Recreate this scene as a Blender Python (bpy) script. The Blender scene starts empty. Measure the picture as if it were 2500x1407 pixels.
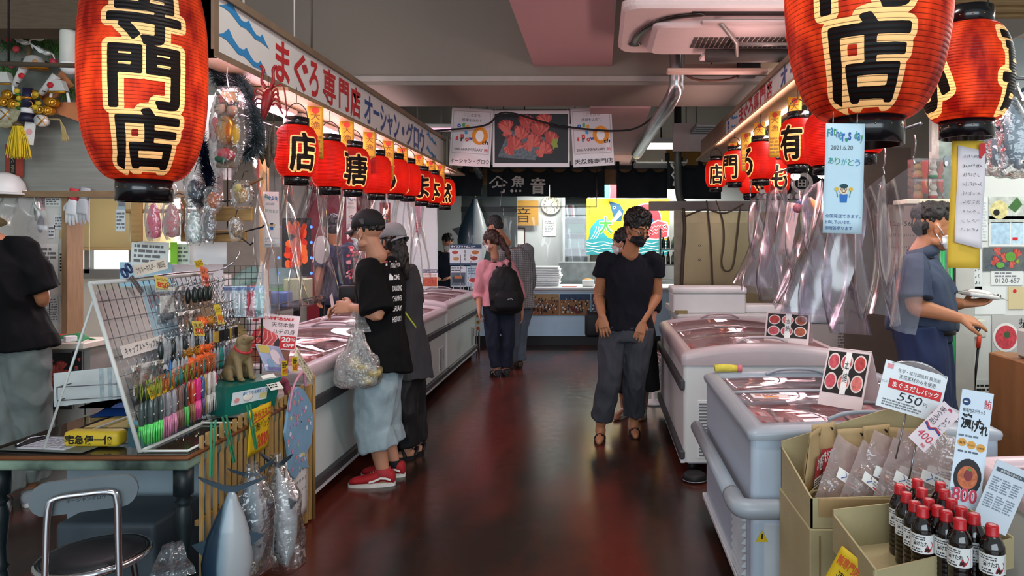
import bpy,bmesh,math,random
import numpy as np
from mathutils import Vector as V,Matrix as MX,noise
PI=math.pi
S=bpy.context.scene
COL=S.collection
rnd=random.Random(7)
# ---------------------------------------------------------------- camera, world, exposure
F,CU,CV,EYE=1700.0,1465.0,588.0,1.55
cd=bpy.data.cameras.new('camera')
cam=bpy.data.objects.new('camera',cd)
COL.objects.link(cam)
cam.location=(0,0,EYE)
cam.rotation_euler=(PI/2,0,0)
cd.sensor_width=36.0
cd.sensor_fit='HORIZONTAL'
cd.lens=36.0*F/2500.0
cd.shift_x=(1250.0-CU)/2500.0
cd.shift_y=(CV-703.5)/2500.0
cd.clip_start=0.05
S.camera=cam
S.view_settings.view_transform='Standard'
S.view_settings.look='None'
S.view_settings.gamma=1.0
S.view_settings.exposure=0.35
S.view_settings.use_curve_mapping=False
S.cycles.max_bounces=6
S.cycles.transparent_max_bounces=24
S.cycles.transmission_bounces=6
S.cycles.caustics_reflective=False
S.cycles.caustics_refractive=False
wd=bpy.data.worlds.new('daylight')
S.world=wd
wd.use_nodes=True
bg=wd.node_tree.nodes['Background']
bg.inputs[0].default_value=(0.78,0.9,1.0,1)
bg.inputs[1].default_value=0.42
def lamp(kind,name,loc,energy,color,size=0.1,rot=(0,0,0),sy=None):
 l=bpy.data.lights.new(name,kind)
 l.energy=energy
 l.color=color
 if kind=='AREA':
  l.size=size
  if sy:
   l.shape='RECTANGLE'
   l.size_y=sy
 else:
  l.shadow_soft_size=size
 o=bpy.data.objects.new(name,l)
 COL.objects.link(o)
 o.location=loc
 o.rotation_euler=rot
 return o
 # daylight through the open shop front behind the camera, the left window, the working lights of the stalls, and fills added for the ceiling
lamp('AREA','shopfront_daylight',(0.2,-5.0,2.6),340,(0.80,0.92,1.0),8.0,(PI/2-0.1,0,0),3.4)
lamp('AREA','entrance_ceiling_light',(-0.25,1.9,3.75),34,(1.0,0.96,0.90),0.9,(0.75,0,0),0.12)
lamp('AREA','window_daylight',(-3.9,6.6,1.6),50,(1.0,0.97,0.88),1.6,(PI/2,0,-0.5+PI),1.2)
lamp('AREA','back_kitchen_light',(0.3,11.2,2.6),100,(0.97,0.99,0.95),2.6,(0,0,0),0.3)
lamp('AREA','left_stall_light',(-2.6,6.2,2.5),65,(1.0,0.80,0.93),0.25,(0,0,0),5.0)
lamp('AREA','right_stall_light',(1.35,4.6,2.42),42,(1.0,0.78,0.82),0.2,(0,0,0),4.4)
lamp('AREA','left_ceiling_fill',(-1.95,5.0,2.74),4,(1.0,0.72,0.78),0.25,(0,-(PI-0.55),0),4.0)  # added fill, no lamp stands here: lifts the ceiling from above the left sign
lamp('AREA','right_ceiling_fill',(1.5,4.8,2.80),5,(1.0,0.78,0.80),0.25,(0,PI-0.55,0),4.0)  # its partner over the right sign, likewise an added fill
lamp('AREA','left_soffit_fill',(-1.70,5.2,2.2),15,(1.0,0.58,0.62),0.1,(0,-(PI-0.85),0),5.0)  # added pink uplight without a fixture, brightens soffits and the air conditioner
lamp('AREA','right_soffit_fill',(1.12,4.8,2.42),13,(1.0,0.64,0.62),0.1,(0,PI-0.75,0),4.0)  # same added uplight from the right side of the aisle
lamp('AREA','right_wall_light',(2.9,3.4,2.75),30,(0.95,1.0,0.93),1.4,(0,0,0),0.4)
# ---------------------------------------------------------------- materials
def lin(h):
 h=h.lstrip('#')
 c=[int(h[i:i+2],16)/255 for i in(0,2,4)]
 return tuple(x/12.92 if x<=0.04045 else((x+0.055)/1.055)**2.4 for x in c)+(1,)
MATS={}
def newmat(name):
 m=bpy.data.materials.new(name)
 m.use_nodes=True
 nt=m.node_tree
 for n in list(nt.nodes):
  nt.nodes.remove(n)
 out=nt.nodes.new('ShaderNodeOutputMaterial')
 return m,nt,out
def N(nt,kind,**kw):
 n=nt.nodes.new('ShaderNode'+kind)
 for k,v in kw.items():
  if hasattr(n,k)and not k.startswith('i_'):
   setattr(n,k,v)
 return n
def mat(hexc,rough=0.6,metal=0.0,var=0.06,scale=9.0,bump=0.0,bscale=40.0,spec=0.4,emit=0.0,stretch=None,col2=None,coat=0.0,sheen=0.0):
 key=(hexc,rough,metal,var,scale,bump,bscale,spec,emit,stretch,col2,coat,sheen)
 if key in MATS:
  return MATS[key]
 m,nt,out=newmat('m_'+hexc.lstrip('#'))
 b=N(nt,'BsdfPrincipled')
 nt.links.new(b.outputs[0],out.inputs[0])
 c=lin(hexc)
 b.inputs['Base Color'].default_value=c
 b.inputs['Roughness'].default_value=rough
 b.inputs['Metallic'].default_value=metal
 b.inputs['Specular IOR Level'].default_value=spec
 b.inputs['Coat Weight'].default_value=coat
 b.inputs['Sheen Weight'].default_value=sheen
 tc=N(nt,'TexCoord')
 vec=tc.outputs['Object']
 if stretch:
  mp=N(nt,'Mapping')
  mp.inputs['Scale'].default_value=stretch
  nt.links.new(vec,mp.inputs[0])
  vec=mp.outputs[0]
 if var or col2:
  t=N(nt,'TexNoise')
  t.inputs['Scale'].default_value=scale
  t.inputs['Detail'].default_value=4
  nt.links.new(vec,t.inputs['Vector'])
  r=N(nt,'ValToRGB')
  c2=lin(col2)if col2 else c
  e=r.color_ramp.elements
  e[0].position,e[1].position=0.3,0.7
  e[0].color=tuple(max(0,x*(1-var))for x in c[:3])+(1,)
  e[1].color=tuple(min(1,x*(1+var))for x in c2[:3])+(1,)
  nt.links.new(t.outputs[0],r.inputs[0])
  nt.links.new(r.outputs[0],b.inputs['Base Color'])
 if bump:
  t2=N(nt,'TexNoise')
  t2.inputs['Scale'].default_value=bscale
  t2.inputs['Detail'].default_value=3
  nt.links.new(vec,t2.inputs['Vector'])
  bp=N(nt,'Bump')
  bp.inputs['Strength'].default_value=bump
  bp.inputs['Distance'].default_value=0.01
  nt.links.new(t2.outputs[0],bp.inputs['Height'])
  nt.links.new(bp.outputs[0],b.inputs['Normal'])
 if emit:
  b.inputs['Emission Color'].default_value=c
  b.inputs['Emission Strength'].default_value=emit
 MATS[key]=m
 return m
def clear(name,tint='#ffffff',milk=0.05,milkc='#ffffff',gloss=0.10,fres=0.8,rough=0.08,bump=0.0,bscale=20):
 """clear plastic film or glass: see-through with a glossy surface and a little milkiness"""
 if name in MATS:
  return MATS[name]
 m,nt,out=newmat(name)
 tr=N(nt,'BsdfTransparent')
 tr.inputs[0].default_value=lin(tint)
 gl=N(nt,'BsdfGlossy')
 gl.inputs['Roughness'].default_value=rough
 df=N(nt,'BsdfDiffuse')
 df.inputs[0].default_value=lin(milkc)
 tl=N(nt,'BsdfTranslucent')
 tl.inputs[0].default_value=lin(milkc)
 md=N(nt,'MixShader')
 md.inputs[0].default_value=0.5
 nt.links.new(df.outputs[0],md.inputs[1])
 nt.links.new(tl.outputs[0],md.inputs[2])
 m1=N(nt,'MixShader')
 m1.inputs[0].default_value=milk
 nt.links.new(tr.outputs[0],m1.inputs[1])
 nt.links.new(md.outputs[0],m1.inputs[2])
 lw=N(nt,'LayerWeight')
 lw.inputs[0].default_value=0.35
 ma=N(nt,'Math',operation='MULTIPLY_ADD')
 ma.inputs[1].default_value=fres
 ma.inputs[2].default_value=gloss
 ma.use_clamp=True
 nt.links.new(lw.outputs['Fresnel'],ma.inputs[0])
 m2=N(nt,'MixShader')
 nt.links.new(ma.outputs[0],m2.inputs[0])
 nt.links.new(m1.outputs[0],m2.inputs[1])
 nt.links.new(gl.outputs[0],m2.inputs[2])
 if bump:
  tc=N(nt,'TexCoord')
  t=N(nt,'TexNoise')
  t.inputs['Scale'].default_value=bscale
  bp=N(nt,'Bump')
  bp.inputs['Strength'].default_value=bump
  bp.inputs['Distance'].default_value=0.02
  nt.links.new(tc.outputs['Object'],t.inputs['Vector'])
  nt.links.new(t.outputs[0],bp.inputs['Height'])
  nt.links.new(bp.outputs[0],gl.inputs['Normal'])
  nt.links.new(bp.outputs[0],lw.inputs['Normal'])
 nt.links.new(m2.outputs[0],out.inputs[0])
 MATS[name]=m
 return m
def emis(hexc,s):
 key=('e',hexc,s)
 if key not in MATS:
  m,nt,out=newmat('glow_'+hexc.lstrip('#'))
  e=N(nt,'Emission')
  e.inputs[0].default_value=lin(hexc)
  e.inputs[1].default_value=s
  nt.links.new(e.outputs[0],out.inputs[0])
  MATS[key]=m
 return MATS[key]
WHITE=mat('#e8e8e6',0.45)
PAPER=mat('#eeeeea',0.75,var=0.02)
BLACK=mat('#0c0c0e',0.6,var=0.1)
INK=mat('#15130f',0.7,var=0)
RED=mat('#c8202a',0.6,var=0.03)
CHROME=mat('#c9ccd0',0.16,1.0,var=0.02)
STEEL=mat('#8f9296',0.3,1.0,var=0.05)
WIREW=mat('#d6d8d2',0.4,0.0,var=0.03)
CARD=mat('#a98a5e',0.85,var=0.08,scale=5,bump=0.15,bscale=60)
FILM=clear('film_clear',milk=0.05,gloss=0.07,fres=0.7,rough=0.12,bump=0.6,bscale=26)
GLASS=clear('glass_clear',milk=0.0,gloss=0.04,fres=0.75,rough=0.02)
# ---------------------------------------------------------------- mesh builder
def P(u,v,y):
 """photo pixel + depth -> world point"""
 return V(((u-CU)*y/F,y,EYE-(v-CV)*y/F))
def frame(o,yaw=0.0,lean=0.0,roll=0.0):
 """x right, y up, z towards the viewer at yaw 0; lean tips the top away"""
 return MX.Translation(V(o))@MX.Rotation(yaw,4,'Z')@MX.Rotation(PI/2-lean,4,'X')@MX.Rotation(roll,4,'Z')
TXT={}
def text2d(s,bold=0.0):
 key=(s,bold)
 if key in TXT:
  return TXT[key]
 c=bpy.data.curves.new('t','FONT')
 c.body=s
 c.resolution_u=3
 c.offset=bold
 o=bpy.data.objects.new('t',c)
 COL.objects.link(o)
 dg=bpy.context.evaluated_depsgraph_get()
 m=bpy.data.meshes.new_from_object(o.evaluated_get(dg))
 vs=np.array([v.co[:2]for v in m.vertices])if len(m.vertices)else np.zeros((1,2))
 fs=[tuple(p.vertices)for p in m.polygons]
 bpy.data.objects.remove(o)
 bpy.data.curves.remove(c)
 bpy.data.meshes.remove(m)
 TXT[key]=(vs,fs)
 return TXT[key]
class MB:
 def __init__(self):
  self.v,self.f,self.m,self.s,self.mats=[],[],[],[],[]
 def mi(self,m):
  if m not in self.mats:
   self.mats.append(m)
  return self.mats.index(m)
 def add(self,vs,fs,m,smooth=False,T=None):
  b=len(self.v)
  if T is not None:
   vs=[T@V(p)for p in vs]
  self.v.extend([tuple(p)for p in vs])
  k=self.mi(m)
  for f in fs:
   self.f.append(tuple(i+b for i in f))
   self.m.append(k)
   self.s.append(smooth)
  return self
 def box(self,x0,x1,y0,y1,z0,z1,m,r=0.0,T=None,seg=1):
  bm=bmesh.new()
  bmesh.ops.create_cube(bm,size=1)
  for q in bm.verts:
   q.co=(x0+(q.co.x+.5)*(x1-x0),y0+(q.co.y+.5)*(y1-y0),z0+(q.co.z+.5)*(z1-z0))
  if r:
   r=min(r,0.49*min(abs(x1-x0),abs(y1-y0),abs(z1-z0)))
   bmesh.ops.bevel(bm,geom=bm.edges[:],offset=r,segments=seg,profile=0.5,affect='EDGES')
  self.bm(bm,m,seg>1,T)
  return self
 def bm(self,bm,m,smooth=False,T=None):
  bm.verts.ensure_lookup_table()
  bm.verts.index_update()
  self.add([q.co.copy()for q in bm.verts],[[q.index for q in f.verts]for f in bm.faces],m,smooth,T)
  bm.free()
 def tube(self,pts,r,m,n=8,caps=True,T=None,sq=1.0):
  pts=[V(p)for p in pts]
  rs=r if isinstance(r,(list,tuple))else[r]*len(pts)
  vs,fs=[],[]
  up=None
  for i,p in enumerate(pts):
   d=(pts[min(i+1,len(pts)-1)]-pts[max(i-1,0)])
   if d.length<1e-9:
    d=V((0,0,1))
   d.normalize()
   if up is None:
    up=V((0,0,1))if abs(d.z)<0.9 else V((0,1,0))
   a=d.cross(up)
   if a.length<1e-6:
    a=d.orthogonal()
   a.normalize()
   b=a.cross(d)
   up=b
   for k in range(n):
    t=2*PI*k/n
    vs.append(p+a*math.cos(t)*rs[i]+b*math.sin(t)*rs[i]*sq)
  for i in range(len(pts)-1):
   for k in range(n):
    fs.append((i*n+k,i*n+(k+1)%n,(i+1)*n+(k+1)%n,(i+1)*n+k))
  if caps:
   fs.append(tuple(range(n-1,-1,-1)))
   fs.append(tuple(range((len(pts)-1)*n,len(pts)*n)))
  return self.add(vs,fs,m,True,T)
 def cyl(self,p0,p1,r,m,n=12,r1=None,T=None):
  return self.tube([p0,p1],[r,r if r1 is None else r1],m,n,True,T)
 def lathe(self,prof,m,n=20,T=None,c=(0,0,0),smooth=True,sx=1,sy=1):
  vs,fs=[],[]
  for r,z in prof:
   for k in range(n):
    t=2*PI*k/n
    vs.append((c[0]+r*math.cos(t)*sx,c[1]+r*math.sin(t)*sy,c[2]+z))
  for i in range(len(prof)-1):
   for k in range(n):
    fs.append((i*n+k,i*n+(k+1)%n,(i+1)*n+(k+1)%n,(i+1)*n+k))
  if prof[0][0]>1e-5:
   fs.append(tuple(range(n-1,-1,-1)))
  if prof[-1][0]>1e-5:
   fs.append(tuple(range((len(prof)-1)*n,len(prof)*n)))
  return self.add(vs,fs,m,smooth,T)
 def ell(self,c,r,m,n=14,k=9,T=None):
  if not isinstance(r,(list,tuple)):
   r=(r,r,r)
  prof=[(math.sin(PI*i/k),-math.cos(PI*i/k))for i in range(k+1)]
  L=MX.Translation(V(c))@MX.Diagonal((r[0],r[1],r[2],1))
  return self.lathe(prof,m,n,(T@L)if T is not None else L)
 def prism(self,poly,z0,z1,m,T=None,smooth=False):
  n=len(poly)
  vs=[(p[0],p[1],z0)for p in poly]+[(p[0],p[1],z1)for p in poly]
  fs=[tuple(range(n-1,-1,-1)),tuple(range(n,2*n))]
  fs+=[(i,(i+1)%n,n+(i+1)%n,n+i)for i in range(n)]
  return self.add(vs,fs,m,smooth,T)
 def sheet(self,fn,nu,nv,m,T=None,smooth=True,thick=0.0):
  """grid surface fn(a, b) with a, b in 0..1; thick gives it a second side"""
  g=[[V(fn(i/nu,j/nv))for i in range(nu+1)]for j in range(nv+1)]
  vs=[p for row in g for p in row]
  W=nu+1
  fs=[(j*W+i,j*W+i+1,(j+1)*W+i+1,(j+1)*W+i)for j in range(nv)for i in range(nu)]
  if thick:
   n0=len(vs)
   nr=[]
   for j in range(nv+1):
    for i in range(nu+1):
     dx=g[j][min(i+1,nu)]-g[j][max(i-1,0)]
     dy=g[min(j+1,nv)][i]-g[max(j-1,0)][i]
     q=dx.cross(dy)
     nr.append(q.normalized()if q.length>0 else V((0,0,1)))
   vs=vs+[p-q*thick for p,q in zip(vs,nr)]
   fs=fs+[tuple(n0+k for k in reversed(f))for f in fs]
   ring=[i for i in range(W)]+[j*W+nu for j in range(1,nv+1)]+[nv*W+i for i in range(nu-1,-1,-1)]+[j*W for j in range(nv-1,0,-1)]
   for a,b in zip(ring,ring[1:]+ring[:1]):
    fs.append((b,a,a+n0,b+n0))
  return self.add(vs,fs,m,smooth,T)
  # ---- flat print, in the plane z = const of T (x right, y up)
 def rect(self,x0,y0,x1,y1,m,z=0.0,T=None):
  return self.add([(x0,y0,z),(x1,y0,z),(x1,y1,z),(x0,y1,z)],[(0,1,2,3)],m,False,T)
 def poly(self,pts,m,z=0.0,T=None):
  bm=bmesh.new()
  vs=[bm.verts.new((p[0],p[1],z))for p in pts]
  f=bm.faces.new(vs)
  f.normal_update()
  if f.normal.z<0:
   f.normal_flip()
  bmesh.ops.triangulate(bm,faces=[f])
  self.bm(bm,m,False,T)
  return self
 def disc(self,cx,cy,r,m,z=0.0,T=None,n=20,ry=None,a0=0,a1=2*PI):
  ry=r if ry is None else ry
  pts=[(cx+r*math.cos(a0+(a1-a0)*k/n),cy+ry*math.sin(a0+(a1-a0)*k/n),z)for k in range(n+(0 if abs(a1-a0-2*PI)<1e-6 else 1))]
  return self.add(pts,[tuple(range(len(pts)))],m,False,T)
 def line(self,pts,w,m,z=0.0,T=None):
  L,R=[],[]
  for i,p in enumerate(pts):
   a,b=pts[max(i-1,0)],pts[min(i+1,len(pts)-1)]
   dx,dy=b[0]-a[0],b[1]-a[1]
   l=math.hypot(dx,dy)or 1
   ww=w[i]if isinstance(w,(list,tuple))else w
   L.append((p[0]-dy/l*ww/2,p[1]+dx/l*ww/2,z))
   R.append((p[0]+dy/l*ww/2,p[1]-dx/l*ww/2,z))
  n=len(pts)
  return self.add(L+R,[(n+i,n+i+1,i+1,i)for i in range(n-1)],m,False,T)
 def text(self,s,x0,y0,x1,y1,m,z=0.0,T=None,bold=0.0,keep=False,slant=0.0):
  vs,fs=text2d(s,bold)
  lo,hi=vs.min(0),vs.max(0)
  d=np.maximum(hi-lo,1e-6)
  sx,sy=(x1-x0)/d[0],(y1-y0)/d[1]
  ox,oy=x0,y0
  if keep:
   k=min(sx,sy)
   ox+=(x1-x0-k*d[0])/2
   oy+=(y1-y0-k*d[1])/2
   sx=sy=k
  return self.add([(ox+(p[0]-lo[0])*sx+slant*(p[1]-lo[1])*sy,oy+(p[1]-lo[1])*sy,z)for p in vs],fs,m,False,T)
 def vtext(self,s,x0,y0,x1,y1,m,z=0.0,T=None,bold=0.0):
  n=len(s)
  h=(y1-y0)/n
  for i,ch in enumerate(s):
   if ch!=' ':
    self.text(ch,x0,y1-(i+.93)*h,x1,y1-(i+.07)*h,m,z,T,bold)
  return self
 def small(self,x0,y0,x1,y1,rows,m,z=0.0,T=None,seed=1,gap=0.45):
  """rows of illegibly small print"""
  q=random.Random(seed)
  h=(y1-y0)/rows
  for i in range(rows):
   y=y1-(i+1)*h
   x=x0
   end=x0+(x1-x0)*q.uniform(0.6,1.0)
   while x<end:
    w=q.uniform(0.3,1.6)*h
    self.rect(x,y+h*gap*.5,min(x+w,x1),y+h*(1-gap*.5),m,z,T)
    x+=w+h*q.uniform(.15,.4)
  return self
 def scrawl(self,x0,y0,x1,y1,m,z=0.0,T=None,seed=1,n=6,w=0.08):
  """illegible handwriting: n loose characters in a row"""
  q=random.Random(seed)
  cw=(x1-x0)/n
  for i in range(n):
   cx=x0+i*cw
   for k in range(3):
    a=(cx+cw*q.uniform(.08,.9),y0+(y1-y0)*q.uniform(0,1))
    b=(cx+cw*q.uniform(.08,.9),y0+(y1-y0)*q.uniform(0,1))
    mid=((a[0]+b[0])/2+cw*q.uniform(-.2,.2),(a[1]+b[1])/2+cw*q.uniform(-.2,.2))
    self.line([a,mid,b],(y1-y0)*w,m,z,T)
  return self
 def build(self,name,parent=None,loc=None,rz=0.0,T=None,auto=None):
  me=bpy.data.meshes.new(name)
  me.from_pydata(self.v,[],self.f)
  for m in self.mats:
   me.materials.append(m)
  me.polygons.foreach_set('material_index',self.m)
  me.polygons.foreach_set('use_smooth',self.s)
  me.update()
  return link(name,me,parent,loc,rz,T)
def link(name,me,parent=None,loc=None,rz=0.0,T=None):
 o=bpy.data.objects.new(name,me)
 COL.objects.link(o)
 if T is not None:
  o.matrix_world=T
 if loc is not None:
  o.location=loc
 if rz:
  o.rotation_euler=(0,0,rz)
 if parent is not None:
  o.parent=parent
 return o
def tag(o,label,cat,group=None,kind=None):
 if label:
  o['label']=label
 if cat:
  o['category']=cat
 if group:
  o['group']=group
 if kind:
  o['kind']=kind
 return o
def thing(name,label,cat,loc=(0,0,0),rz=0.0,group=None,T=None):
 o=bpy.data.objects.new(name,None)
 o.empty_display_size=0.1
 COL.objects.link(o)
 if T is not None:
  o.matrix_world=T
 else:
  o.location=loc
  o.rotation_euler=(0,0,rz)
 return tag(o,label,cat,group)
def struct(name,mb,**kw):
 o=mb.build(name,**kw)
 o['kind']='structure'
 return o
def dup(root,T=None,loc=None,rz=None,label=None):
 """a copy of a thing with copies of its parts and sub-parts"""
 r=root.copy()
 COL.objects.link(r)
 if T is not None:
  r.matrix_world=T
 if loc is not None:
  r.location=loc
 if rz is not None:
  r.rotation_euler=(r.rotation_euler.x,r.rotation_euler.y,rz)
 if label:
  r['label']=label
 for ch in list(root.children):
  c=ch.copy()
  COL.objects.link(c)
  c.parent=r
  for g in ch.children:
   d=g.copy()
   COL.objects.link(d)
   d.parent=c
 return r
def card(name,label,cat,T,w,h,draw=None,paper=None,t=0.003,group=None,bend=0.0,part='print'):
 """a sheet or board centred on T, with its print as a part; bend bows it like hanging paper"""
 b=MB()
 def fn(a,c):
  x,y=(a-.5)*w,(c-.5)*h
  return(x,y,bend*math.sin(PI*c)*h*.3-bend*math.cos(PI*a)*w*.2 if bend else 0)
 if bend:
  b.sheet(fn,6,8,paper or PAPER,thick=t)
 else:
  b.box(-w/2,w/2,-h/2,h/2,-t,0,paper or PAPER)
 o=b.build(name,T=T)
 tag(o,label,cat,group)
 if draw:
  p=MB()
  draw(p,w,h)
  if bend:
   p.v=[(x,y,z+fn(x/w+.5,y/h+.5)[2]+.0012)for x,y,z in p.v]
  p.build(part,parent=o)
 return o
def cardpx(name,label,cat,u0,v0,u1,v1,y,draw=None,yaw=0.0,lean=0.0,roll=0.0,**kw):
 c=P((u0+u1)/2,(v0+v1)/2,y)
 return card(name,label,cat,frame(c,yaw,lean,roll),abs(u1-u0)*y/F,abs(v1-v0)*y/F,draw,**kw)
def hold(o,dx,z0,dz,stand=False):
 """cords up from, or a foot under, a hanging or standing sheet (local x right, y up)"""
 for x in(-dx,dx):
  MB().cyl((x,z0,-.004),(x,z0+dz,-.004),.006 if stand else.0018,STEEL,6).build('stand_rod' if stand else 'cord',o)
 return o
def wob(p,s=5.0,a=0.01,seed=0):
 q=noise.noise_vector(V(p)*s+V((seed*7.3,seed*3.1,seed)))
 return V(p)+q*a
def smoothstep(a,b,x):
 t=min(1,max(0,(x-a)/(b-a)))
 return t*t*(3-2*t)
def catmull(pts,n=6):
 pts=[V(p)for p in pts]
 out=[]
 for i in range(len(pts)-1):
  p0,p1,p2,p3=pts[max(i-1,0)],pts[i],pts[i+1],pts[min(i+2,len(pts)-1)]
  for k in range(n):
   t=k/n
   out.append(0.5*((2*p1)+(p2-p0)*t+(2*p0-5*p1+4*p2-p3)*t*t+(3*p1-p0-3*p2+p3)*t**3))
 out.append(pts[-1])
 return out
def food(p,x0,y0,x1,y1,seed=1,z=0.001,bgc='#14161a',n=7,leaf=True):
 """printed picture of fans of sliced raw tuna"""
 q=random.Random(seed)
 w,h=x1-x0,y1-y0
 p.rect(x0,y0,x1,y1,mat(bgc,0.5,var=0.25,scale=14),z)
 cl=lambda a,b:(min(max(a,x0),x1),min(max(b,y0),y1))
 reds=[mat('#b04038',0.5,var=0.12,scale=30),mat('#c65f52',0.5,var=0.12,scale=30),mat('#7d2626',0.5,var=0.1)]
 s=min(w,h)
 zz=z+.0002
 if leaf:
  p.add([(*cl(x0+w*a,y0+h*b),zz)for a,b in((.04,.12),(.55,.06),(.75,.5),(.2,.68))],[(0,1,2,3)],mat('#4d5860',.4,var=.5,scale=40))
 for i in range(n):
  cx,cy=x0+w*(.16+.68*((i*.618+seed*.37)%1)),y0+h*(.80-.56*i/max(1,n-1))
  r=s*q.uniform(.22,.29)
  a0=q.uniform(-.9,.5)
  for j in range(6):
   a=PI/2+a0+(j-2.5)*.30
   ca,sa=math.cos(a),math.sin(a)
   ww=r*.26
   pts=[]
   for t,k in((-.5,-.5),(-.55,.5),(.2,1.0),(.85,.8),(1.0,0),(.8,-.8),(.2,-.9)):
    pts.append(cl(cx+ca*r*t-sa*ww*k,cy+sa*r*t+ca*ww*k))
   zz+=.00004
   p.add([(u,v,zz)for u,v in pts],[tuple(range(7))],reds[(j+i)%2])
   zz+=.00002
   p.add([(*pts[2],zz),(*pts[3],zz),(*pts[4],zz),(*cl(cx+ca*r*.8+sa*ww*.2,cy+sa*r*.8-ca*ww*.2),zz),(*cl(cx+ca*r*.7-sa*ww*.6,cy+sa*r*.7+ca*ww*.6),zz)],[(0,1,2,3,4)],reds[2])
 if leaf:
  cx,cy=x0+w*.82,y0+h*.40
  p.add([(*cl(cx+.10*s*math.cos(a)*(.9 if j%2 else.5),cy+.14*s*math.sin(a)*(1 if j%2 else.6)),zz+.0003)for j,a in enumerate([2*PI*t/10 for t in range(10)])],[tuple(range(10))],mat('#8a9a3a',0.5))
  # ================================================================ the building
def floor_mat():
 m,nt,out=newmat('floor_paint')
 b=N(nt,'BsdfPrincipled')
 nt.links.new(b.outputs[0],out.inputs[0])
 tc=N(nt,'TexCoord')
 mp=N(nt,'Mapping')
 mp.inputs['Scale'].default_value=(1.5,0.5,1)
 nt.links.new(tc.outputs['Object'],mp.inputs[0])
 n1=N(nt,'TexNoise')
 n1.inputs['Scale'].default_value=0.9
 n1.inputs['Detail'].default_value=5
 nt.links.new(mp.outputs[0],n1.inputs['Vector'])
 r=N(nt,'ValToRGB')
 e=r.color_ramp.elements
 e[0].position,e[0].color=0.42,lin('#281c16')
 e[1].position,e[1].color=0.58,lin('#5c271d')
 nt.links.new(n1.outputs[0],r.inputs[0])
 nt.links.new(r.outputs[0],b.inputs['Base Color'])
 n2=N(nt,'TexNoise')
 n2.inputs['Scale'].default_value=14
 n2.inputs['Detail'].default_value=6
 nt.links.new(tc.outputs['Object'],n2.inputs['Vector'])
 mr=N(nt,'MapRange')
 mr.inputs['To Min'].default_value=0.15
 mr.inputs['To Max'].default_value=0.32
 nt.links.new(n2.outputs[0],mr.inputs[0])
 nt.links.new(mr.outputs[0],b.inputs['Roughness'])
 b.inputs['Specular IOR Level'].default_value=0.5
 bp=N(nt,'Bump')
 bp.inputs['Strength'].default_value=0.03
 nt.links.new(n2.outputs[0],bp.inputs['Height'])
 nt.links.new(bp.outputs[0],b.inputs['Normal'])
 return m
struct('floor',MB().box(-5.4,4.6,-2.5,12.2,-0.1,0,floor_mat()))
CEILM=mat('#8b8078',0.85,var=0.08,scale=1.2,bump=0.05)
struct('ceiling',MB().box(-5.4,4.6,0.6,12.2,3.9,4.0,mat('#a8a39a',0.85,var=0.08,scale=2)))
WALLM=mat('#c9c9c2',0.8,var=0.06,scale=1.5)
struct('wall_left',MB().box(-5.4,-5.2,-2.5,12.2,0,3.9,WALLM))
struct('wall_right',MB().box(4.4,4.6,-2.5,12.2,0,3.9,WALLM))
struct('wall_back',MB().box(-5.2,4.4,12.0,12.2,0,3.9,mat('#c4c9c8',0.75,var=0.05,scale=1.2)))
# cross beam over the aisle and the boxed beam that runs along it
struct('ceiling_beam',MB().box(-5.2,4.4,5.9,6.85,2.87,3.9,mat('#7f766c',0.85,var=0.07,scale=0.8,bump=0.05)))
PINKGLOW=mat('#b08f8e',0.8,var=0.05,scale=1)  # pink glow of the stall lighting put into the beam colour
struct('ceiling_beam',MB().box(-0.56,0.10,2.6,5.9,3.03,3.9,PINKGLOW))
struct('ceiling_beam',MB().box(-0.10,0.50,6.85,12.0,2.86,3.9,PINKGLOW))
struct('trim_1',MB().box(-3.6,2.4,5.885,5.9,2.90,2.945,mat('#9b948d',0.7)))
# upper grey board and brown lintel over the work counter on the left
b=MB()
b.box(-5.2,-2.5,4.55,4.62,1.87,2.95,mat('#7d8078',0.7,var=0.12,scale=3,stretch=(1,1,14)))
struct('wall_upper',b)
struct('trim_2',MB().box(-5.2,-2.9,4.0,4.2,2.77,3.0,mat('#5a4c3c',0.7,var=0.15,stretch=(1,1,8))))
struct('trim_3',MB().box(-4.3,-2.5,4.47,4.62,1.83,1.87,mat('#7a6448',0.6,var=0.15,stretch=(1,6,6))))
# white notice wall with its wooden end post
struct('wall_notice',MB().box(-5.2,-3.48,4.55,4.62,0,1.86,mat('#d3d3cb',0.7,var=0.05,scale=2)))
struct('trim_4',MB().box(-3.48,-3.443,4.50,4.64,0.9,1.86,mat('#8a7151',0.6,var=0.15,stretch=(6,6,1))))
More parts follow.
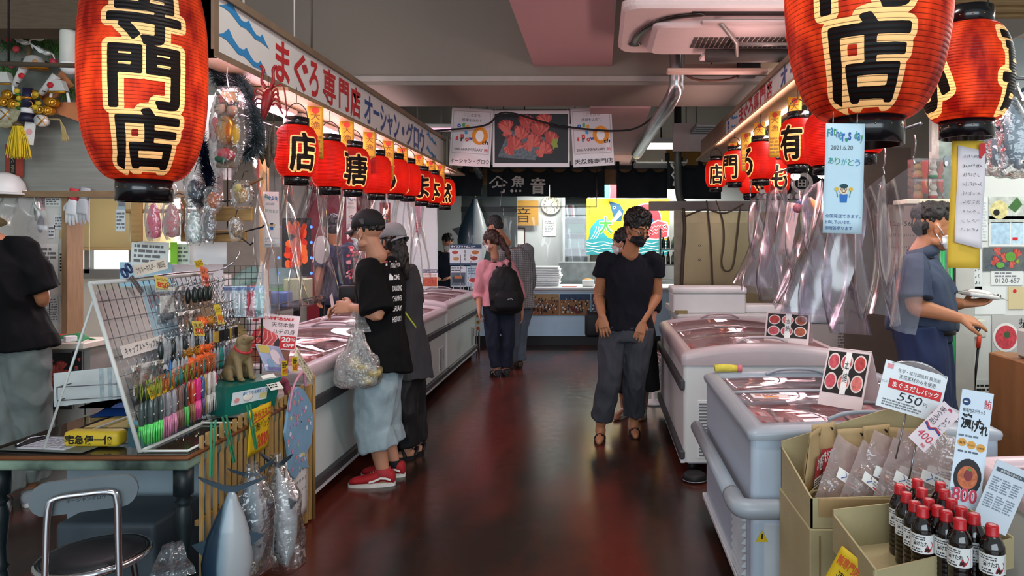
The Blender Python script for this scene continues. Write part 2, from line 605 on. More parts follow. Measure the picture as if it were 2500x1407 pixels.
# left window with roller blinds, daylight behind
WF=mat('#b9bdbb',0.4)
w=MB()
wx0,wx1,wy=-5.15,-3.75,6.6
w.box(wx0,wx1,wy,wy+.06,1.19,1.28,mat('#6d7173',0.5))
w.box(wx0,wx1,wy,wy+.06,2.1,2.16,WF)
for x in(-4.87,-4.45,-3.8):
 w.box(x-.02,x+.03,wy,wy+.06,1.24,2.1,mat('#6d7173',0.5))
wo=struct('window_1',w)
struct('window_pane',MB().box(wx0,wx1,wy+.062,wy+.07,1.24,2.1,emis('#fbfdf4',1.25)),parent=wo)
struct('wall_window',MB().box(-5.2,-3.6,6.68,6.8,0,1.22,WALLM).box(-5.2,-3.6,6.68,6.8,2.14,3.9,WALLM))
BL=clear('blind_cloth',milk=1.0,milkc='#e0d2ae',gloss=0,fres=.03)
for x0,x1,zb,lb in((-5.14,-4.89,1.43,'beige roller blind behind the wooden post, hanging lower'),(-4.86,-4.0,1.485,'wide beige roller blind with a beaded cord, half down over the window')):
 t=thing('roller_blind',lb,'blind',(0,0,0),group='roller blinds of the left window')
 MB().sheet(lambda a,c:(x0+(x1-x0)*a,6.55,2.12-(2.12-zb)*c),2,2,BL,thick=.002).build('cloth',t)
 MB().box(x0,x1,6.54,6.565,zb-.025,zb,mat('#b79f72',0.6),0.004).build('bottom_bar',t)
 MB().cyl((x0,6.55,2.12),(x1,6.55,2.12),.022,BL).build('roller',t)
 MB().tube([(x0+.07,6.53,2.1),(x0+.07,6.53,1.3)],.004,WHITE,6).build('cord',t)
 # bright partition panel and back glass front beside the left stall
struct('wall_partition',MB().box(-3.1,-2.25,9.6,9.66,0,3.0,mat('#dfe4e2',0.5,var=0.02)))
struct('wall_stall',MB().box(-5.2,-3.1,9.6,9.66,0,3.2,mat('#b9b2a8',0.7,var=0.08)))
struct('wall_case',MB().box(-2.25,-1.35,11.3,11.4,0,2.6,mat('#4b5654',0.35,var=0.2,scale=2)).box(-2.25,-1.35,11.27,11.3,2.02,2.1,mat('#1d2223',.4)))
# right: wall with notices facing the camera, and the wooden partition behind the fryer panel
struct('wall_notice_right',MB().box(2.22,4.4,4.62,4.7,0,2.15,mat('#cfd0cb',0.75,var=0.05,scale=1.3,bump=0.06)).box(2.22,4.4,4.65,4.7,2.15,2.9,mat('#9aa09e',0.75)))
struct('wall_board_right',MB().box(1.98,2.5,5.6,5.66,0,2.3,mat('#544b43',0.8,var=0.1)))
struct('trim_5',MB().box(2.19,2.28,4.5,4.6,0,2.6,mat('#8f958f',0.35,0.8,var=0.25,scale=20)))
struct('trim_6',MB().box(2.3,2.42,4.5,4.62,0,2.6,mat('#b4b2ab',0.6)))
# bright glazing high on the right, slatted timber ceiling beside it
struct('window_2',MB().box(4.36,4.39,2.6,6.0,2.4,3.2,emis('#f4fbff',1.3)))
s=MB()
for i in range(15):
 y=2.6+i*.14
 s.box(1.75,4.4,y,y+.05,3.02,3.07,mat('#a58a5e',0.6,var=0.15,stretch=(1,8,8)))
s.box(2.0,2.05,2.5,5.2,2.98,3.02,mat('#8a6b44',.6)).box(3.0,3.05,2.5,5.2,2.98,3.02,mat('#d8d6cd',.6))
s.box(1.45,4.3,2.42,2.55,2.96,3.12,mat('#d0cfc4',0.6))
struct('trim_7',s)
# yellowish boards and dark rail behind the short curtain, above the back counter
b=MB()
b.box(-2.3,4.4,10.5,10.62,2.63,2.69,mat('#2a2522',.6))
b.box(-2.3,4.4,10.55,10.62,2.40,2.63,mat('#7d5b38',0.6,var=0.2,stretch=(1,6,6)))
struct('trim_8',b)
b=MB()
b.box(1.0,2.9,10.5,10.56,2.69,3.05,mat('#a98443',0.6,var=0.12,stretch=(1,6,6)))
struct('trim_9',b)
# ================================================================ long shop signs
SIGNW=mat('#d9dbd8',0.28,var=0.015,spec=0.5)
BROWN=mat('#7b6a56',0.5,var=0.12)
REDP=mat('#b72b2e',0.4,var=0.03)
NAVYP=mat('#34508a',0.4,var=0.03)
BLUEP=mat('#2e86c0',0.4,var=0.03)
def wave(p,x0,y0,x1,y1,m,z,T=None,n=3):
 """a strip of breaking wave crests"""
 W,H=x1-x0,y1-y0
 top,bot=[],[]
 k=8
 for i in range(n):
  for j in range(k):
   t=j/k
   x=x0+W*(i+t)/n
   # each crest rises slowly and curls down behind the peak
   y=y0+H*(.42+.58*(t**2.2 if t<.999 else 0))
   top.append((x,y-(H*.32*i/n)))
  top.append((x0+W*(i+.99)/n,y0+H*(1.0-.32*i/n)))
 for i in range(n*k,-1,-1):
  t=i/(n*k)
  s=abs(math.sin(PI*t*n))
  bot.append((x0+W*t,y0+H*(.25-.25*t-.12*s)))
 p.poly(top+bot,m,z,T)
def wave2(p,x0,y0,x1,y1,m,z,n=3):
 """same wave logo in the painted form: three pointed crests stepping down"""
 W,H=x1-x0,y1-y0
 up=[(0,.55),(.12,.72),(.22,1.0),(.30,.72),(.42,.50),(.50,.52),(.56,.66),(.64,.42),(.72,.28),(.80,.30),(.85,.45),(.92,.2),(1.0,0)]
 dn=[(.9,.06),(.8,.1),(.70,.06),(.60,.20),(.5,.28),(.40,.24),(.28,.42),(.18,.54),(.1,.56)]
 p.poly([(x0+W*a,y0+H*b)for a,b in up+dn],m,z)
def long_sign(name,label,xs,ya,yb,zb,zt,side,glyphs):
 """side +1: face turned to +X (left sign); -1: face turned to -X. glyphs: (text, y0, y1, z0, z1, mat)"""
 L=yb-ya
 T=MX.Translation((xs,ya,zb))@(MX.Rotation(PI/2,4,'Z')if side>0 else MX.Rotation(-PI/2,4,'Z'))@MX.Rotation(PI/2,4,'X')
 # local x runs along the sign in reading direction, y up, z out of the face
 H=zt-zb
 x0,x1=(0,L)if side>0 else(-L,0)
 b=MB().box(x0,x1,0.02,H-.02,-0.10,0,SIGNW)
 o=b.build(name,T=T)
 tag(o,label,'sign','long white shop signs')
 f=MB()
 f.box(x0,x1,H-.035,H,-.12,.02,BROWN).box(x0,x1,0,.03,-.12,.012,BROWN)
 f.box(x0,x0+.035,0,H,-.12,.015,BROWN).box(x1-.035,x1,0,H,-.12,.015,BROWN)
 f.build('frame',o)
 p=MB()
 for s,a,c,z0,z1,m in glyphs:
  if side>0:
   u0,u1=a-ya,c-ya
  else:
   u0,u1=-(c-ya),-(a-ya)
  if s=='~':
   wave2(p,u0,z0-zb,u1,z1-zb,m,.002)
  elif s=='=':
   w=(u1-u0)
   for k in range(3):
    p.disc(u0+w/2,(z0+(z1-z0)*(k+.5)/3)-zb,w*.35,m,.002,ry=(z1-z0)*.14)
  else:
   p.text(s,u0,z0-zb,u1,z1-zb,m,.002,None,0.025)
 p.build('lettering',o)
 return o
def LY(u,x):
 return x*F/(u-CU)
A=-1.66
G=[]
zb,zt=EYE+.475*-A,EYE+.66*-A
for s,u0,u1,m,lo,hi in(('ま',672,707,REDP,.06,.9),('ぐ',717,752,REDP,.08,.9),('ろ',754,777,REDP,.1,.9),('専',788,819,REDP,.1,.93),('門',827,851,REDP,.14,.9),('店',855,880,REDP,.1,.92),
('オ',889,909,NAVYP,.12,.9),('ー',911,926,NAVYP,.48,.6),('シ',928,943,NAVYP,.1,.88),('ャ',945,959,NAVYP,.1,.75),('ン',961,975,NAVYP,.1,.85),('・',981,987,NAVYP,.3,.6),
('グ',991,1008,NAVYP,.05,.88),('ロ',1010,1022,NAVYP,.1,.82),('ウ',1024,1036,NAVYP,.05,.88)):
 h=zt-zb
 G.append((s,LY(u0,A),LY(u1,A),zb+.02+(h-.05)*lo,zb+.02+(h-.05)*hi,m))
h=zt-zb
G+=[('~',LY(534,A),LY(656,A),zb+h*.56,zb+h*.95,BLUEP),('~',LY(527,A),LY(652,A),zb+h*.12,zb+h*.52,BLUEP),
('~',LY(1040,A),LY(1066,A),zb+h*.55,zb+h*.9,BLUEP),('~',LY(1038,A),LY(1066,A),zb+h*.1,zb+h*.45,BLUEP)]
long_sign('shop_sign','long white sign with red and blue lettering and blue waves above the left lanterns',A,2.97,7.42,zb,zt,1,G)
# end board of the left sign, with a small painted panel
e=MB().box(-1.78,-1.62,7.42,7.9,2.3,2.66,mat('#8b8573',.6)).build('sign_end_board')
tag(e,'grey-brown end board closing the far end of the left shop sign','sign board')
p=MB()
Te=MX.Translation((-1.615,7.43,2.34))@MX.Rotation(PI/2,4,'Z')@MX.Rotation(PI/2,4,'X')
p.rect(.0,0,.16,.3,SIGNW,.001,Te).disc(.08,.15,.05,BLUEP,.003,Te,ry=.12).disc(.08,.15,.035,SIGNW,.005,Te,ry=.09).disc(.08,.12,.02,REDP,.007,Te)
p.build('painted_panel',e)
B=1.2
zb2,zt2=EYE+.80*B,EYE+.975*B
h2=zt2-zb2
GR=[]
R0=B*F/(1770-CU)
def RY(u):
 return B*F/(u-CU)
for s,u0,u1,m in(('ま',1805,1816,REDP),('ぐ',1817,1826,REDP),('ろ',1827,1839,REDP),('専',1841,1853,REDP),('門',1856,1869,REDP),('店',1871,1885,REDP),('オ',1906,1922,NAVYP),('ー',1930,1945,NAVYP),('シ',1950,1970,NAVYP),('ャ',1975,1998,NAVYP),('ン',2005,2040,NAVYP)):
 GR.append((s,RY(u1),RY(u0),zb2+h2*(.16 if s!='ー' else.45),zb2+h2*(.84 if s!='ー' else.58),m))
GR+=[('~',RY(1802),RY(1784),zb2+h2*.55,zb2+h2*.85,BLUEP),('~',RY(1802),RY(1784),zb2+h2*.2,zb2+h2*.45,BLUEP),('=',RY(1782),RY(1776),zb2+h2*.15,zb2+h2*.75,NAVYP)]
long_sign('shop_sign','long white sign with red lettering above the right-hand row of lanterns',B,3.2,6.69,zb2,zt2,-1,GR)
o=MB().box(B,B+.12,6.72,8.3,zb2-.02,zt2+.02,mat('#8a6a58',.6,var=.12)).build('sign_end_board')
tag(o,'brown wooden board continuing the right shop sign towards the back','sign board')
for(x,zz,lb)in((A-.05,zb+.0,'timber rail under the left shop sign carrying the lanterns'),(B+.05,zb2,'timber rail under the right shop sign carrying the lanterns')):
 o=MB().box(x-(.16 if x<0 else.12),x+(.12 if x<0 else.16),3.55,8.2,zz-.022,zz-.004,mat('#8d7556',.6,var=.15,stretch=(6,1,6))).build('lantern_rail')
 tag(o,lb,'rail')
 # thin hanging rods from the ceiling to the left sign
for i,(u,yy)in enumerate(((607,3.3),(733,3.85),(774,4.08))):
 x=A-.03
 o=MB().cyl((x,yy,zt),(x,yy,3.9),.006 if i!=1 else.004,mat('#4b443c' if i==2 else '#c9c3b8',.5),8).build('hanging_rod')
 tag(o,('pale rod above the wave logo, holding the left sign','white cord with a knob above the red lettering, holding the left sign','dark rod above the red lettering, holding the left sign')[i],'rod','rods holding the left sign')
 # fluorescent tubes under the signs
TUBEP=emis('#ffcfe0',20.0)
TUBEY=emis('#ffdcc8',18.0)
for k,yy in enumerate((3.3,4.15,5.0,5.85,6.7)):
 t=thing('strip_light','pink-white fluorescent strip under the left sign, %s from the front'%('first','second','third','fourth','fifth')[k],'light',(-1.80,yy,2.265),group='fluorescent strips under the left sign')
 MB().box(-.03,.03,0,.78,.02,.05,WHITE,.006).build('housing',t)
 MB().cyl((0,.02,0),(0,.76,0),.013,TUBEP,10).build('tube',t)
 MB().box(-.014,.014,0,.022,-.014,.022,WHITE).box(-.014,.014,.758,.78,-.014,.022,WHITE).build('end_cap',t)
for k,yy in enumerate((3.6,4.7,5.75)):
 t=thing('strip_light','warm fluorescent strip under the right sign, %s from the front'%('first','second','third')[k],'light',(1.33,yy,zb2-.03),group='fluorescent strips under the right sign')
 MB().box(-.03,.03,0,.9,.02,.05,WHITE,.006).build('housing',t)
 MB().cyl((0,.02,0),(0,.88,0),.013,TUBEY,10).build('tube',t)
 # ================================================================ paper lanterns
def segs(ch):
 vs,fs=text2d(ch)
 lo,hi=vs.min(0),vs.max(0)
 q=(vs-lo)/np.maximum(hi-lo,1e-6)
 cnt={}
 for f in fs:
  for a,b in zip(f,f[1:]+f[:1]):
   k=(min(a,b),max(a,b))
   cnt[k]=cnt.get(k,0)+1
 return np.array([(q[a],q[b])for(a,b),c in cnt.items()if c==1])
def sdf(px,py,boxes):
 """signed distance of points to painted characters; boxes: (char, x0, y0, x1, y1)"""
 d=np.full(px.shape,9.0)
 for ch,x0,y0,x1,y1 in boxes:
  sel=np.where((px>x0-.06)&(px<x1+.06)&(py>y0-.06)&(py<y1+.06))[0]
  if not len(sel):
   continue
  s=segs(ch)*np.array([x1-x0,y1-y0])+np.array([x0,y0])
  for c in np.array_split(sel,max(1,len(sel)//4000)):
   P0=np.stack([px[c],py[c]],1)[:,None,:]
   a,b=s[None,:,0],s[None,:,1]
   ab=b-a
   t=np.clip(((P0-a)*ab).sum(2)/np.maximum((ab*ab).sum(2),1e-12),0,1)
   dist=np.sqrt(((P0-a-t[...,None]*ab)**2).sum(2)).min(1)
   y=P0[...,1]
   cond=(a[...,1]>y)!=(b[...,1]>y)
   xi=a[...,0]+(y-a[...,1])*ab[...,0]/np.where(np.abs(ab[...,1])<1e-12,1e-12,ab[...,1])
   ins=((cond&(P0[...,0]<xi)).sum(1)%2)==1
   dist=np.where(ins,-dist,dist)
   d[c]=np.minimum(d[c],dist)
 return d
def lantern_mat(name,ink,rim,ribs,red='#c02018',redt='#e0301a',spine=6):
 m,nt,out=newmat(name)
 at=N(nt,'Attribute')
 at.attribute_name='ink'
 wob_=N(nt,'TexNoise')
 wob_.inputs['Scale'].default_value=30
 tc=N(nt,'TexCoord')
 nt.links.new(tc.outputs['Object'],wob_.inputs['Vector'])
 ad=N(nt,'Math',operation='MULTIPLY_ADD')
 ad.inputs[1].default_value=ink*0.5
 nt.links.new(wob_.outputs[0],ad.inputs[0])
 sb=N(nt,'Math',operation='SUBTRACT')
 nt.links.new(at.outputs['Fac'],ad.inputs[2])
 nt.links.new(ad.outputs[0],sb.inputs[0])
 sb.inputs[1].default_value=ink*.25
 lt=N(nt,'Math',operation='LESS_THAN')
 lt.inputs[1].default_value=ink
 nt.links.new(sb.outputs[0],lt.inputs[0])
 l2=N(nt,'Math',operation='LESS_THAN')
 l2.inputs[1].default_value=rim
 nt.links.new(sb.outputs[0],l2.inputs[0])
 # red paper, unevenly dyed in brushed patches
 mp=N(nt,'Mapping')
 mp.inputs['Scale'].default_value=(3,3,1.2)
 nt.links.new(tc.outputs['Object'],mp.inputs[0])
 n1=N(nt,'TexNoise')
 n1.inputs['Scale'].default_value=6
 n1.inputs['Detail'].default_value=6
 nt.links.new(mp.outputs[0],n1.inputs['Vector'])
 r=N(nt,'ValToRGB')
 e=r.color_ramp.elements
 e[0].position,e[1].position=.35,.7
 e[0].color,e[1].color=lin(red),lin(redt)
 nt.links.new(n1.outputs[0],r.inputs[0])
 mx=N(nt,'MixRGB')
 mx.inputs[2].default_value=lin('#f3d9a0')
 nt.links.new(l2.outputs[0],mx.inputs[0])
 nt.links.new(r.outputs[0],mx.inputs[1])
 m2=N(nt,'MixRGB')
 m2.inputs[2].default_value=lin('#0b0b0c')
 nt.links.new(lt.outputs[0],m2.inputs[0])
 nt.links.new(mx.outputs[0],m2.inputs[1])
 # dark line of the bamboo hoop at every rib
 rb=N(nt,'Attribute')
 rb.attribute_name='rib'
 fr=N(nt,'Math',operation='FRACT')
 nt.links.new(rb.outputs['Fac'],fr.inputs[0])
 l3=N(nt,'Math',operation='LESS_THAN')
 l3.inputs[1].default_value=0.16
 nt.links.new(fr.outputs[0],l3.inputs[0])
 hm=N(nt,'Math',operation='MULTIPLY')
 hm.inputs[1].default_value=0.7
 nt.links.new(l3.outputs[0],hm.inputs[0])
 m3=N(nt,'MixRGB')
 m3.inputs[2].default_value=lin('#2a0a06')
 nt.links.new(hm.outputs[0],m3.inputs[0])
 nt.links.new(m2.outputs[0],m3.inputs[1])
 pi=N(nt,'Math',operation='PINGPONG')
 pi.inputs[1].default_value=.5
 nt.links.new(rb.outputs['Fac'],pi.inputs[0])
 bp=N(nt,'Bump')
 bp.inputs['Strength'].default_value=.5
 bp.inputs['Distance'].default_value=.004
 nt.links.new(pi.outputs[0],bp.inputs['Height'])
 df=N(nt,'BsdfPrincipled')
 df.inputs['Roughness'].default_value=.45
 df.inputs['Specular IOR Level'].default_value=.3
 tl=N(nt,'BsdfTranslucent')
 nt.links.new(m3.outputs[0],df.inputs['Base Color'])
 nt.links.new(m3.outputs[0],tl.inputs[0])
 nt.links.new(bp.outputs[0],df.inputs['Normal'])
 mixs=N(nt,'MixShader')
 mixs.inputs[0].default_value=.5
 nt.links.new(df.outputs[0],mixs.inputs[1])
 nt.links.new(tl.outputs[0],mixs.inputs[2])
 nt.links.new(mixs.outputs[0],out.inputs[0])
 return m
LM_BIG=lantern_mat('lantern_paper_large',.007,.025,60,'#7a0f0c','#d8481f')
LM=lantern_mat('lantern_paper',.005,.0135,36,'#a8130c','#c22014')
LACQ=mat('#0b0c10',0.18,var=0,spec=.6)
BRASS=mat('#a98c5a',.3,1.0,var=.05)
def lantern(label,loc,r,H,chars,power,turn=0.0,nu=120,nv=64,ribs=36,m=None,sq=2.6,ring=.55,group='lit red lanterns',wire=True,cap=None,name='paper_lantern'):
 """loc = centre; chars: (char, angle offset in m, z0, z1, width) painted on the side turned to the camera"""
 t=thing(name,label,'lantern',loc,group=group)
 face=math.atan2(-loc[1],-loc[0])+turn  # the direction of the viewer from the lantern
 th=np.linspace(0,2*PI,nu+1)[:-1]
 zz=np.linspace(-1,1,nv+1)
 rr=r*np.maximum(ring,(1-np.abs(zz)**sq))**(1/sq)if sq<9 else r*np.ones_like(zz)
 rr=ring*r+(r-ring*r)*(1-np.abs(zz)**sq)**(1/2.0)
 TH,ZZ=np.meshgrid(th,zz)
 RR=np.repeat(rr[:,None],nu,1)
 X,Y,Z=RR*np.cos(TH+face),RR*np.sin(TH+face),ZZ*H/2
 d=(TH+PI)%(2*PI)-PI
 px,py=(d*r).ravel(),Z.ravel()
 ink=sdf(px,py,[(c,a-w/2,z0,a+w/2,z1)for c,a,z0,z1,w in chars])if chars else np.full(px.shape,9.0)
 me=bpy.data.meshes.new('paper_shade')
 vs=np.stack([X.ravel(),Y.ravel(),Z.ravel()],1)
 fs=[(j*nu+i,j*nu+(i+1)%nu,(j+1)*nu+(i+1)%nu,(j+1)*nu+i)for j in range(nv)for i in range(nu)]
 me.from_pydata(vs.tolist(),[],fs)
 a=me.attributes.new('ink','FLOAT','POINT')
 a.data.foreach_set('value',np.minimum(ink,1.0).astype(np.float32))
 a2=me.attributes.new('rib','FLOAT','POINT')
 a2.data.foreach_set('value',((ZZ+1)/2*ribs+1).ravel().astype(np.float32))
 me.polygons.foreach_set('use_smooth',[True]*len(fs))
 me.materials.append(m or LM)
 me.update()
 link('paper_shade',me,t)
 rc=r*ring*1.06
 hc=cap or r*.33
 for nm,s in(('top_ring',1),('bottom_ring',-1)):
  z0=s*H/2
  z1=z0+s*hc
  rb=MB().lathe([(rc*.93,z0-s*.01),(rc,z0-s*.01),(rc,z1),(rc*.93,z1),(rc*.93,z0-s*.01)],LACQ,32)
  ob=rb.build(nm,t)
  st=MB()
  for k in range(6):
   an=face+(k-2.5)*.45
   st.ell((rc*math.cos(an),rc*math.sin(an),z0+s*hc*.35),rc*.03,BRASS,8,5)
  st.build('stud',ob)
 if wire:
  zt_=H/2+hc
  MB().tube(catmull([(-rc*.95,0,zt_-.01),(-rc*.7,0,zt_+r*.45),(0,0,zt_+r*.72),(rc*.7,0,zt_+r*.45),(rc*.95,0,zt_-.01)],5),r*.025,BLACK,6).tube([(0,0,zt_+r*.72),(0,0,zt_+r*1.5)],r*.02,BLACK,6).build('carry_wire',t)
 l=bpy.data.lights.new('bulb_light','POINT')
 l.energy=power
 l.color=(1.0,.74,.42)
 l.shadow_soft_size=r*.22
 lo=bpy.data.objects.new('bulb',l)
 COL.objects.link(lo)
 lo.parent=t
 lo.location=(0,0,-H*.08)
 return t
lantern('huge red lantern with three black characters, by the left end of the sign',(-1.635,2.5,2.165),.20,.80,
[('専',-.0,.05,.325,.215),('門',.0,-.165,.035,.205),('店',.0,-.365,-.175,.215),('ろ',.10,.34,.40,.16),('ま',-.10,.34,.40,.13)],3.3,.0,240,200,62,LM_BIG,2.6,.42,'huge lanterns at the front',cap=.075,name='paper_lantern')
lantern('huge red lantern hanging over the pouches at the right, only its lower part in view',(.727,1.9,2.29),.218,.82,
[('門',-.005,-.165,.05,.215),('店',-.005,-.385,-.185,.225),('専',0,.07,.34,.22)],3.3,.0,240,200,62,LM_BIG,2.6,.42,'huge lanterns at the front',cap=.07)
lantern('round red lantern at the right edge, with a handwritten note hanging below it',(1.21,2.3,2.10),.142,.315,[('心',-.165,-.12,.1,.22),('喜',.2,-.13,.13,.16)],1.5,0.0,160,110,34,LM_BIG,2.2,.55,'round lanterns',cap=.055)
ROWL=[(724,370,'店',0.035,'with the character for shop, nearest of the left row'),(805,402,'車',.165,'plain bright side showing, second of the left row'),(862,413,'唐',.03,'with a black character on its whole face, third of the left row'),(919,428,'',0,'blank towards the viewer, fourth of the left row'),
(966,432,'ろ',-.07,'fifth of the left row, half a character at its left'),(996,440,'く',-.07,'sixth of the left row'),(1030,455,'ま',0.0,'seventh of the left row'),(1057,462,'本',0,'eighth of the left row'),(1086,470,'然',0.0,'last and farthest of the left row')]
for i,(u,v,ch,off,lb)in enumerate(ROWL):
 yy=-1.6*F/(u-CU)
 p3=P(u,v,yy)
 lantern('small red lantern %s'%lb,tuple(p3),.108,.27,[(ch,off,-.105,.085,.135)]if ch else[],1.0,0,120 if i<4 else 80,64 if i<4 else 44,34,cap=.042,group='lanterns under the left sign')
ROWR=[(3.1,'',0,'nearest of the right row, behind the hanging banner'),(3.6,'',0,'behind the pale blue banner, second of the right row'),(4.1,'有',-.05,'with a black character, the big one left of the pale banner'),(5.6,'も',.02,'mostly hidden, its lower edge below the one with the black character'),
(5.06,'ろ',-.13,'plain red side showing, in the middle of the right row'),(6.6,'専',.1,'hidden behind the plain red one in the right row'),(6.03,'門',-.05,'second from the far end of the right row'),(7.0,'店',0.0,'with the character for shop, farthest of the right row')]
for i,(yy,ch,off,lb)in enumerate(ROWR):
 z={0:2.07,1:2.07}.get(i,2.13)if i<6 else(2.19 if i==6 else 2.22)
 lantern('small red lantern %s'%lb,(1.42 if ch in('も','専')else 1.165,yy,z-(.07 if ch=='も' else 0)),.108,.27,[(ch,off,-.105,.085,.14)]if ch else[],1.0,0,120 if i<6 else 96,64,34,cap=.042,group='lanterns under the right sign')
 # yellow paper strips between the lanterns
YEL=mat('#c9982c',.7,var=.05)
def strip(label,x,y,z,w,h,yaw,group,seed):
 def dr(p,w,h):
  p.vtext('大漁',-w*.3,h*.05,w*.3,h*.4,mat('#7a4a1a',.7),.0012)
  p.disc(0,h*.42,w*.22,mat('#c0392b',.6),.0012)
  p.small(-w*.4,-h*.42,w*.4,-h*.05,5,mat('#8d6420',.7),.0012,seed=seed)
 card('paper_strip',label,'paper strip',frame((x,y,z),yaw),w,h,dr,YEL,t=.001,group=group,bend=.05)
for i,u in enumerate((770,847,902,948,983,1022,1052,1075)):
 yy=-1.62*F/(u-CU)
 strip('yellow paper strip hanging between the left lanterns, number %s from the front'%('one','two','three','four','five','six','seven','eight')[i],-1.62,yy,2.165,.085,.30,.35,'yellow strips under the left sign',i)
for i,yy in enumerate((3.85,4.35,4.84,5.3,5.8,6.4)):
 strip('yellow paper strip hanging between the right lanterns, number %s from the front'%('one','two','three','four','five','six')[i],1.215,yy,2.29,.085,.32,-.35,'yellow strips under the right sign',i)
 # ================================================================ chest freezers with curved glass tops
def rring(x0,x1,y0,y1,r,z,k=4,zf=None):
 pts=[]
 for cx,cy,a in((x1-r,y0+r,-PI/2),(x1-r,y1-r,0),(x0+r,y1-r,PI/2),(x0+r,y0+r,PI)):
  for i in range(k+1):
   t=a+PI/2*i/k
   pts.append((cx+r*math.cos(t),cy+r*math.sin(t)))
   # subdivide the long straight runs so that an arch can follow them
 out=[]
 n=len(pts)
 for i in range(n):
  a,b=pts[i],pts[(i+1)%n]
  m=10 if math.hypot(b[0]-a[0],b[1]-a[1])>.25 else 1
  for j in range(m):
   t=j/m
   out.append((a[0]+(b[0]-a[0])*t,a[1]+(b[1]-a[1])*t))
 return[(x,y,z+(zf(x,y)if zf else 0))for x,y in out]
def rloft(b,rings,m,cap0=True,cap1=True,smooth=False,T=None):
 n=len(rings[0])
 vs=[p for r in rings for p in r]
 fs=[]
 for i in range(len(rings)-1):
  for k in range(n):
   fs.append((i*n+k,i*n+(k+1)%n,(i+1)*n+(k+1)%n,(i+1)*n+k))
 if cap0:
  fs.append(tuple(range(n-1,-1,-1)))
 if cap1:
  fs.append(tuple(range((len(rings)-1)*n,len(rings)*n)))
 return b.add(vs,fs,m,smooth,T)
FBODYB=mat('#b0bdcb',0.38,var=0.03,scale=2)
FBODY=mat('#cdd6d3',0.38,var=0.03,scale=2)
FBODY2=mat('#cfd0ce',0.38,var=0.03,scale=2)
FRIM=mat('#b3a4a6',0.35,var=0.03)
FRIMB=mat('#98a0a8',0.35,var=0.03)
FINN=mat('#d9c9ca',0.4,var=0.03)
BUMP=mat('#3e3d3f',0.5,var=0.05)
LIDG=clear('freezer_glass',tint='#fff4f4',milk=0.02,milkc='#ffd9d9',gloss=0.04,fres=0.40,rough=0.03)
FILLSTRIP=emis('#ffd9dc',2.6)  # glow of the strips added inside the freezers
MEATS=[mat(c,.35,var=.18,scale=40,spec=.5)for c in('#cf8580','#b5605c','#dcaaa4','#a04a4c')]
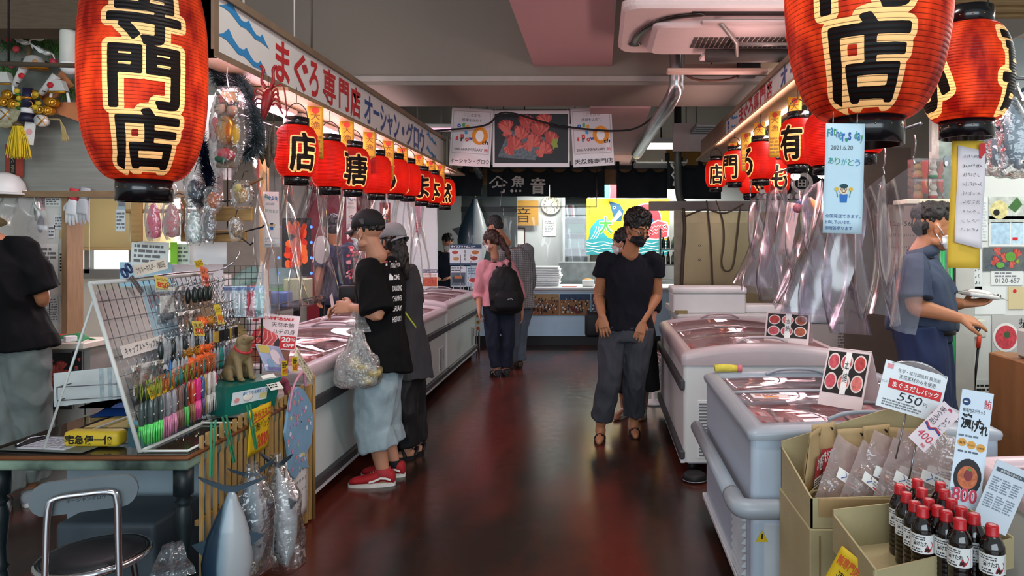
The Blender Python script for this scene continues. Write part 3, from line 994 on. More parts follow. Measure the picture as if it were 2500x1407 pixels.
def freezer(label,x0,x1,y0,y1,h,side,rim=FRIM,arch=.05,bumps=((.61,.07),(.14,.06)),body=FBODY,group='glass-topped chest freezers',rail=None,lids=2,grille=None,rh=.085):
 """side: +1 when the aisle is on its +X side"""
 W,L=x1-x0,y1-y0
 t=thing('chest_freezer',label,'freezer',(x0,y0,0),group=group)
 hw=W/2
 zf=lambda x,y:arch*max(0,1-((x-hw)/hw)**2)
 b=MB()
 rr=.03
 rings=[rring(0,W,0,L,rr,.09),rring(0,W,0,L,rr,h-rh+.01),rring(.075,W-.075,.06,L-.06,rr,h-.075),rring(.09,W-.09,.08,L-.08,rr,.42)]
 rloft(b,rings,body)
 b.build('body',t)
 b=MB()
 o=.012
 prof=[(-o,h-rh),(-o-.004,h-rh*.6),(-o,h-.015),(.02,h),(.055,h),(.065,h-.012),(.065,h-.085)]
 rloft(b,[rring(d,W-d,d,L-d,max(.012,rr-d*.3),z,zf=zf if z>h-rh*.75 else None)for d,z in prof],rim,False,False,True)
 b.build('rim',t)
 MB().box(.03,W-.03,.04,L-.04,.065,.1,mat('#b9bdbf',.5),.01).build('base',t)
 for k,(xx,yy)in enumerate(((.07,.1),(W-.07,.1),(.07,L-.1),(W-.07,L-.1))):
  MB().cyl((xx,yy,0),(xx,yy,.07),.028,BLACK,10).build('foot',t)
 xs=W if side>0 else 0
 for z,hh in bumps:
  MB().box(xs-.008,xs+.028,-.008,L+.008,z-hh/2,z+hh/2,BUMP,.010).build('bumper',t)if side>0 else MB().box(xs-.028,xs+.008,-.008,L+.008,z-hh/2,z+hh/2,BUMP,.010).build('bumper',t)
  # pale trim strip below the lower bumper
 MB().box(xs-.01,xs+.02,0,L,.085,.112,mat('#c9cccd',.4),.004).build('kick_strip',t)if side>0 else MB().box(xs-.02,xs+.01,0,L,.085,.112,mat('#c9cccd',.4),.004).build('kick_strip',t)
 for xx in(.082,W-.094):
  MB().box(xx,xx+.012,.12,L-.12,h-.10,h-.088,FILLSTRIP).build('inner_fill_strip',t)  # glowing strip added under the rim to brighten the interior
 lid=L*.54
 for k in range(lids):
  ya,yb=(.05,.05+lid)if k==0 else(L-.05-lid,L-.05)
  dz=.006 if k==0 else-.012
  g=MB().sheet(lambda a,c:(.055+(W-.11)*a,ya+(yb-ya)*c,h-.012+dz+zf(.055+(W-.11)*a,0)),14,1,LIDG,thick=.004)
  go=g.build('glass_lid',t)
  for yy in(ya,yb-.03):
   fr=MB().sheet(lambda a,c:(.055+(W-.11)*a,yy+.03*c,h-.008+dz+zf(.055+(W-.11)*a,0)),14,1,rim,thick=.016)
   fr.build('lid_frame',go)
  hx=hw
  hy=yb-.02 if k==1 else ya+.02
  MB().tube(catmull([(hx-.17,hy,h+arch*.95+dz),(hx-.1,hy,h+arch+.024+dz),(hx,hy,h+arch+.030+dz),(hx+.1,hy,h+arch+.024+dz),(hx+.17,hy,h+arch*.95+dz)],5),.009,rim,8).build('lid_handle',go)
 if grille=='slots':  # upright louvre field at the low corner of the short side
  g=MB().box(.09,.27,-.004,.004,.12,.50,mat('#dfe0df',.4),.002)
  go=g.build('vent_grille',t)
  s=MB()
  for i in range(17):
   s.box(.10,.26,-.008,-.003,.135+i*.021,.145+i*.021,mat('#6e6f72',.5))
  s.build('slat',go)
 if grille=='louvre':  # moulded louvres on the long side, slotted access panel at the front
  s=MB()
  for i in range(9):
   z=.13+i*.032
   s.add([(-.002,.10,z),(-.002,.34,z),(-.002,.34,z+.03),(-.002,.10,z+.03),(-.02,.11,z+.002),(-.02,.33,z+.002)],[(4,5,2,3),(0,1,5,4),(0,4,3),(1,2,5)],mat('#b9c2c6',.4))
  s.build('side_louvre',t)
  g=MB().box(.05,.35,-.006,.004,.07,.42,mat('#c9cdd3',.4),.004).build('access_panel',t)
  s=MB()
  for i in range(10):
   s.box(.13,.16,-.009,-.005,.13+i*.024,.143+i*.024,mat('#26282b',.5))
  s.build('slot',g)
 if grille=='side':
  g=MB().box(xs-.002,xs+.006,L-.34,L-.12,.2,.44,mat('#c3c7c8',.4),.002).build('vent_grille',t)
  s=MB()
  for i in range(10):
   s.box(xs+.004,xs+.009,L-.33,L-.25,.21+i*.022,.222+i*.022,mat('#7f8487',.5))
  s.box(xs+.004,xs+.010,L-.2,L-.16,.30,.40,mat('#8d9294',.4))
  s.build('slat',g)
 if rail:  # grey tubular push rail around the side and the front
  R=MB()
  z=rail
  R.tube([(-.06,L-.05,z),(-.06,.02,z),],.034,FRIMB,14)
  ro=R.build('push_rail',t)
  MB().tube([(.0,-.06,z),(W+.02,-.06,z)],.034,FRIMB,14).build('push_rail',t)
  MB().tube(catmull([(-.06,.10,z),(-.06,.0,z),(-.045,-.045,z),(0,-.06,z),(.10,-.06,z)],4),.039,FRIMB,14).build('rail_elbow',t)
 return t
freezer('long white glass-topped freezer behind the bamboo fence, nearest on the left',-2.66,-1.66,3.87,5.69,.825,1,rh=.06)
freezer('white glass-topped freezer in the middle of the left row, vent low on its side',-2.66,-1.66,5.73,7.51,.825,1,grille='side',rh=.06)
freezer('taller white freezer at the far end of the left row',-2.62,-1.66,7.56,9.3,.87,1,grille='side',rh=.06)
freezer('blue-white glass-topped freezer with grey push rail, behind the cartons',.605,1.60,2.78,3.98,.80,-1,FRIMB,.012,(),FBODYB,grille='louvre',rail=.50,rh=.045)
freezer('wide white freezer with arched grey rim in the middle of the right row',.55,1.61,4.58,6.35,.815,-1,FRIM,.055,((.60,.07),(.14,.06)),FBODY2,grille='slots')
# frozen packs lying in the freezers
def packs(x0,x1,y0,y1,z,nx,ny,where,seed):
 q=random.Random(seed)
 base=None
 kinds=[]
 for k in range(3):
  t=thing('tuna_pack','film-wrapped frozen tuna pack lying inside the %s'%where,'food pack',(0,0,-5),group='frozen packs in the %s'%where)
  m=MEATS[k]
  bb=MB()
  for i in range(1):
   pr=[(-.09,-.055),(.08,-.06),(.095,.02),(.04,.062),(-.07,.058)]
   bb.prism([(a*(.9+.1*k),c)for a,c in pr],.012,.045+.01*k,m)
  bb.build('meat_block',t)
  MB().box(-.11,.11,-.075,.075,0,.012,mat('#ece6e2' if k!=1 else '#3a3a40',.4),.005).build('tray',t)
  if k==2:
   MB().rect(-.05,-.03,.04,.03,PAPER,.068).rect(-.04,.0,.03,.02,RED,.0692).build('label',t)
  kinds.append(t)
 n=0
 for i in range(nx):
  for j in range(ny):
   xx=x0+(x1-x0)*(i+.5)/nx+q.uniform(-.012,.012)
   yy=y0+(y1-y0)*(j+.5)/ny+q.uniform(-.012,.012)
   k=q.randrange(3)
   src=kinds[k]
   loc=(xx,yy,z+q.uniform(0,.015))
   if src.location.z<-4:
    src.location=loc
    src.rotation_euler=(0,0,PI/2+q.uniform(-.15,.15))
   else:
    dup(src,loc=loc,rz=PI/2+q.uniform(-.15,.15))
 for s in kinds:
  if s.location.z<-4:
   for c in list(s.children):
    bpy.data.objects.remove(c)
   bpy.data.objects.remove(s)
packs(-2.54,-1.78,4.0,5.6,.60,4,6,'nearest left freezer',3)
packs(-2.54,-1.78,5.86,7.4,.60,4,6,'middle left freezer',4)
packs(-2.5,-1.78,7.7,9.2,.66,4,6,'far left freezer',5)
packs(.72,1.50,2.9,3.9,.58,4,5,'freezer behind the cartons',6)
packs(.67,1.5,4.72,6.25,.58,4,6,'wide right freezer',7)
# scalloped row of packaged goods at the near end of the railed freezer
# ================================================================ people
from mathutils.bvhtree import BVHTree
SKIN=mat('#b98468',0.5,var=0.06,scale=12,spec=.35)
SKIN2=mat('#a8714f',0.5,var=0.06,scale=12,spec=.35)
HAIR=mat('#17120f',0.45,var=0.5,scale=60,bump=.5,bscale=120,stretch=(1,1,.25))
HAIRB=mat('#3a221a',0.45,var=0.4,scale=60,bump=.5,bscale=120,stretch=(1,1,.25))
MASKM=mat('#e3e2e4',.7,var=.02)
def fuse(b,voxel,m,name,parent,smooth=4,fold=None,seed=0):
 """one continuous surface from overlapping lofts; fold = (amplitude, frequency, z stretch)"""
 me=bpy.data.meshes.new('tmp')
 me.from_pydata(b.v,[],b.f)
 o=bpy.data.objects.new('tmp',me)
 COL.objects.link(o)
 r=o.modifiers.new('r','REMESH')
 r.mode='VOXEL'
 r.voxel_size=voxel
 if smooth:
  s=o.modifiers.new('s','SMOOTH')
  s.factor=.5
  s.iterations=smooth
 dg=bpy.context.evaluated_depsgraph_get()
 out=bpy.data.meshes.new_from_object(o.evaluated_get(dg))
 bpy.data.objects.remove(o)
 bpy.data.meshes.remove(me)
 out.name=name
 if fold:
  a,f,zs=fold
  a*=1.7
  f*=1.25
  off=V((seed*3.7,seed*1.3,seed*5.1))
  co=[v.co.copy()for v in out.vertices]
  nr=[v.normal.copy()for v in out.vertices]
  res=[]
  for p,m_ in zip(co,nr):
   q=V((p.x*f,p.y*f,p.z*f*zs))+off
   n1=noise.noise(q)
   n2=noise.noise(q*2.3)
   res.extend(p+m_*max(-.003,a*(.75-2.2*abs(n1))+a*.45*n2))
  out.vertices.foreach_set('co',res)
 out.polygons.foreach_set('use_smooth',[True]*len(out.polygons))
 out.materials.clear()
 out.materials.append(m)
 out.update()
 return link(name,out,parent)
def sect(b,secs,n=24,e=2.5):
 """closed loft; secs: (centre, x axis, y axis, rx, ry)"""
 vs,fs=[],[]
 for c,ax,ay,rx,ry in secs:
  for k in range(n):
   t=2*PI*k/n
   ct,st=math.cos(t),math.sin(t)
   vs.append(c+ax*(rx*math.copysign(abs(ct)**(2/e),ct))+ay*(ry*math.copysign(abs(st)**(2/e),st)))
 for i in range(len(secs)-1):
  for k in range(n):
   fs.append((i*n+k,i*n+(k+1)%n,(i+1)*n+(k+1)%n,(i+1)*n+k))
 fs.append(tuple(range(n-1,-1,-1)))
 fs.append(tuple(range((len(secs)-1)*n,len(secs)*n)))
 b.add(vs,fs,SKIN)
def limb(b,pts,rs,n=14,caps=True):
 pp=catmull(pts,5)
 k=len(pts)-1
 rr=[]
 for i in range(len(pp)):
  t=i/5
  j=min(int(t),k-1)
  rr.append(rs[j]+(rs[j+1]-rs[j])*(t-j))
 b.tube(pp,rr,SKIN,n)
 if caps:
  b.ell(pp[0],rr[0],SKIN,12,8)
  b.ell(pp[-1],rr[-1],SKIN,12,8)
def hand(b,w,d,nrm,s=1.0,curl=.5,thumb=1,spread=1.0):
 """hand from wrist w along d; nrm points out of the back of the hand; thumb = +1/-1 side"""
 d=V(d).normalized()
 nrm=(V(nrm)-d*V(nrm).dot(d)).normalized()
 sd=d.cross(nrm)*thumb
 secs=[]
 for t,rx,ry in((-.01,.026,.02),(.02,.034,.019),(.055,.041,.016),(.088,.042,.014)):
  secs.append((w+d*t*s,sd,nrm,rx*s,ry*s))
 sect(b,secs,14,2.6)
 L=((.030,.070),(.010,.080),(-.012,.074),(-.033,.058))
 for k,(o,ln)in enumerate(L):
  p=w+d*.082*s+sd*o*s
  dd=(d+sd*(o*2.2)*spread).normalized()
  pts=[p-dd*.02*s]
  c=0
  cur=p
  pts.append(cur)
  for seg,fr in((0,.45),(1,.32),(2,.23)):
   c+=curl*(.55,.75,.55)[seg]
   di=(dd*math.cos(c)-nrm*math.sin(c))
   cur=cur+di*ln*fr*s
   pts.append(cur)
  b.tube(pts,[.0095*s,.0092*s,.0086*s,.008*s,.0068*s],SKIN,9)
  b.ell(pts[-1],.0068*s,SKIN,8,6)
 p=w+d*.018*s+sd*.024*s
 td=(d*.75+sd*.75-nrm*.25*(1+curl)).normalized()
 t2=(d*.95+sd*.25-nrm*.45*(.5+curl)).normalized()
 p2=p+td*.045*s
 p3=p2+t2*.032*s
 p4=p3+(t2-sd*.3*curl).normalized()*.026*s
 b.tube([p,p2,p3,p4],[.0145*s,.0125*s,.010*s,.008*s],SKIN,10)
 b.ell(p4,.008*s,SKIN,8,6)
class Fig:
 def __init__(s,name,label,base,J,facing,hd=(0,0,0),skin=SKIN,size=1.0,group=None,hand_l=None,hand_r=None,feet=True,voxel=.0055,female=False):
  """J: world joints; facing: yaw of the chest (0 = away from the camera, +Y); hd: head yaw, pitch (+ = down), roll in world terms"""
  s.base=V(base)
  s.J={k:V(v)-s.base for k,v in J.items()}
  s.t=thing(name,label,'person',tuple(base),group=group)
  s.k=size
  s.skin=skin
  s.fem=female
  J=s.J
  s.f=V((-math.sin(facing),math.cos(facing),0))
  if 'head' in J:
   s.H=MX.Translation(J['head'])@MX.Rotation(hd[0],4,'Z')@MX.Rotation(-hd[1],4,'X')@MX.Rotation(hd[2],4,'Y')@MX.Scale(size,4)
  b=MB()
  s.torso(b,0.0,-.05,.93)
  for q in 'lr':
   sh,el,wr=J['sh'+q],J['el'+q],J['wr'+q]
   up=(el-sh).normalized()
   limb(b,[sh,sh+(el-sh)*.4,el,el+(wr-el)*.3,wr],[r*size*(.9 if female else 1)for r in(.050,.049,.041,.043,.027)])
   hs=hand_l if q=='l' else hand_r
   if hs:
    hand(b,wr,hs[0],hs[1],size*(.9 if female else 1.02),hs[2]if len(hs)>2 else.4,hs[3]if len(hs)>3 else 1)
   hp,kn,an=J['hp'+q],J['kn'+q],J['an'+q]
   limb(b,[hp,hp+(kn-hp)*.4,kn,kn+(an-kn)*.35,an],[r*size for r in(.085,.078,.056,.056,.036)])
   if feet and 'to'+q in J:
    d=J['to'+q]
    a=V((an.x,an.y,an.z))
    g=V((an.x,an.y,.03))
    e=V((d.x,d.y,.022))
    limb(b,[a,g+(a-g)*.5,g],[.036*size,.04*size,.036*size])
    limb(b,[g-(e-g).normalized()*.035,g+(e-g)*.3,g+(e-g)*.7,e],[.03,.034,.034,.022])
  nk=J['neck']
  if 'head' in J:
   hc=s.H@V((0,-.018,-.06))
   limb(b,[nk-(hc-nk)*.2,nk+(hc-nk)*.5,hc],[r*size for r in((.062,.054,.053)if not female else(.05,.044,.045))])
   s.head(b)
  s.body=fuse(b,voxel,skin,'body',s.t,3)
  me=s.body.data
  s.bvh=BVHTree.FromPolygons([v.co for v in me.vertices],[p.vertices for p in me.polygons])
 def spine(s,t):
  J=s.J
  a=(J['hpl']+J['hpr'])/2
  c=J.get('chest',(J['shl']+J['shr'])/2*.62+a*.38)
  n=(J['shl']+J['shr'])/2
  if t<.62:
   return a+(c-a)*(t/.62)
  return c+(n-c)*((t-.62)/.38)
 def torso(s,b,ease,t0,t1,hem=0.0,prof=None):
  J=s.J
  wS=(J['shr']-J['shl'])
  wH=(J['hpr']-J['hpl'])
  half=wS.length/2
  secs=[]
  PR=prof or((-.30,.15,.115),(-.05,.160,.118),(.12,.155,.112),(.40,.138,.102),(.62,.155,.112),(.80,.165,.115),(.92,.150,.095),(1.0,.115,.075),(1.08,.065,.058))
  steps=[t0+(t1-t0)*i/12 for i in range(13)]+([1.0,1.08]if t1>.9 else[])
  for t in steps:
   for(ta,xa,ya),(tb,xb,yb)in zip(PR,PR[1:]):
    if ta<=t<=tb:
     k=(t-ta)/(tb-ta)
     rx,ry=xa+(xb-xa)*k,ya+(yb-ya)*k
     break
   else:
    rx,ry=PR[0][1:]if t<PR[0][0]else PR[-1][1:]
   c=s.spine(t)
   k=min(1,max(0,t))
   w=(wH.normalized()*(1-k)+wS.normalized()*k).normalized()
   up=(s.spine(t+.05)-s.spine(t-.05)).normalized()
   if abs(t)<0.0 or t<0:
    up=V((0,0,1))
   dpt=w.cross(up).normalized()*-1
   dpt=up.cross(w).normalized()
   sc=s.k*(half/(.185*s.k)if t>.5 else 1+(half/(.185*s.k)-1)*max(0,t)/.5)
   hh=ease+hem*max(0,(.4-t))
   secs.append((c,w,dpt,rx*sc+hh,ry*s.k+hh))
  sect(b,secs)
 def head(s,b):
  H=s.H
  E=lambda c,r:b.ell((0,0,0),1.0,SKIN,20,14,H@MX.Translation(V(c))@MX.Diagonal((r[0],r[1],r[2],1)))
  E((0,-.012,.035),(.077,.098,.092))
  E((0,.012,-.005),(.069,.078,.095))
  E((0,.030,-.055),(.055,.058,.062))
  E((0,.062,-.098),(.026,.024,.020))
  E((0,.078,.028),(.052,.016,.014))
  for sx in(-1,1):
   E((sx*.036,.066,-.030),(.024,.022,.022))
   E((sx*.052,.012,-.075),(.016,.036,.022))
   E((sx*.077,-.006,-.012),(.009,.018,.031))
   E((sx*.081,-.013,.003),(.007,.012,.016))
   E((sx*.012,.096,-.036),(.010,.010,.008))
  b.tube([H@V((0,.085,.022)),H@V((0,.096,-.012)),H@V((0,.108,-.034))],[.008,.010,.013],SKIN,10)
  b.ell(H@V((0,.106,-.036)),.013,SKIN,10,7)
  E((0,.086,-.064),(.024,.010,.006))
  E((0,.084,-.075),(.021,.010,.007))
 def eyes(s,brow=HAIR):
  for sx in(-1,1):
   e=MB().ell((0,0,0),1,mat('#e9e4dc',.3,var=0),12,8,s.H@MX.Translation((sx*.034,.075,-.002))@MX.Diagonal((.015,.010,.0085,1)))
   e.ell((0,0,0),1,mat('#1b120d',.2,var=0),10,8,s.H@MX.Translation((sx*.034,.083,-.002))@MX.Diagonal((.007,.004,.007,1)))
   e.build('eye',s.t)
   MB().tube([s.H@V((sx*.014,.093,.026)),s.H@V((sx*.034,.091,.033)),s.H@V((sx*.054,.074,.027))],[.004,.005,.003],brow,6).build('eyebrow',s.t)
 def hair(s,m=HAIR,r=(.084,.101,.086),c=(0,-.022,.060),extra=(((0,-.058,.005),(.068,.052,.075)),),amp=.006,freq=26,name='hair'):
  b=MB()
  b.ell((0,0,0),1,m,24,18,s.H@MX.Translation(V(c))@MX.Diagonal((*r,1)))
  for cc,rr in extra:
   b.ell((0,0,0),1,m,18,14,s.H@MX.Translation(V(cc))@MX.Diagonal((*rr,1)))
  return fuse(b,.006,m,name,s.t,2,(amp,freq,.5),3)
 def cap(s,m,brim=0.0,name='cap',back=True):
  """cap dome; brim = yaw of the visor relative to the face"""
  b=MB()
  T=s.H
  prof=[(.0,.142),(.035,.139),(.062,.124),(.083,.098),(.094,.062),(.096,.030),(.092,.028)]
  b.lathe([(r,z)for r,z in reversed(prof)],m,28,T@MX.Translation((0,-.012,0)),sy=1.12)
  o=b.build(name,s.t)
  R=T@MX.Rotation(brim,4,'Z')
  def fn(a,c):
   x=(a-.5)*2
   y=.085+c*(.085*math.sqrt(max(0,1-x*x*.85))+.0)
   return(x*.082*(1-.08*c),y-abs(x)**2*.05,.036-.022*c-.028*x*x)
  MB().sheet(fn,12,5,m,R,thick=.004).build('visor',o)
  MB().ell((0,-.012,.143),(.007,.007,.004),m,8,5,T).build('button',o)
  return o
 def surf(s,yaw,z,off=.004,bvh=None,rad=.3):
  """point on the head in direction yaw (0 = face front) at height z, pushed out"""
  o=s.H@V((math.sin(yaw)*rad,math.cos(yaw)*rad,z))
  q=s.H@V((0,.0,z))
  h=(bvh or s.bvh).ray_cast(o,(q-o).normalized())
  if h[0]is None:
   return q
  return h[0]+(o-q).normalized()*off
 def mask(s,m=MASKM,w=1.15,top=-.016,bot=-.118):
  def fn(a,c):
   x=(a-.5)*2
   z=top+(bot-top)*c
   z+=.030*(abs(x)**1.6)*(1-c)*-1+.034*abs(x)*c
   p=s.surf(x*w,z,.006)
   if abs(x)<.55 and.25<c<.9:
    p+=(s.H.to_3x3()@V((0,1,0))).normalized()*.010*(1-abs(x)/.55)*math.sin(PI*(c-.25)/.65)
   return p
  o=MB().sheet(fn,18,12,m,thick=.002).build('face_mask',s.t)
  for sx in(-1,1):
   for zz,za in((top-.018,.012),(bot+.028,-.035)):
    a=s.surf(sx*w*.98,zz,.006)
    e=s.H@V((sx*.088,-.014,za))
    MB().tube([a,(a+e)/2+(s.H.to_3x3()@V((sx,0,0)))*.006,e],.0022,m,6).build('ear_loop',o)
  return o
 def glasses(s,m=BLACK):
  b=MB()
  for sx in(-1,1):
   pts=[s.H@V((sx*.035+.026*math.cos(t)*(1 if abs(math.cos(t))<.8 else 1),.099-.006*abs(math.cos(t)),-.005+.019*math.sin(t)))for t in[2*PI*i/14 for i in range(15)]]
   b.tube(pts,.0018,m,6)
   b.tube([s.H@V((sx*.060,.090,.002)),s.H@V((sx*.079,.04,.004)),s.H@V((sx*.083,-.012,.008))],.0018,m,6)
  b.tube([s.H@V((-.010,.101,0)),s.H@V((0,.104,.003)),s.H@V((.010,.101,0))],.0018,m,6)
  o=b.build('glasses',s.t)
  g=MB()
  for sx in(-1,1):
   g.disc(0,0,.025,GLASS,0,s.H@MX.Translation((sx*.035,.098,-.005))@MX.Rotation(-PI/2,4,'X'),ry=.018)
  g.build('lens',o)
  return o
 def shirt(s,m,hem=-.25,sleeve=.55,ease=.022,flare=.02,sl=.018,name='shirt',fold=(.006,9,.55),voxel=.008,top=.97,seed=1,prof=None,smooth=3):
  b=MB()
  s.torso(b,ease,hem,top,flare,prof)
  J=s.J
  for q in 'lr':
   sh,el,wr=J['sh'+q],J['el'+q],J['wr'+q]
   c=s.spine(.95)
   i=sh+(c-sh)*.35
   if sleeve<=1:
    e=sh+(el-sh)*sleeve
    pts,rs=[i,sh,e],[.056+sl*.3,.057+sl*.6,.058+sl*1.5]
   else:
    e=el+(wr-el)*(sleeve-1)
    pts,rs=[i,sh,sh+(el-sh)*.6,el,e],[.056+sl*.3,.056+sl*.6,.054+sl,.048+sl,.040+sl]
   pp=catmull(pts,5)
   rr=[rs[min(int(k/5),len(rs)-2)]+(rs[min(int(k/5),len(rs)-2)+1]-rs[min(int(k/5),len(rs)-2)])*(k/5-min(int(k/5),len(rs)-2))for k in range(len(pp))]
   b.tube(pp,[r*s.k for r in rr],m,16)
  o=fuse(b,voxel,m,name,s.t,smooth,fold,seed)
  return o
 def pants(s,m,length=1.0,ease=.018,wide=.0,name='trousers',fold=(.006,10,.35),voxel=.008,top=.12,seed=2,smooth=3):
  b=MB()
  s.torso(b,ease*.7,-.10,top)
  J=s.J
  for q in 'lr':
   hp,kn,an=J['hp'+q],J['kn'+q],J['an'+q]
   if length>.5:
    k=(length-.5)*2
    e=kn+(an-kn)*k
    pts=[hp+(hp-kn)*.10,hp+(kn-hp)*.3,kn,kn+(e-kn)*.5,e]
    rs=[.092,.088,.062,.058,.052]
   else:
    e=hp+(kn-hp)*length*2
    pts=[hp+(hp-kn)*.10,hp+(e-hp)*.3,hp+(e-hp)*.6,e]
    rs=[.092,.090,.085,.08]
   pp=catmull(pts,5)
   n=len(pts)
   rr=[]
   for i in range(len(pp)):
    t=i/5
    j=min(int(t),n-2)
    rr.append((rs[j]+(rs[j+1]-rs[j])*(t-j))*s.k+ease+wide*(t/(n-1)))
   b.tube(pp,rr,m,18)
  return fuse(b,voxel,m,name,s.t,smooth,fold,seed)
 def shoe(s,q,up,sole=None,L=.27,W=.048,name='shoe',stripe=None,high=.075,lace=None):
  an,to=s.J['an'+q],s.J['to'+q]
  d=V((to.x-an.x,to.y-an.y,0)).normalized()
  sd=V((d.y,-d.x,0))
  T=MX(((sd.x,d.x,0,an.x),(sd.y,d.y,0,an.y),(0,0,1,0),(0,0,0,1)))
  b=MB()
  pr=((-.068,.026,.045),(-.060,.036,.072),(-.02,.038,.082),(.03,.040,.075),(.07,.044,.058),(.12,.047,.044),(.165,.043,.036),(.19,.028,.026),(.198,.012,.016))
  k=L/.27
  secs=[]
  for y,w,h in pr:
   h=h*high/.075
   secs.append((T@V((0,y*k,.016+h/2)),T.to_3x3()@V((1,0,0)),V((0,0,1)),w*W/.048,h/2))
  sect(b,secs,18,2.3)
  o=fuse(b,.006,up,name,s.t,2)
  out=[]
  for i in range(28):
   t=2*PI*i/28
   y=math.sin(t)
   w=(.046 if y>0 else.040)*(1-.1*max(0,y))*W/.048
   out.append((w*math.copysign(abs(math.cos(t))**.75,math.cos(t)),(.066+.136*y)*k))
  MB().prism(out,.0,.026,sole or WHITE,T).build('sole',o)
  if stripe:
   m=MB()
   for sx in(-1,1):
    pts=[(-.05,.048),(-.02,.058),(.01,.060),(.04,.046),(.075,.036)]
    for(y0,z0),(y1,z1)in zip(pts,pts[1:]):
     x=sx*.0475*W/.048
     m.add([T@V((x,y0*k,z0-.006)),T@V((x,y1*k,z1-.006)),T@V((x*.96,y1*k,z1+.006)),T@V((x*.96,y0*k,z0+.006))],[(0,1,2,3)],stripe)
   m.build('stripe',o)
  if lace:
   m=MB()
   for i in range(5):
    y=.04+i*.014
    z=.098-i*.009
    m.tube([T@V((-.022,y*k,z-.008)),T@V((0,(y+.004)*k,z+.004)),T@V((.022,y*k,z-.008))],.003,lace,6)
   m.build('lace',o)
  return o
 def sandal(s,q,m,straps):
  an,to=s.J['an'+q],s.J['to'+q]
  d=V((to.x-an.x,to.y-an.y,0)).normalized()
  sd=V((d.y,-d.x,0))
  T=MX(((sd.x,d.x,0,an.x),(sd.y,d.y,0,an.y),(0,0,1,0),(0,0,0,1)))
  out=[(.044*math.copysign(abs(math.cos(t))**.8,math.cos(t)),.055+.125*math.sin(t))for t in[2*PI*i/24 for i in range(24)]]
  o=MB().prism(out,0,.022,m,T).build('sandal',s.t)
  for pts,r in straps:
   MB().tube(catmull([T@V(p)for p in pts],5),r,m,8,sq=.5).build('strap',o)
  return o
def project(p,target,direction,off=.003):
 """lay flat print onto a garment along a direction (parent-local)"""
 me=target.data
 bv=BVHTree.FromPolygons([v.co for v in me.vertices],[q.vertices for q in me.polygons])
 d=V(direction).normalized()
 out=[]
 for v in p.v:
  h=bv.ray_cast(V(v)-d*.5,d)
  out.append(tuple(h[0]-d*off)if h[0]is not None else v)
 p.v=out
 return p
def FL(u,v):
 """point on the floor seen at a pixel"""
 y=EYE*F/(v-CV)
 return V(((u-CU)*y/F,y,0))
 # ---- man with the black cap, profile to the left, carrying the plastic bag
b0=V((-1.44,4.46,0))
J=dict(head=P(897,566,4.47),neck=P(918,618,4.48),shl=P(900,664,4.30),shr=P(948,658,4.66),ell=P(922,765,4.22),wrl=P(860,752,4.28),elr=P(905,765,4.74),wrr=P(852,752,4.52),
hpl=P(922,880,4.38),hpr=P(932,880,4.56),knl=P(912,1035,4.40),knr=P(935,1035,4.60),anl=P(936,1155,4.41),anr=P(962,1135,4.58),tol=P(868,1172,4.39),tor=P(905,1155,4.58),chest=P(930,735,4.48))
g=Fig('person','man in a black printed t-shirt, black cap and red sneakers holding a carrier bag',b0,J,PI/2-.25,(PI/2-.35,.12,0),SKIN,1.02,hand_l=((-1,.12,.05),(.25,-1,.3),.9,1),hand_r=((-1,-.35,-.05),(0,.6,.8),.9,-1),feet=True)
TEE=mat('#0b0b0c',.85,var=.12,scale=20,spec=.15)
sh=g.shirt(TEE,hem=-.13,sleeve=.98,ease=.032,flare=.10,sl=.03,fold=(.007,7,.5),seed=1)
pr=MB()
# printed lines down the back, seen at the right edge
Tb=MX.Translation(P(955,656,4.2)-b0)@MX.Rotation(.42,4,'Z')@MX.Rotation(PI/2,4,'X')
WH=mat('#dcdcda',.7,var=0)
k=4.45/F
def tl(s,y0,x0,x1,h,m=WH):
 pr.text(s,x0*k,-(y0-640+h)*k,x1*k,-(y0-640)*k,m,0,Tb,.02)
pr.rect(-14*k,-2*k,-2*k,14*k,RED,0,Tb).rect(-9*k,4*k,-5*k,9*k,WH,0,Tb)
tl('ProdnTube',626,2,30,16)
pr.poly([(0,-14*k),(8*k,-22*k),(8*k,-30*k),(-2*k,-30*k),(-2*k,-22*k)][::-1],WH,0,Tb)
tl('OME',658,10,24,12)
for s_,y_ in(('DANCING',684),('CHANNEL',708),('BRIAY',732),('HISTORY',758)):
 tl(s_,y_,6,29,13)
project(pr,sh,(-.35,1,0)).build('back_print',g.t)
JEAN=mat('#8ea0a6',.85,var=.10,scale=14,bump=.15,bscale=200)
g.pants(JEAN,.74,.030,.035,'shorts',fold=(.008,7,.5),seed=4)
g.hair(HAIR,(.079,.093,.05),(0,-.020,.026),())
cp=g.cap(mat('#121214',.75,var=.1),0)
m=MB().rect(-.018,-.014,.018,.020,mat('#4a4a4c',.7),0,g.H@MX.Translation((-.093,-.035,.055))@MX.Rotation(-PI/2,4,'Z')@MX.Rotation(PI/2,4,'X'))
m.build('patch',cp)
g.mask()
g.glasses(mat('#5a5350',.4))
for q in 'lr':
 g.shoe(q,mat('#a01820',.7,var=.08),mat('#d8d4cc',.6),.29,.05,'sneaker',mat('#e0dcd4',.6),.085,mat('#8d7a4a',.7))
 an=g.J['an'+q]
 MB().lathe([(.044,-.04),(.047,0),(.045,.035),(.040,.03)],mat('#15151a' if q=='r' else '#a03038',.9),16,c=(an.x,an.y,an.z+.0)).build('sock',g.t)
MB().tube([g.J['wrl']+V((-.075,.0,.03)),g.J['wrl']+V((-.10,.0,.055))],.001,PAPER).build('fold_mark',g.t)if False else None
card('paper_slip','small white paper slip held by the man with the black cap','paper',frame(P(810,735,4.36),-.9,0,.5),.055,.085,None,mat('#e9cfca',.7),.001)
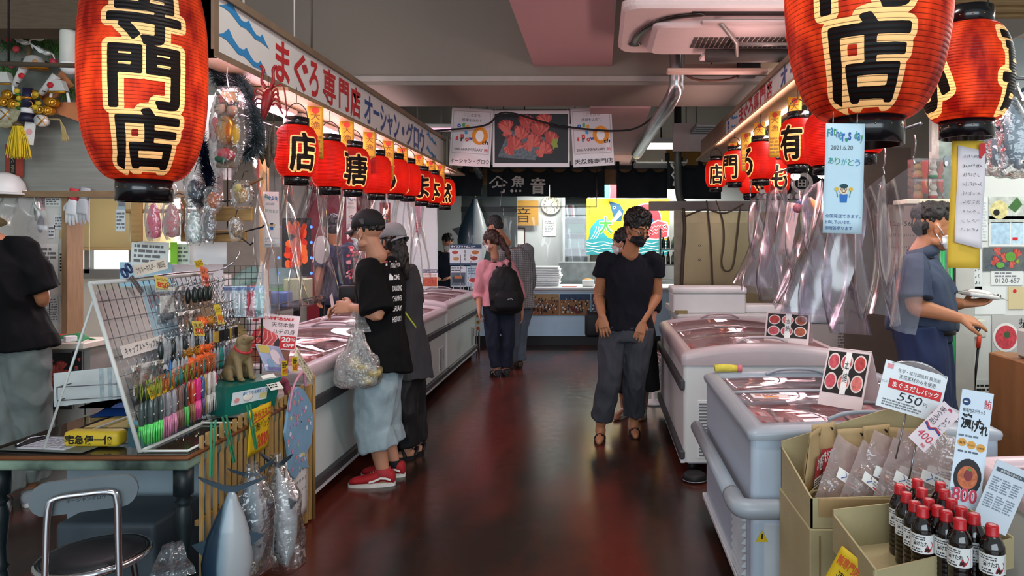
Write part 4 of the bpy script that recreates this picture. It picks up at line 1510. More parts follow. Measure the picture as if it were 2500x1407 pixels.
# carrier bag
BAGM=clear('bag_white','#f4f4f2',.30,'#f2f2ee',.05,.45,.25,.8,30)
def carrier_bag(label,T,w,h,d,mtl,fill=None,seed=1,handle=.12):
 t=thing('plastic_bag',label,'bag',T=T)
 q=random.Random(seed)
 def fn(a,c):
  an=2*PI*a
  z=-handle-(h-handle)*c
  k=(.25+.75*smoothstep(0,.75,c))*(1 if c<.9 else math.sqrt(max(.05,1-((c-.9)/.105)**2)))
  p=V((math.copysign(abs(math.cos(an))**.7,math.cos(an))*w/2*k,math.copysign(abs(math.sin(an))**.8,math.sin(an))*d/2*k,z))
  r=noise.noise(V((math.cos(an)*3,math.sin(an)*3,c*1.2+seed)))
  r2=noise.noise(V((math.cos(an)*7,math.sin(an)*7,c*5+seed)))
  return p*(1+.22*r*(1-.4*c)).__class__((1,1,1))if False else V((p.x*(1+.25*r+.10*r2),p.y*(1+.35*r),p.z+.02*r2))
 MB().sheet(fn,48,26,mtl).build('bag_body',t)
 for sx in(-1,1):
  def hn(a,c):
   x=sx*(.012+w*.10*(1-a))+(c-.5)*(.03+.05*(1-a))
   return(x,.012*math.sin(9*a)+(c-.5)*.03,-handle-.01+(handle+.01)*a)
  MB().sheet(hn,12,4,mtl).build('bag_handle',t)
 return t
cb=carrier_bag('translucent white carrier bag of food hanging from the wrist of the capped man',MX.Translation(P(872,760,4.22))@MX.Rotation(.1,4,'Z'),.27,.46,.16,BAGM,seed=5)
for i,(u,v,r)in enumerate(((885,900,.055),(915,912,.05),(868,890,.045),(900,925,.05))):
 tag(MB().lathe([(r*.75,-.03),(r,.02),(r*.95,.03)],clear('tub','#fff7dd',.35,'#d8cf9f',.05,.4,.2),18).ell((0,0,0),(r*.8,r*.8,.022),mat('#cfc497',.6,var=.25,scale=60)).build('food_tub',T=MX.Translation(P(u,v,4.21))@MX.Rotation(.3*i,4,'X')),('round clear tub of pale food lowest in the carrier bag','clear tub of pale food at the right in the carrier bag','clear tub of pale food at the left in the carrier bag','clear tub of pale food at the bottom of the carrier bag')[i],'food tub','tubs inside the carrier bag')
 # small black shoulder bag of the man
o=MB().box(-.09,.09,-.03,.03,-.06,.05,BLACK,.02,seg=2).build('shoulder_bag',T=MX.Translation(P(862,715,4.62))@MX.Rotation(.2,4,'Z'))
tag(o,'small black shoulder bag at the chest of the capped man','bag')
# ---- woman with the grey cap behind him
b0=V((-1.36,4.98,0))
J=dict(head=P(958,590,4.93),neck=P(966,630,4.95),shl=P(960,672,4.98),shr=P(1002,668,5.24),ell=P(962,762,5.02),wrl=P(937,800,5.04),elr=P(1012,765,5.2),wrr=P(985,820,5.1),
hpl=P(975,860,4.98),hpr=P(995,858,5.05),knl=P(985,985,4.92),knr=P(1008,985,5.06),anl=P(993,1092,4.95),anr=P(1012,1082,5.05),tol=P(960,1112,4.9),tor=P(985,1105,5.0),chest=P(984,745,5.08))
g=Fig('person','woman in a charcoal tunic and grey back-to-front cap behind the capped man',b0,J,.75,(.95,.15,0),SKIN,.95,hand_l=((-.4,.4,-1),(-.5,-.6,.2),.5,1),hand_r=((-.4,.4,-1),(.6,.3,.2),.5,-1),female=True,voxel=.007)
g.shirt(mat('#2f3034',.75,var=.1),hem=-.33,sleeve=.75,ease=.025,flare=.06,fold=(.006,7,.4),seed=6,name='tunic')
g.pants(BLACK,.97,.022,.02,seed=5)
g.hair(HAIR,(.082,.098,.078),(0,-.018,-.005),[((0,-.075,-.11),(.062,.045,.12)),((.03,-.07,-.2),(.04,.035,.1))],name='hair')
g.cap(mat('#8f9092',.8,var=.12),PI)
MB().tube(catmull([g.J['shr']+V((-.05,-.085,.05)),g.spine(.7)+V((.02,-.155,0)),g.spine(.35)+V((.13,-.14,.0))],6),.006,mat('#b7c23a',.6),6).build('bag_strap',g.t)
for q in 'lr':
 g.sandal(q,BLACK,[([(-.045,.10,.02),(0,.10,.062),(.045,.10,.02)],.016),([(-.042,.02,.02),(0,.035,.085),(.042,.02,.02)],.016),([(-.042,-.05,.03),(0,-.075,.07),(.042,-.05,.03)],.012)])
 # ---- navy t-shirt man in the aisle, facing the camera, head turned to the right
b0=V((.29,5.52,0))
J=dict(head=P(1556,560,5.36),neck=P(1540,614,5.44),shl=P(1597,636,5.50),shr=P(1478,636,5.50),ell=P(1604,720,5.58),wrl=P(1568,785,5.40),elr=P(1462,722,5.58),wrr=P(1470,772,5.40),
hpl=P(1560,812,5.5),hpr=P(1496,812,5.5),knl=P(1549,925,5.48),knr=P(1488,925,5.42),anl=P(1548,1022,5.62),anr=P(1466,1040,5.46),tol=P(1552,1050,5.44),tor=P(1462,1062,5.28),chest=P(1537,705,5.5))
g=Fig('person','man in navy t-shirt, black mask and glasses standing with hands on his thighs',b0,J,PI,(PI+.62,.30,0),SKIN2,1.05,hand_l=((-.22,-.30,-1),(.3,-1,.1),.35,-1),hand_r=((.16,-.28,-1),(-.3,-1,.1),.35,1),voxel=.005)
g.shirt(mat('#0f1119',.85,var=.12,scale=14,spec=.2),hem=.05,sleeve=.42,ease=.018,flare=.0,sl=.012,fold=(.006,9,.5),seed=8)
GREYJ=mat('#36383e',.85,var=.12,scale=12,bump=.12,bscale=160)
g.pants(GREYJ,.93,.016,.012,fold=(.007,10,.45),seed=9,top=.10)
g.hair(HAIR,(.090,.106,.090),(0,-.016,.068),[((.0,.035,.118),(.066,.05,.034)),((0,-.055,.01),(.070,.054,.08))],.010,32)
g.eyes()
g.mask(mat('#17171a',.7,var=.05),1.2,-.018,-.12)
g.glasses(mat('#2a201c',.35))
for q in 'lr':
 g.sandal(q,mat('#1a1715',.6),[([(-.04,.05,.02),(-.02,.10,.055),(0,.145,.03)],.008),([(.04,.05,.02),(.02,.10,.055),(0,.145,.03)],.008),([(-.03,.085,.05),(.0,.09,.062),(.03,.085,.05)],.008)])
MB().tube([g.J['wrl']+V((-.03,-.045,-.098))+V((.011*math.cos(t),.011*math.sin(t),0))for t in[2*PI*i/10 for i in range(11)]],.002,BRASS,6).build('ring',g.t)
# ---- woman in a long black dress right behind him
b0=V((.38,6.15,0))
J=dict(head=P(1522,592,6.1),neck=P(1530,628,6.12),shl=P(1582,660,6.15),shr=P(1495,660,6.15),ell=P(1598,740,6.2),wrl=P(1590,800,6.15),elr=P(1475,745,6.2),wrr=P(1470,800,6.15),
hpl=P(1570,810,6.15),hpr=P(1520,810,6.15),knl=P(1572,915,6.15),knr=P(1524,915,6.15),anl=P(1570,1002,6.2),anr=P(1525,996,6.2),tol=P(1562,1015,5.98),tor=P(1502,1012,6.0))
g=Fig('person','woman in a long black dress and white shoes, mostly hidden behind the man in navy',b0,J,PI,(PI-1.9,.1,0),SKIN,.96,hand_l=((0,-.2,-1),(1,0,0),.4,-1),hand_r=((0,-.2,-1),(-1,0,0),.4,1),female=True,voxel=.008)
dr=((-.95,.20,.20),(-.6,.19,.17),(-.05,.18,.14),(.12,.165,.12),(.40,.14,.105),(.62,.155,.115),(.80,.165,.115),(.92,.15,.095),(1.0,.115,.075),(1.08,.065,.058))
g.shirt(mat('#101012',.8,var=.1),hem=-.92,sleeve=1.3,ease=.02,flare=.0,fold=(.010,7,.2),seed=11,name='dress',prof=dr,voxel=.010)
g.hair(HAIR,(.088,.103,.098),(0,-.018,.04),[((0,-.05,-.09),(.075,.06,.11))])
g.eyes()
g.mask()
for q in 'lr':
 g.shoe(q,mat('#d6d3ca',.6,var=.04),mat('#c9c5bb',.6),.25,.044,'shoe',None,.055)
o=MB().box(-.10,.10,-.045,.045,-.12,.10,BLACK,.03,seg=2).build('handbag',T=MX.Translation(P(1456,790,6.05)))
tag(o,'black handbag showing at the left hip of the man in navy','handbag')
# ---- woman with pink blouse and black backpack
b0=V((-1.14,7.98,0))
J=dict(head=P(1200,588,7.9),neck=P(1208,622,7.92),shl=P(1180,650,7.86),shr=P(1240,648,7.98),ell=P(1168,715,7.9),wrl=P(1170,762,7.78),elr=P(1268,710,8.0),wrr=P(1275,765,7.95),
hpl=P(1201,745,7.92),hpr=P(1235,745,7.98),knl=P(1203,830,7.9),knr=P(1241,830,7.95),anl=P(1213,898,7.93),anr=P(1236,898,7.98),tol=P(1200,908,8.1),tor=P(1228,906,8.18),chest=P(1210,690,7.93))
g=Fig('person','woman with ponytail, pink blouse and dark jeans seen from behind',b0,J,.35,(1.15,.35,0),SKIN,.96,hand_l=((.15,-.2,-1),(-1,0,0),.7,1),hand_r=((0,0,-1),(1,0,0),.5,-1),female=True,voxel=.008)
g.shirt(mat('#d58f98',.8,var=.08),hem=-.02,sleeve=1.35,ease=.03,flare=.06,fold=(.008,8,.5),seed=13,name='blouse')
g.pants(mat('#1b2233',.85,var=.12),.97,.012,.006,seed=14)
g.hair(HAIRB,(.086,.103,.096),(0,-.018,.035),[((0,-.07,-.02),(.055,.05,.06)),((0.01,-.13,-.08),(.035,.035,.10)),((.02,-.15,-.20),(.03,.03,.11))],.006,30)
g.mask()
g.glasses(mat('#6b4a40',.4))
for q in 'lr':
 g.shoe(q,mat('#26262b',.7),mat('#1b1b1e',.6),.25,.045,'sneaker',mat('#b9b6b4',.6),.07)
 # backpack
t=thing('backpack','black backpack with a small white emblem on the back of the woman in pink','backpack',tuple(P(1232,700,7.78)),.32)
bb=MB()
sect(bb,[(V((.02*(z<0),0,z)),V((1,0,0)),V((0,1,0)),rx,ry)for z,rx,ry in((-.30,.13,.06),(-.26,.175,.10),(-.12,.195,.125),(.05,.17,.115),(.16,.13,.09),(.22,.07,.05))],22,2.6)
BPM=mat('#0d0d10',.7,var=.12,scale=10)
fuse(bb,.009,BPM,'bag_body',t,3,(.005,9,.6),3)
bb=MB()
sect(bb,[(V((.02,-.10,z)),V((1,0,0)),V((0,1,0)),rx,ry)for z,rx,ry in((-.26,.11,.02),(-.22,.15,.045),(-.10,.15,.05),(-.03,.11,.02))],20,2.6)
fuse(bb,.009,BPM,'front_pocket',t,3)
for sx in(-1,1):
 MB().tube(catmull([(sx*.07,.06,.20),(sx*.085,.14,.27),(sx*.10,.24,.22),(sx*.13,.26,.05),(sx*.14,.10,-.16)],6),.020,BPM,8,sq=.4).build('shoulder_strap',t)
MB().tube(catmull([(-.03,.03,.2),(0,.03,.25),(.03,.03,.2)],6),.008,BPM,8).build('grab_loop',t)
MB().line([(-.03,0),(-.008,.02),(0,.008),(.012,.024),(.032,0)],.005,mat('#d8d8d0',.6),0,MX.Translation((.03,-.156,-.14))@MX.Rotation(PI/2,4,'X')).build('emblem',t)
# ---- man in the grey checked shirt beside her
b0=V((-1.02,8.45,0))
J=dict(head=P(1208,556,8.30),neck=P(1232,588,8.36),shl=P(1218,628,8.28),shr=P(1288,610,8.55),ell=P(1205,700,8.3),wrl=P(1200,760,8.2),elr=P(1296,690,8.62),wrr=P(1270,735,8.75),
hpl=P(1248,740,8.38),hpr=P(1278,740,8.52),knl=P(1252,825,8.38),knr=P(1268,825,8.5),anl=P(1243,885,8.4),anr=P(1268,882,8.5),tol=P(1228,900,8.55),tor=P(1258,894,8.68),chest=P(1260,675,8.45))
CHK=None
def check_mat():
 m,nt,out=newmat('grey_check')
 b=N(nt,'BsdfPrincipled')
 b.inputs['Roughness'].default_value=.8
 nt.links.new(b.outputs[0],out.inputs[0])
 tc=N(nt,'TexCoord')
 br=N(nt,'TexBrick')
 br.offset=0
 br.inputs['Color1'].default_value=lin('#a4a3a2')
 br.inputs['Color2'].default_value=lin('#9a9a9c')
 br.inputs['Mortar'].default_value=lin('#6c6d72')
 br.inputs['Scale'].default_value=1
 br.inputs['Mortar Size'].default_value=.004
 br.inputs['Brick Width'].default_value=.022
 br.inputs['Row Height'].default_value=.022
 mp=N(nt,'Mapping')
 mp.inputs['Rotation'].default_value=(PI/2,0,0)
 nt.links.new(tc.outputs['Object'],mp.inputs[0])
 nt.links.new(mp.outputs[0],br.inputs[0])
 nt.links.new(br.outputs[0],b.inputs['Base Color'])
 return m
g=Fig('person','grey-haired man in a grey checked shirt leaning over, behind the woman in pink',b0,J,.7,(1.0,.55,0),SKIN,1.03,hand_l=((0,.3,-1),(-1,0,0),.5,1),hand_r=((-.5,.6,-.5),(1,.3,0),.5,-1),voxel=.008)
g.shirt(check_mat(),hem=-.10,sleeve=1.75,ease=.032,flare=.05,fold=(.008,7,.5),seed=15)
g.pants(mat('#5f6a78',.85,var=.15,scale=10),.97,.02,.01,seed=16)
g.hair(mat('#2b2a2a',.6,var=.5,scale=80,bump=.4,bscale=140),(.083,.100,.084),(0,-.022,.056),(((0,-.058,.005),(.068,.05,.07)),),.004,40)
g.mask()
g.glasses(mat('#2a2422',.4))
for q in 'lr':
 g.shoe(q,mat('#4a3a32',.6),mat('#2a2522',.6),.27,.047,'shoe',None,.07)
 # ---- stall man with the navy shirt behind the left freezers
b0=V((-2.98,7.6,0))
J=dict(head=P(812,556,7.60),neck=P(818,590,7.62),shl=P(794,612,7.48),shr=P(858,608,7.70),ell=P(780,672,7.40),wrl=P(775,718,7.35),elr=P(872,670,7.80),wrr=P(860,720,7.90),
hpl=P(808,735,7.55),hpr=P(838,735,7.65),knl=P(808,855,7.55),knr=P(838,855,7.65),anl=P(806,926,7.55),anr=P(838,926,7.65),tol=P(800,938,7.70),tor=P(834,938,7.80),chest=P(824,660,7.60))
g=Fig('person','stall worker in a navy shirt with a red print, seen from behind past the curtain',b0,J,.25,(.45,.2,0),SKIN2,1.04,hand_l=((.05,.1,-1),(-1,0,0),.5,1),hand_r=((0,.2,-1),(1,0,0),.5,-1),voxel=.008)
sh=g.shirt(mat('#141b33',.8,var=.1),hem=-.08,sleeve=.7,ease=.025,flare=.02,seed=17)
pr=MB()
q=random.Random(5)
Tb=MX.Translation(P(848,640,7.30)-b0)@MX.Rotation(.2,4,'Z')@MX.Rotation(PI/2,4,'X')
for i in range(26):
 x,y=q.uniform(-.05,.055),q.uniform(-.17,.17)
 pr.disc(x+y*-.1,y,q.uniform(.010,.026),mat(('#b3283a','#c94a58','#d9a0a6','#7d1f33')[i%4],.7,var=0),.0003*(i%4),Tb,8)
project(pr,sh,(-.1,1,0)).build('back_print',g.t)
g.pants(mat('#15161c',.85),.97,.02,.01,seed=18)
g.hair(HAIR,(.088,.104,.092),(0,-.02,.052),(((0,-.058,.0),(.070,.052,.075)),),.007,30)
for q in 'lr':
 g.shoe(q,BLACK,BLACK,.27,.047)
 # ---- stall man in the blue polo shirt at the right, walking right with a wrapped tray
b0=V((1.86,3.85,0))
J=dict(head=P(2278,556,3.85),neck=P(2250,614,3.86),shl=P(2262,642,4.06),shr=P(2232,652,3.66),ell=P(2310,742,4.08),wrl=P(2352,742,3.98),elr=P(2234,748,3.60),wrr=P(2338,776,3.55),
hpl=P(2256,815,3.94),hpr=P(2245,815,3.76),knl=P(2290,1010,3.95),knr=P(2275,1010,3.74),anl=P(2315,1220,3.98),anr=P(2255,1225,3.74),tol=P(2385,1250,3.96),tor=P(2300,1262,3.70),chest=P(2248,718,3.86))
g=Fig('person','stall worker in a slate-blue polo shirt and white mask walking to the right',b0,J,-PI/2,(-PI/2-.08,.12,0),SKIN2,1.03,hand_l=((1,-.1,.1),(0,.3,-1),.45,1),hand_r=((1,.1,-.22),(-.1,-.5,1),.3,1),voxel=.005)
POLO=mat('#303c50',.85,var=.1,scale=18)
fat=((-.30,.16,.14),(-.05,.170,.150),(.12,.170,.165),(.40,.160,.155),(.62,.165,.140),(.80,.168,.125),(.92,.150,.098),(1.0,.115,.078),(1.08,.065,.060))
g.shirt(POLO,hem=.06,sleeve=.80,ease=.014,flare=.0,sl=.018,fold=(.006,8,.5),seed=19,name='polo_shirt',prof=fat)
nk=g.J['neck']
MB().lathe([(.080,-.035),(.078,.0),(.068,.028),(.072,.030),(.085,0.0),(.090,-.03)],mat('#2f3a4d',.85),22,MX.Translation(nk)@MX.Rotation(-.35,4,'Y')).build('collar',g.t)
NV=mat('#1f2a4a',.85,var=.1)
g.pants(NV,.97,.03,.02,fold=(.008,7,.4),seed=20,top=.10)
hp=(g.J['hpl']+g.J['hpr'])/2
MB().lathe([(.182,-.02),(.186,-.02),(.186,.02),(.182,.02),(.182,-.02)],mat('#17171b',.5),30,MX.Translation(g.spine(.085)),sx=.90).build('belt',g.t)
g.hair(mat('#1c1815',.6,var=.4,scale=60,bump=.5,bscale=120),(.081,.098,.072),(0,-.020,.066),[((0,.03,.112),(.062,.06,.030)),((0,-.058,.01),(.064,.048,.06))],.006,34)
g.eyes()
g.mask()
for q in 'lr':
 g.shoe(q,BLACK,BLACK,.28,.048)
t=thing('wrapped_tray','white tray in clear film in the far hand of the polo-shirted worker','tray',T=MX.Translation(P(2392,722,3.97))@MX.Rotation(.15,4,'Y'))
MB().box(-.085,.085,-.06,.06,-.012,.012,WHITE,.01,seg=2).ell((0,0,.014),(.07,.05,.02),mat('#e6dcd6',.5,var=.06)).build('tray',t)
MB().sheet(lambda a,c:wob(((a-.5)*.25,(c-.5)*.17,.03-.09*max(abs(a-.5),abs(c-.5))**1.5),18,.014,2),14,12,FILM).build('film_wrap',t)
# ---- man at the left edge in the black t-shirt, back to the camera
b0=V((-3.36,3.95,0))
J=dict(head=P(-74,548,4.06),neck=P(-24,590,4.0),shl=P(-70,618,3.95),shr=P(52,610,3.95),ell=P(-95,740,4.0),wrl=P(-60,800,4.2),elr=P(100,722,4.0),wrr=P(72,790,4.22),
hpl=P(-10,840,3.96),hpr=P(58,838,3.96),knl=P(0,1010,3.95),knr=P(70,1000,4.02),anl=P(5,1205,3.95),anr=P(72,1170,4.1),tol=P(8,1262,4.15),tor=P(78,1215,4.3),chest=P(2,720,3.93))
g=Fig('person','man in a black t-shirt and pale jeans at the left edge, seen from behind',b0,J,0.1,(.2,.3,0),SKIN2,1.03,hand_l=((.2,1,-.3),(-1,0,.3),.6,1),hand_r=((-.3,1,-.3),(1,0,.3),.6,-1),voxel=.007)
g.shirt(mat('#090a0b',.85,var=.12,spec=.15),hem=-.06,sleeve=.9,ease=.05,flare=.03,sl=.03,fold=(.008,7,.5),seed=21)
g.pants(mat('#6d7673',.85,var=.12,scale=12),.98,.030,.02,fold=(.010,7,.5),seed=22)
g.hair(HAIR,(.086,.103,.098),(0,-.02,.035))
o=MB().lathe([(.098,.05),(.10,.10),(.06,.145),(0,.15)],mat('#a8a077',.9,var=.3,scale=40),24,g.H@MX.Translation((0,-.012,0)),sy=1.12)
o.lathe([(.095,.052),(.16,.03),(.165,.034),(.095,.060)],mat('#a8a077',.9,var=.3,scale=40),24,g.H@MX.Translation((0,-.012,0)),sy=1.05)
o.build('straw_hat',g.t)
for q in 'lr':
 g.shoe(q,mat('#8a8f95',.7),mat('#d0cec8',.6),.28,.05,'sneaker',None,.08)
 # ---- worker in dark blue behind the glass front at the back, mostly hidden by the menu boards
b0=V((-2.32,10.6,0))
xx,yy=-2.32,10.6
J=dict(head=(xx,yy,1.52),neck=(xx,yy,1.38),shl=(xx+.17,yy,1.33),shr=(xx-.17,yy,1.33),ell=(xx+.2,yy-.1,1.08),wrl=(xx+.1,yy-.3,1.0),elr=(xx-.2,yy-.1,1.08),wrr=(xx-.1,yy-.3,1.0),
hpl=(xx+.09,yy,.86),hpr=(xx-.09,yy,.86),knl=(xx+.09,yy,.46),knr=(xx-.09,yy,.46),anl=(xx+.09,yy,.08),anr=(xx-.09,yy,.08),tol=(xx+.1,yy-.2,.03),tor=(xx-.1,yy-.2,.03))
g=Fig('person','worker in dark blue behind the takeaway menu boards at the back',b0,J,PI,(PI+.5,.4,0),SKIN,.96,hand_l=((-.4,-1,0),(0,0,1),.5,1),hand_r=((.4,-1,0),(0,0,1),.5,-1),voxel=.009)
g.shirt(mat('#1c2438',.8),hem=-.1,sleeve=1.8,ease=.025,seed=23)
g.pants(BLACK,.97,.02,.01,seed=24)
g.hair()
g.mask()
# ================================================================ left foreground: table, wire rack, fence
WORN=mat('#20322f',0.55,var=.35,scale=5,col2='#7f9482')
tb=thing('wooden_table','old wooden table with a glass sheet on top and worn dark green paint','table',(-2.0,3.12,0))
DK=mat('#141f22',0.4,var=.2)
b=MB().box(-.43,.40,-.42,.42,.655,.70,WORN,.012,seg=2)
b.build('apron',tb)
MB().box(-.44,.41,-.43,.43,.697,.716,mat('#6b3f22',.35,var=.2,stretch=(1,8,8)),.008,seg=2).build('tabletop',tb)
MB().box(-.43,.40,-.42,.42,.716,.720,clear('table_glass','#e3f1ec',.04,'#cfe0d8',.06,.8,.03),.001).build('glass_sheet',tb)
prof=[(.034,0),(.038,.03),(.030,.05),(.026,.10),(.034,.16),(.040,.2),(.034,.235),(.028,.25),(.040,.265),(.028,.28),(.026,.34),(.036,.43),(.040,.47),(.030,.5),(.026,.51),(.042,.525),(.026,.54),(.046,.55),(.046,.66)]
for sx,sy in((.355,-.37),(-.37,-.37),(.355,.37),(-.37,.37)):
 MB().lathe([(r*.78,z)for r,z in prof],DK,20,c=(sx,sy,0)).build('leg',tb)
 # papers under the glass
for i,(x,y,w,h,c,lb)in enumerate(((-.12,.08,.34,.22,'#b9a35c','yellowish sheet lying on the table below the clipboard clip'),(-.16,.26,.07,.24,'#e6dfd3','white torn strip of paper lying across the table'),(.12,.18,.2,.16,'#7fa09c','blue-green sheet lying on the table by the blue tray'))):
 tag(MB().box(-w/2,w/2,-h/2,h/2,0,.001,mat(c,.6,var=.12,scale=14)).build('paper_sheet',loc=(-2.0+x,3.12+y,.7205+.0005*i),rz=.2*i),lb,'paper','papers on the table')
def clipboard():
 t=thing('clipboard','dark clipboard with a white form lying at the front of the table','clipboard',T=MX.Translation((-2.17,2.82,.724))@MX.Rotation(-.12,4,'Z'))
 MB().box(-.19,.17,-.10,.10,0,.004,mat('#5a625c',.4,var=.2),.002).build('board',t)
 MB().box(-.13,.08,-.08,.075,.004,.006,mat('#c9ccd2',.6)).small(-.12,-.07,.07,.06,6,mat('#8a8f9a',.7),.0066).build('form',t)
 MB().box(-.165,-.13,-.06,.06,.004,.012,BLACK,.003).tube([(-.15,-.06,.012),(-.15,0,.022),(-.15,.06,.012)],.004,CHROME).build('clip',t)
clipboard()
t=thing('cash_tray','blue plastic tray with flared sides at the back of the table','tray',T=MX.Translation((-2.30,3.36,.722))@MX.Rotation(.1,4,'Z'))
b=MB()
BLUE=mat('#23498c',.4,var=.05)
o_,i_=[],[]
for zz,k in((0,.78),(.045,1.0),(.047,1.02),(.044,.96),(.006,.75)):
 o_.append(rring(-.15*k,.15*k,-.10*k,.10*k,.02,zz,3))
rloft(b,o_,BLUE,True,True)
b.build('tray_body',t)
t=thing('tissue_box','light blue paper box with pale top beside the blue tray','box',T=MX.Translation((-2.04,3.16,.722))@MX.Rotation(-.45,4,'Z'))
MB().box(-.07,.09,-.06,.06,0,.10,mat('#74b7cf',.6,var=.06),.005).build('box_body',t)
MB().box(-.05,.06,-.04,.04,.10,.125,mat('#d8cf9a',.7),.008).build('paper_wad',t)
t=thing('signal_tube','yellow box lying on the table, marked with black characters','box',T=MX.Translation((-2.03,2.80,.7265)))
MB().box(-.11,.11,-.028,.035,0,.062,mat('#cfae2a',.5,var=.06),.014,seg=2).build('box_body',t)
MB().text('宅急便一個',-.10,.012,.09,.05,INK,-.0,MX.Translation((0,-.0295,0))@MX.Rotation(PI/2,4,'X'),.03).build('print',t)
t=thing('envelope_holder','wire holder full of clear envelopes behind the rack','holder',T=MX.Translation((-2.30,3.22,.80))@MX.Rotation(.25,4,'Z'))
for k in range(14):
 x=-.10+k*.014
 MB().box(-.085,.085,-.001,.001,0,.16,mat('#9fb3b5',.4,var=.2,scale=30)if k%2 else mat('#c3cdcb',.4,var=.1),T=MX.Translation((x,k*.008,.0))@MX.Rotation(.45,4,'Z')@MX.Rotation(-.5,4,'X')).build('envelope',t)
b=MB()
for z in(.03,.09):
 b.tube([(-.16,-.05,z),(.15,-.02,z),(.18,.15,z),(-.12,.12,z),(-.16,-.05,z)],.0025,STEEL,6)
for x,y in((-.16,-.05),(.15,-.02),(.18,.15),(-.12,.12)):
 b.tube([(x,y,.09),(x,y,-.078)],.0025,STEEL,6)
b.build('wire_frame',t)
o=MB().box(-.11,.11,-.07,.07,0,.13,mat('#5d9fd0',.5,var=.08),.01,seg=2).build('plastic_bin',T=MX.Translation((-2.10,3.42,.722))@MX.Rotation(.2,4,'Z'))
tag(o,'light blue plastic bin standing behind the wire rack','bin')
tag(MB().box(-.08,.08,-.06,.06,0,.12,mat('#a9c6cf',.5),.008).build('pale_box',T=MX.Translation((-2.36,3.50,.722))),'pale blue box at the back of the table behind the blue tray','box')
# ---- white wire display rack leaning back, turned to the aisle
RY0,RL=2.725,.86
RT=frame((-1.80,RY0,.722),PI/2,.29)
rk=thing('wire_display_rack','white leaning wire rack on the table hung with lures and straps','display rack',T=RT)
b=MB()
b.tube([(0,0,0),(0,.69,0)],.008,WIREW,8).tube([(RL,0,0),(RL,.69,0)],.006,WIREW,8)
b.tube([(0,.69,0),(RL,.69,0)],.009,WIREW,8).tube([(0,.0,0),(RL,.0,0)],.006,WIREW,8)
b.build('rail_frame',rk)
g=MB()
for i in range(1,22):
 g.tube([(i*RL/22,0,0),(i*RL/22,.69,0)],.0016,STEEL,5)
for j in range(1,9):
 g.tube([(0,j*.69/9,.002),(RL,j*.69/9,.002)],.0016,STEEL,5)
g.build('wire_grid',rk)
RI=RT.inverted()
b=MB()
b.tube([RI@V(p)for p in((-1.80,RY0,.727),(-1.615,RY0,.727),(-1.615,RY0+.42,.727),(-1.80,RY0+.42,.727),(-1.80,RY0,.727))],.005,WIREW,8)
b.tube([RI@V(p)for p in((-1.985,RY0+.02,1.35),(-2.20,RY0+.03,.73),(-2.20,RY0+RL-.05,.73),(-1.985,RY0+RL,1.35))],.005,WIREW,8)
b.build('base_frame',rk)
b=MB()
b.tube(catmull([(.2,.69,.01),(.55,.70,.02),(.80,.69,.06),(.84,.71,.13),(.88,.76,.16)],6),.004,CHROME,6)
b.build('long_hook',rk)
def rackpt(s,h,out=0.0):
 return RT@V((s,h,out))
 # sheet of card behind the grid
def back_card(name,label,s0,s1,h0,h1,c,off,dr=None,grp='papers on the wire rack'):
 T=RT@MX.Translation(((s0+s1)/2,(h0+h1)/2,off))
 return card(name,label,'card',T,s1-s0,h1-h0,dr,mat(c,.7,var=.03),.002,group=grp)
back_card('backing_card','plain pale card behind the left half of the wire rack',.01,.30,.12,.66,'#cfc9c4',-.012)
back_card('backing_card','blue-tinted card behind the middle of the wire rack',.30,.58,.14,.66,'#a9c9d8',-.014,lambda p,w,h:(p.text('1000',-.10,.16,.06,.22,mat('#a46a78',.7),.001),p.small(-.08,-.1,.08,.1,5,mat('#8fa7b5',.7),.001)))
back_card('backing_card','tan card behind the far end of the wire rack',.58,.85,.10,.60,'#bda585',-.016)
def tagcard(label,s,h,w,hh,c,txt,tc,roll=0.0,out=.02,txt2=None):
 def dr(p,W,H):
  if txt2:
   p.text(txt2,-W*.4,H*.1,W*.4,H*.38,INK,.001,None,.0)
   p.text(txt,-W*.4,-H*.4,W*.4,H*.0,mat(tc,.6),.001,None,.03)
  else:
   p.text(txt,-W*.44,-H*.3,W*.44,H*.3,mat(tc,.6),.001,None,.0)
 return card('price_tag',label,'price tag',RT@MX.Translation((s,h,out))@MX.Rotation(roll,4,'Z'),w,hh,dr,mat(c,.7,var=.03),.0015)
tagcard('long white strip lettered for straps, on the third row of the rack',.16,.40,.28,.05,'#e4dfd8','キャップストラップ大 1個','#2a2422',.03,.03)
tagcard('white strip with black and red handwriting clipped on top of the rack',.36,.735,.24,.05,'#d9dbcf','つりキーホルダー 1個四百','#5a4d44',.12,.02)
tagcard('yellow strip lettered for squid straps on the lowest row of the rack',.12,.215,.17,.05,'#cfae28','さわれるイカのストラップ','#2a2415',.10,.075)
tagcard('pink price card beside the yellow strip on the lowest row',.235,.25,.06,.05,'#dba9a0','380円','#b8302a',.10,.075)
tagcard('yellow price tag high on the rack with small red figures',.36,.655,.09,.06,'#d3c065','850','#c0482a',-.2,.05,'キーホルダー')
tagcard('orange tag standing at the top of the rack',.70,.665,.06,.10,'#df7a55','780','#b3261e',-.2,.05,'ルアー')
tagcard('small bright yellow tag at the very top of the rack',.70,.735,.07,.035,'#d9c526','650','#8a7010',.1,.04)
tagcard('yellow tag priced 380 in the middle of the rack',.48,.42,.08,.07,'#cdbb55','380','#c33a25',-.15,.075,'カギ')
tagcard('yellow tag priced 440 at the right of the rack',.66,.465,.05,.10,'#d3bf3a','440','#c8502a',-.05,.085,'カラビナ')
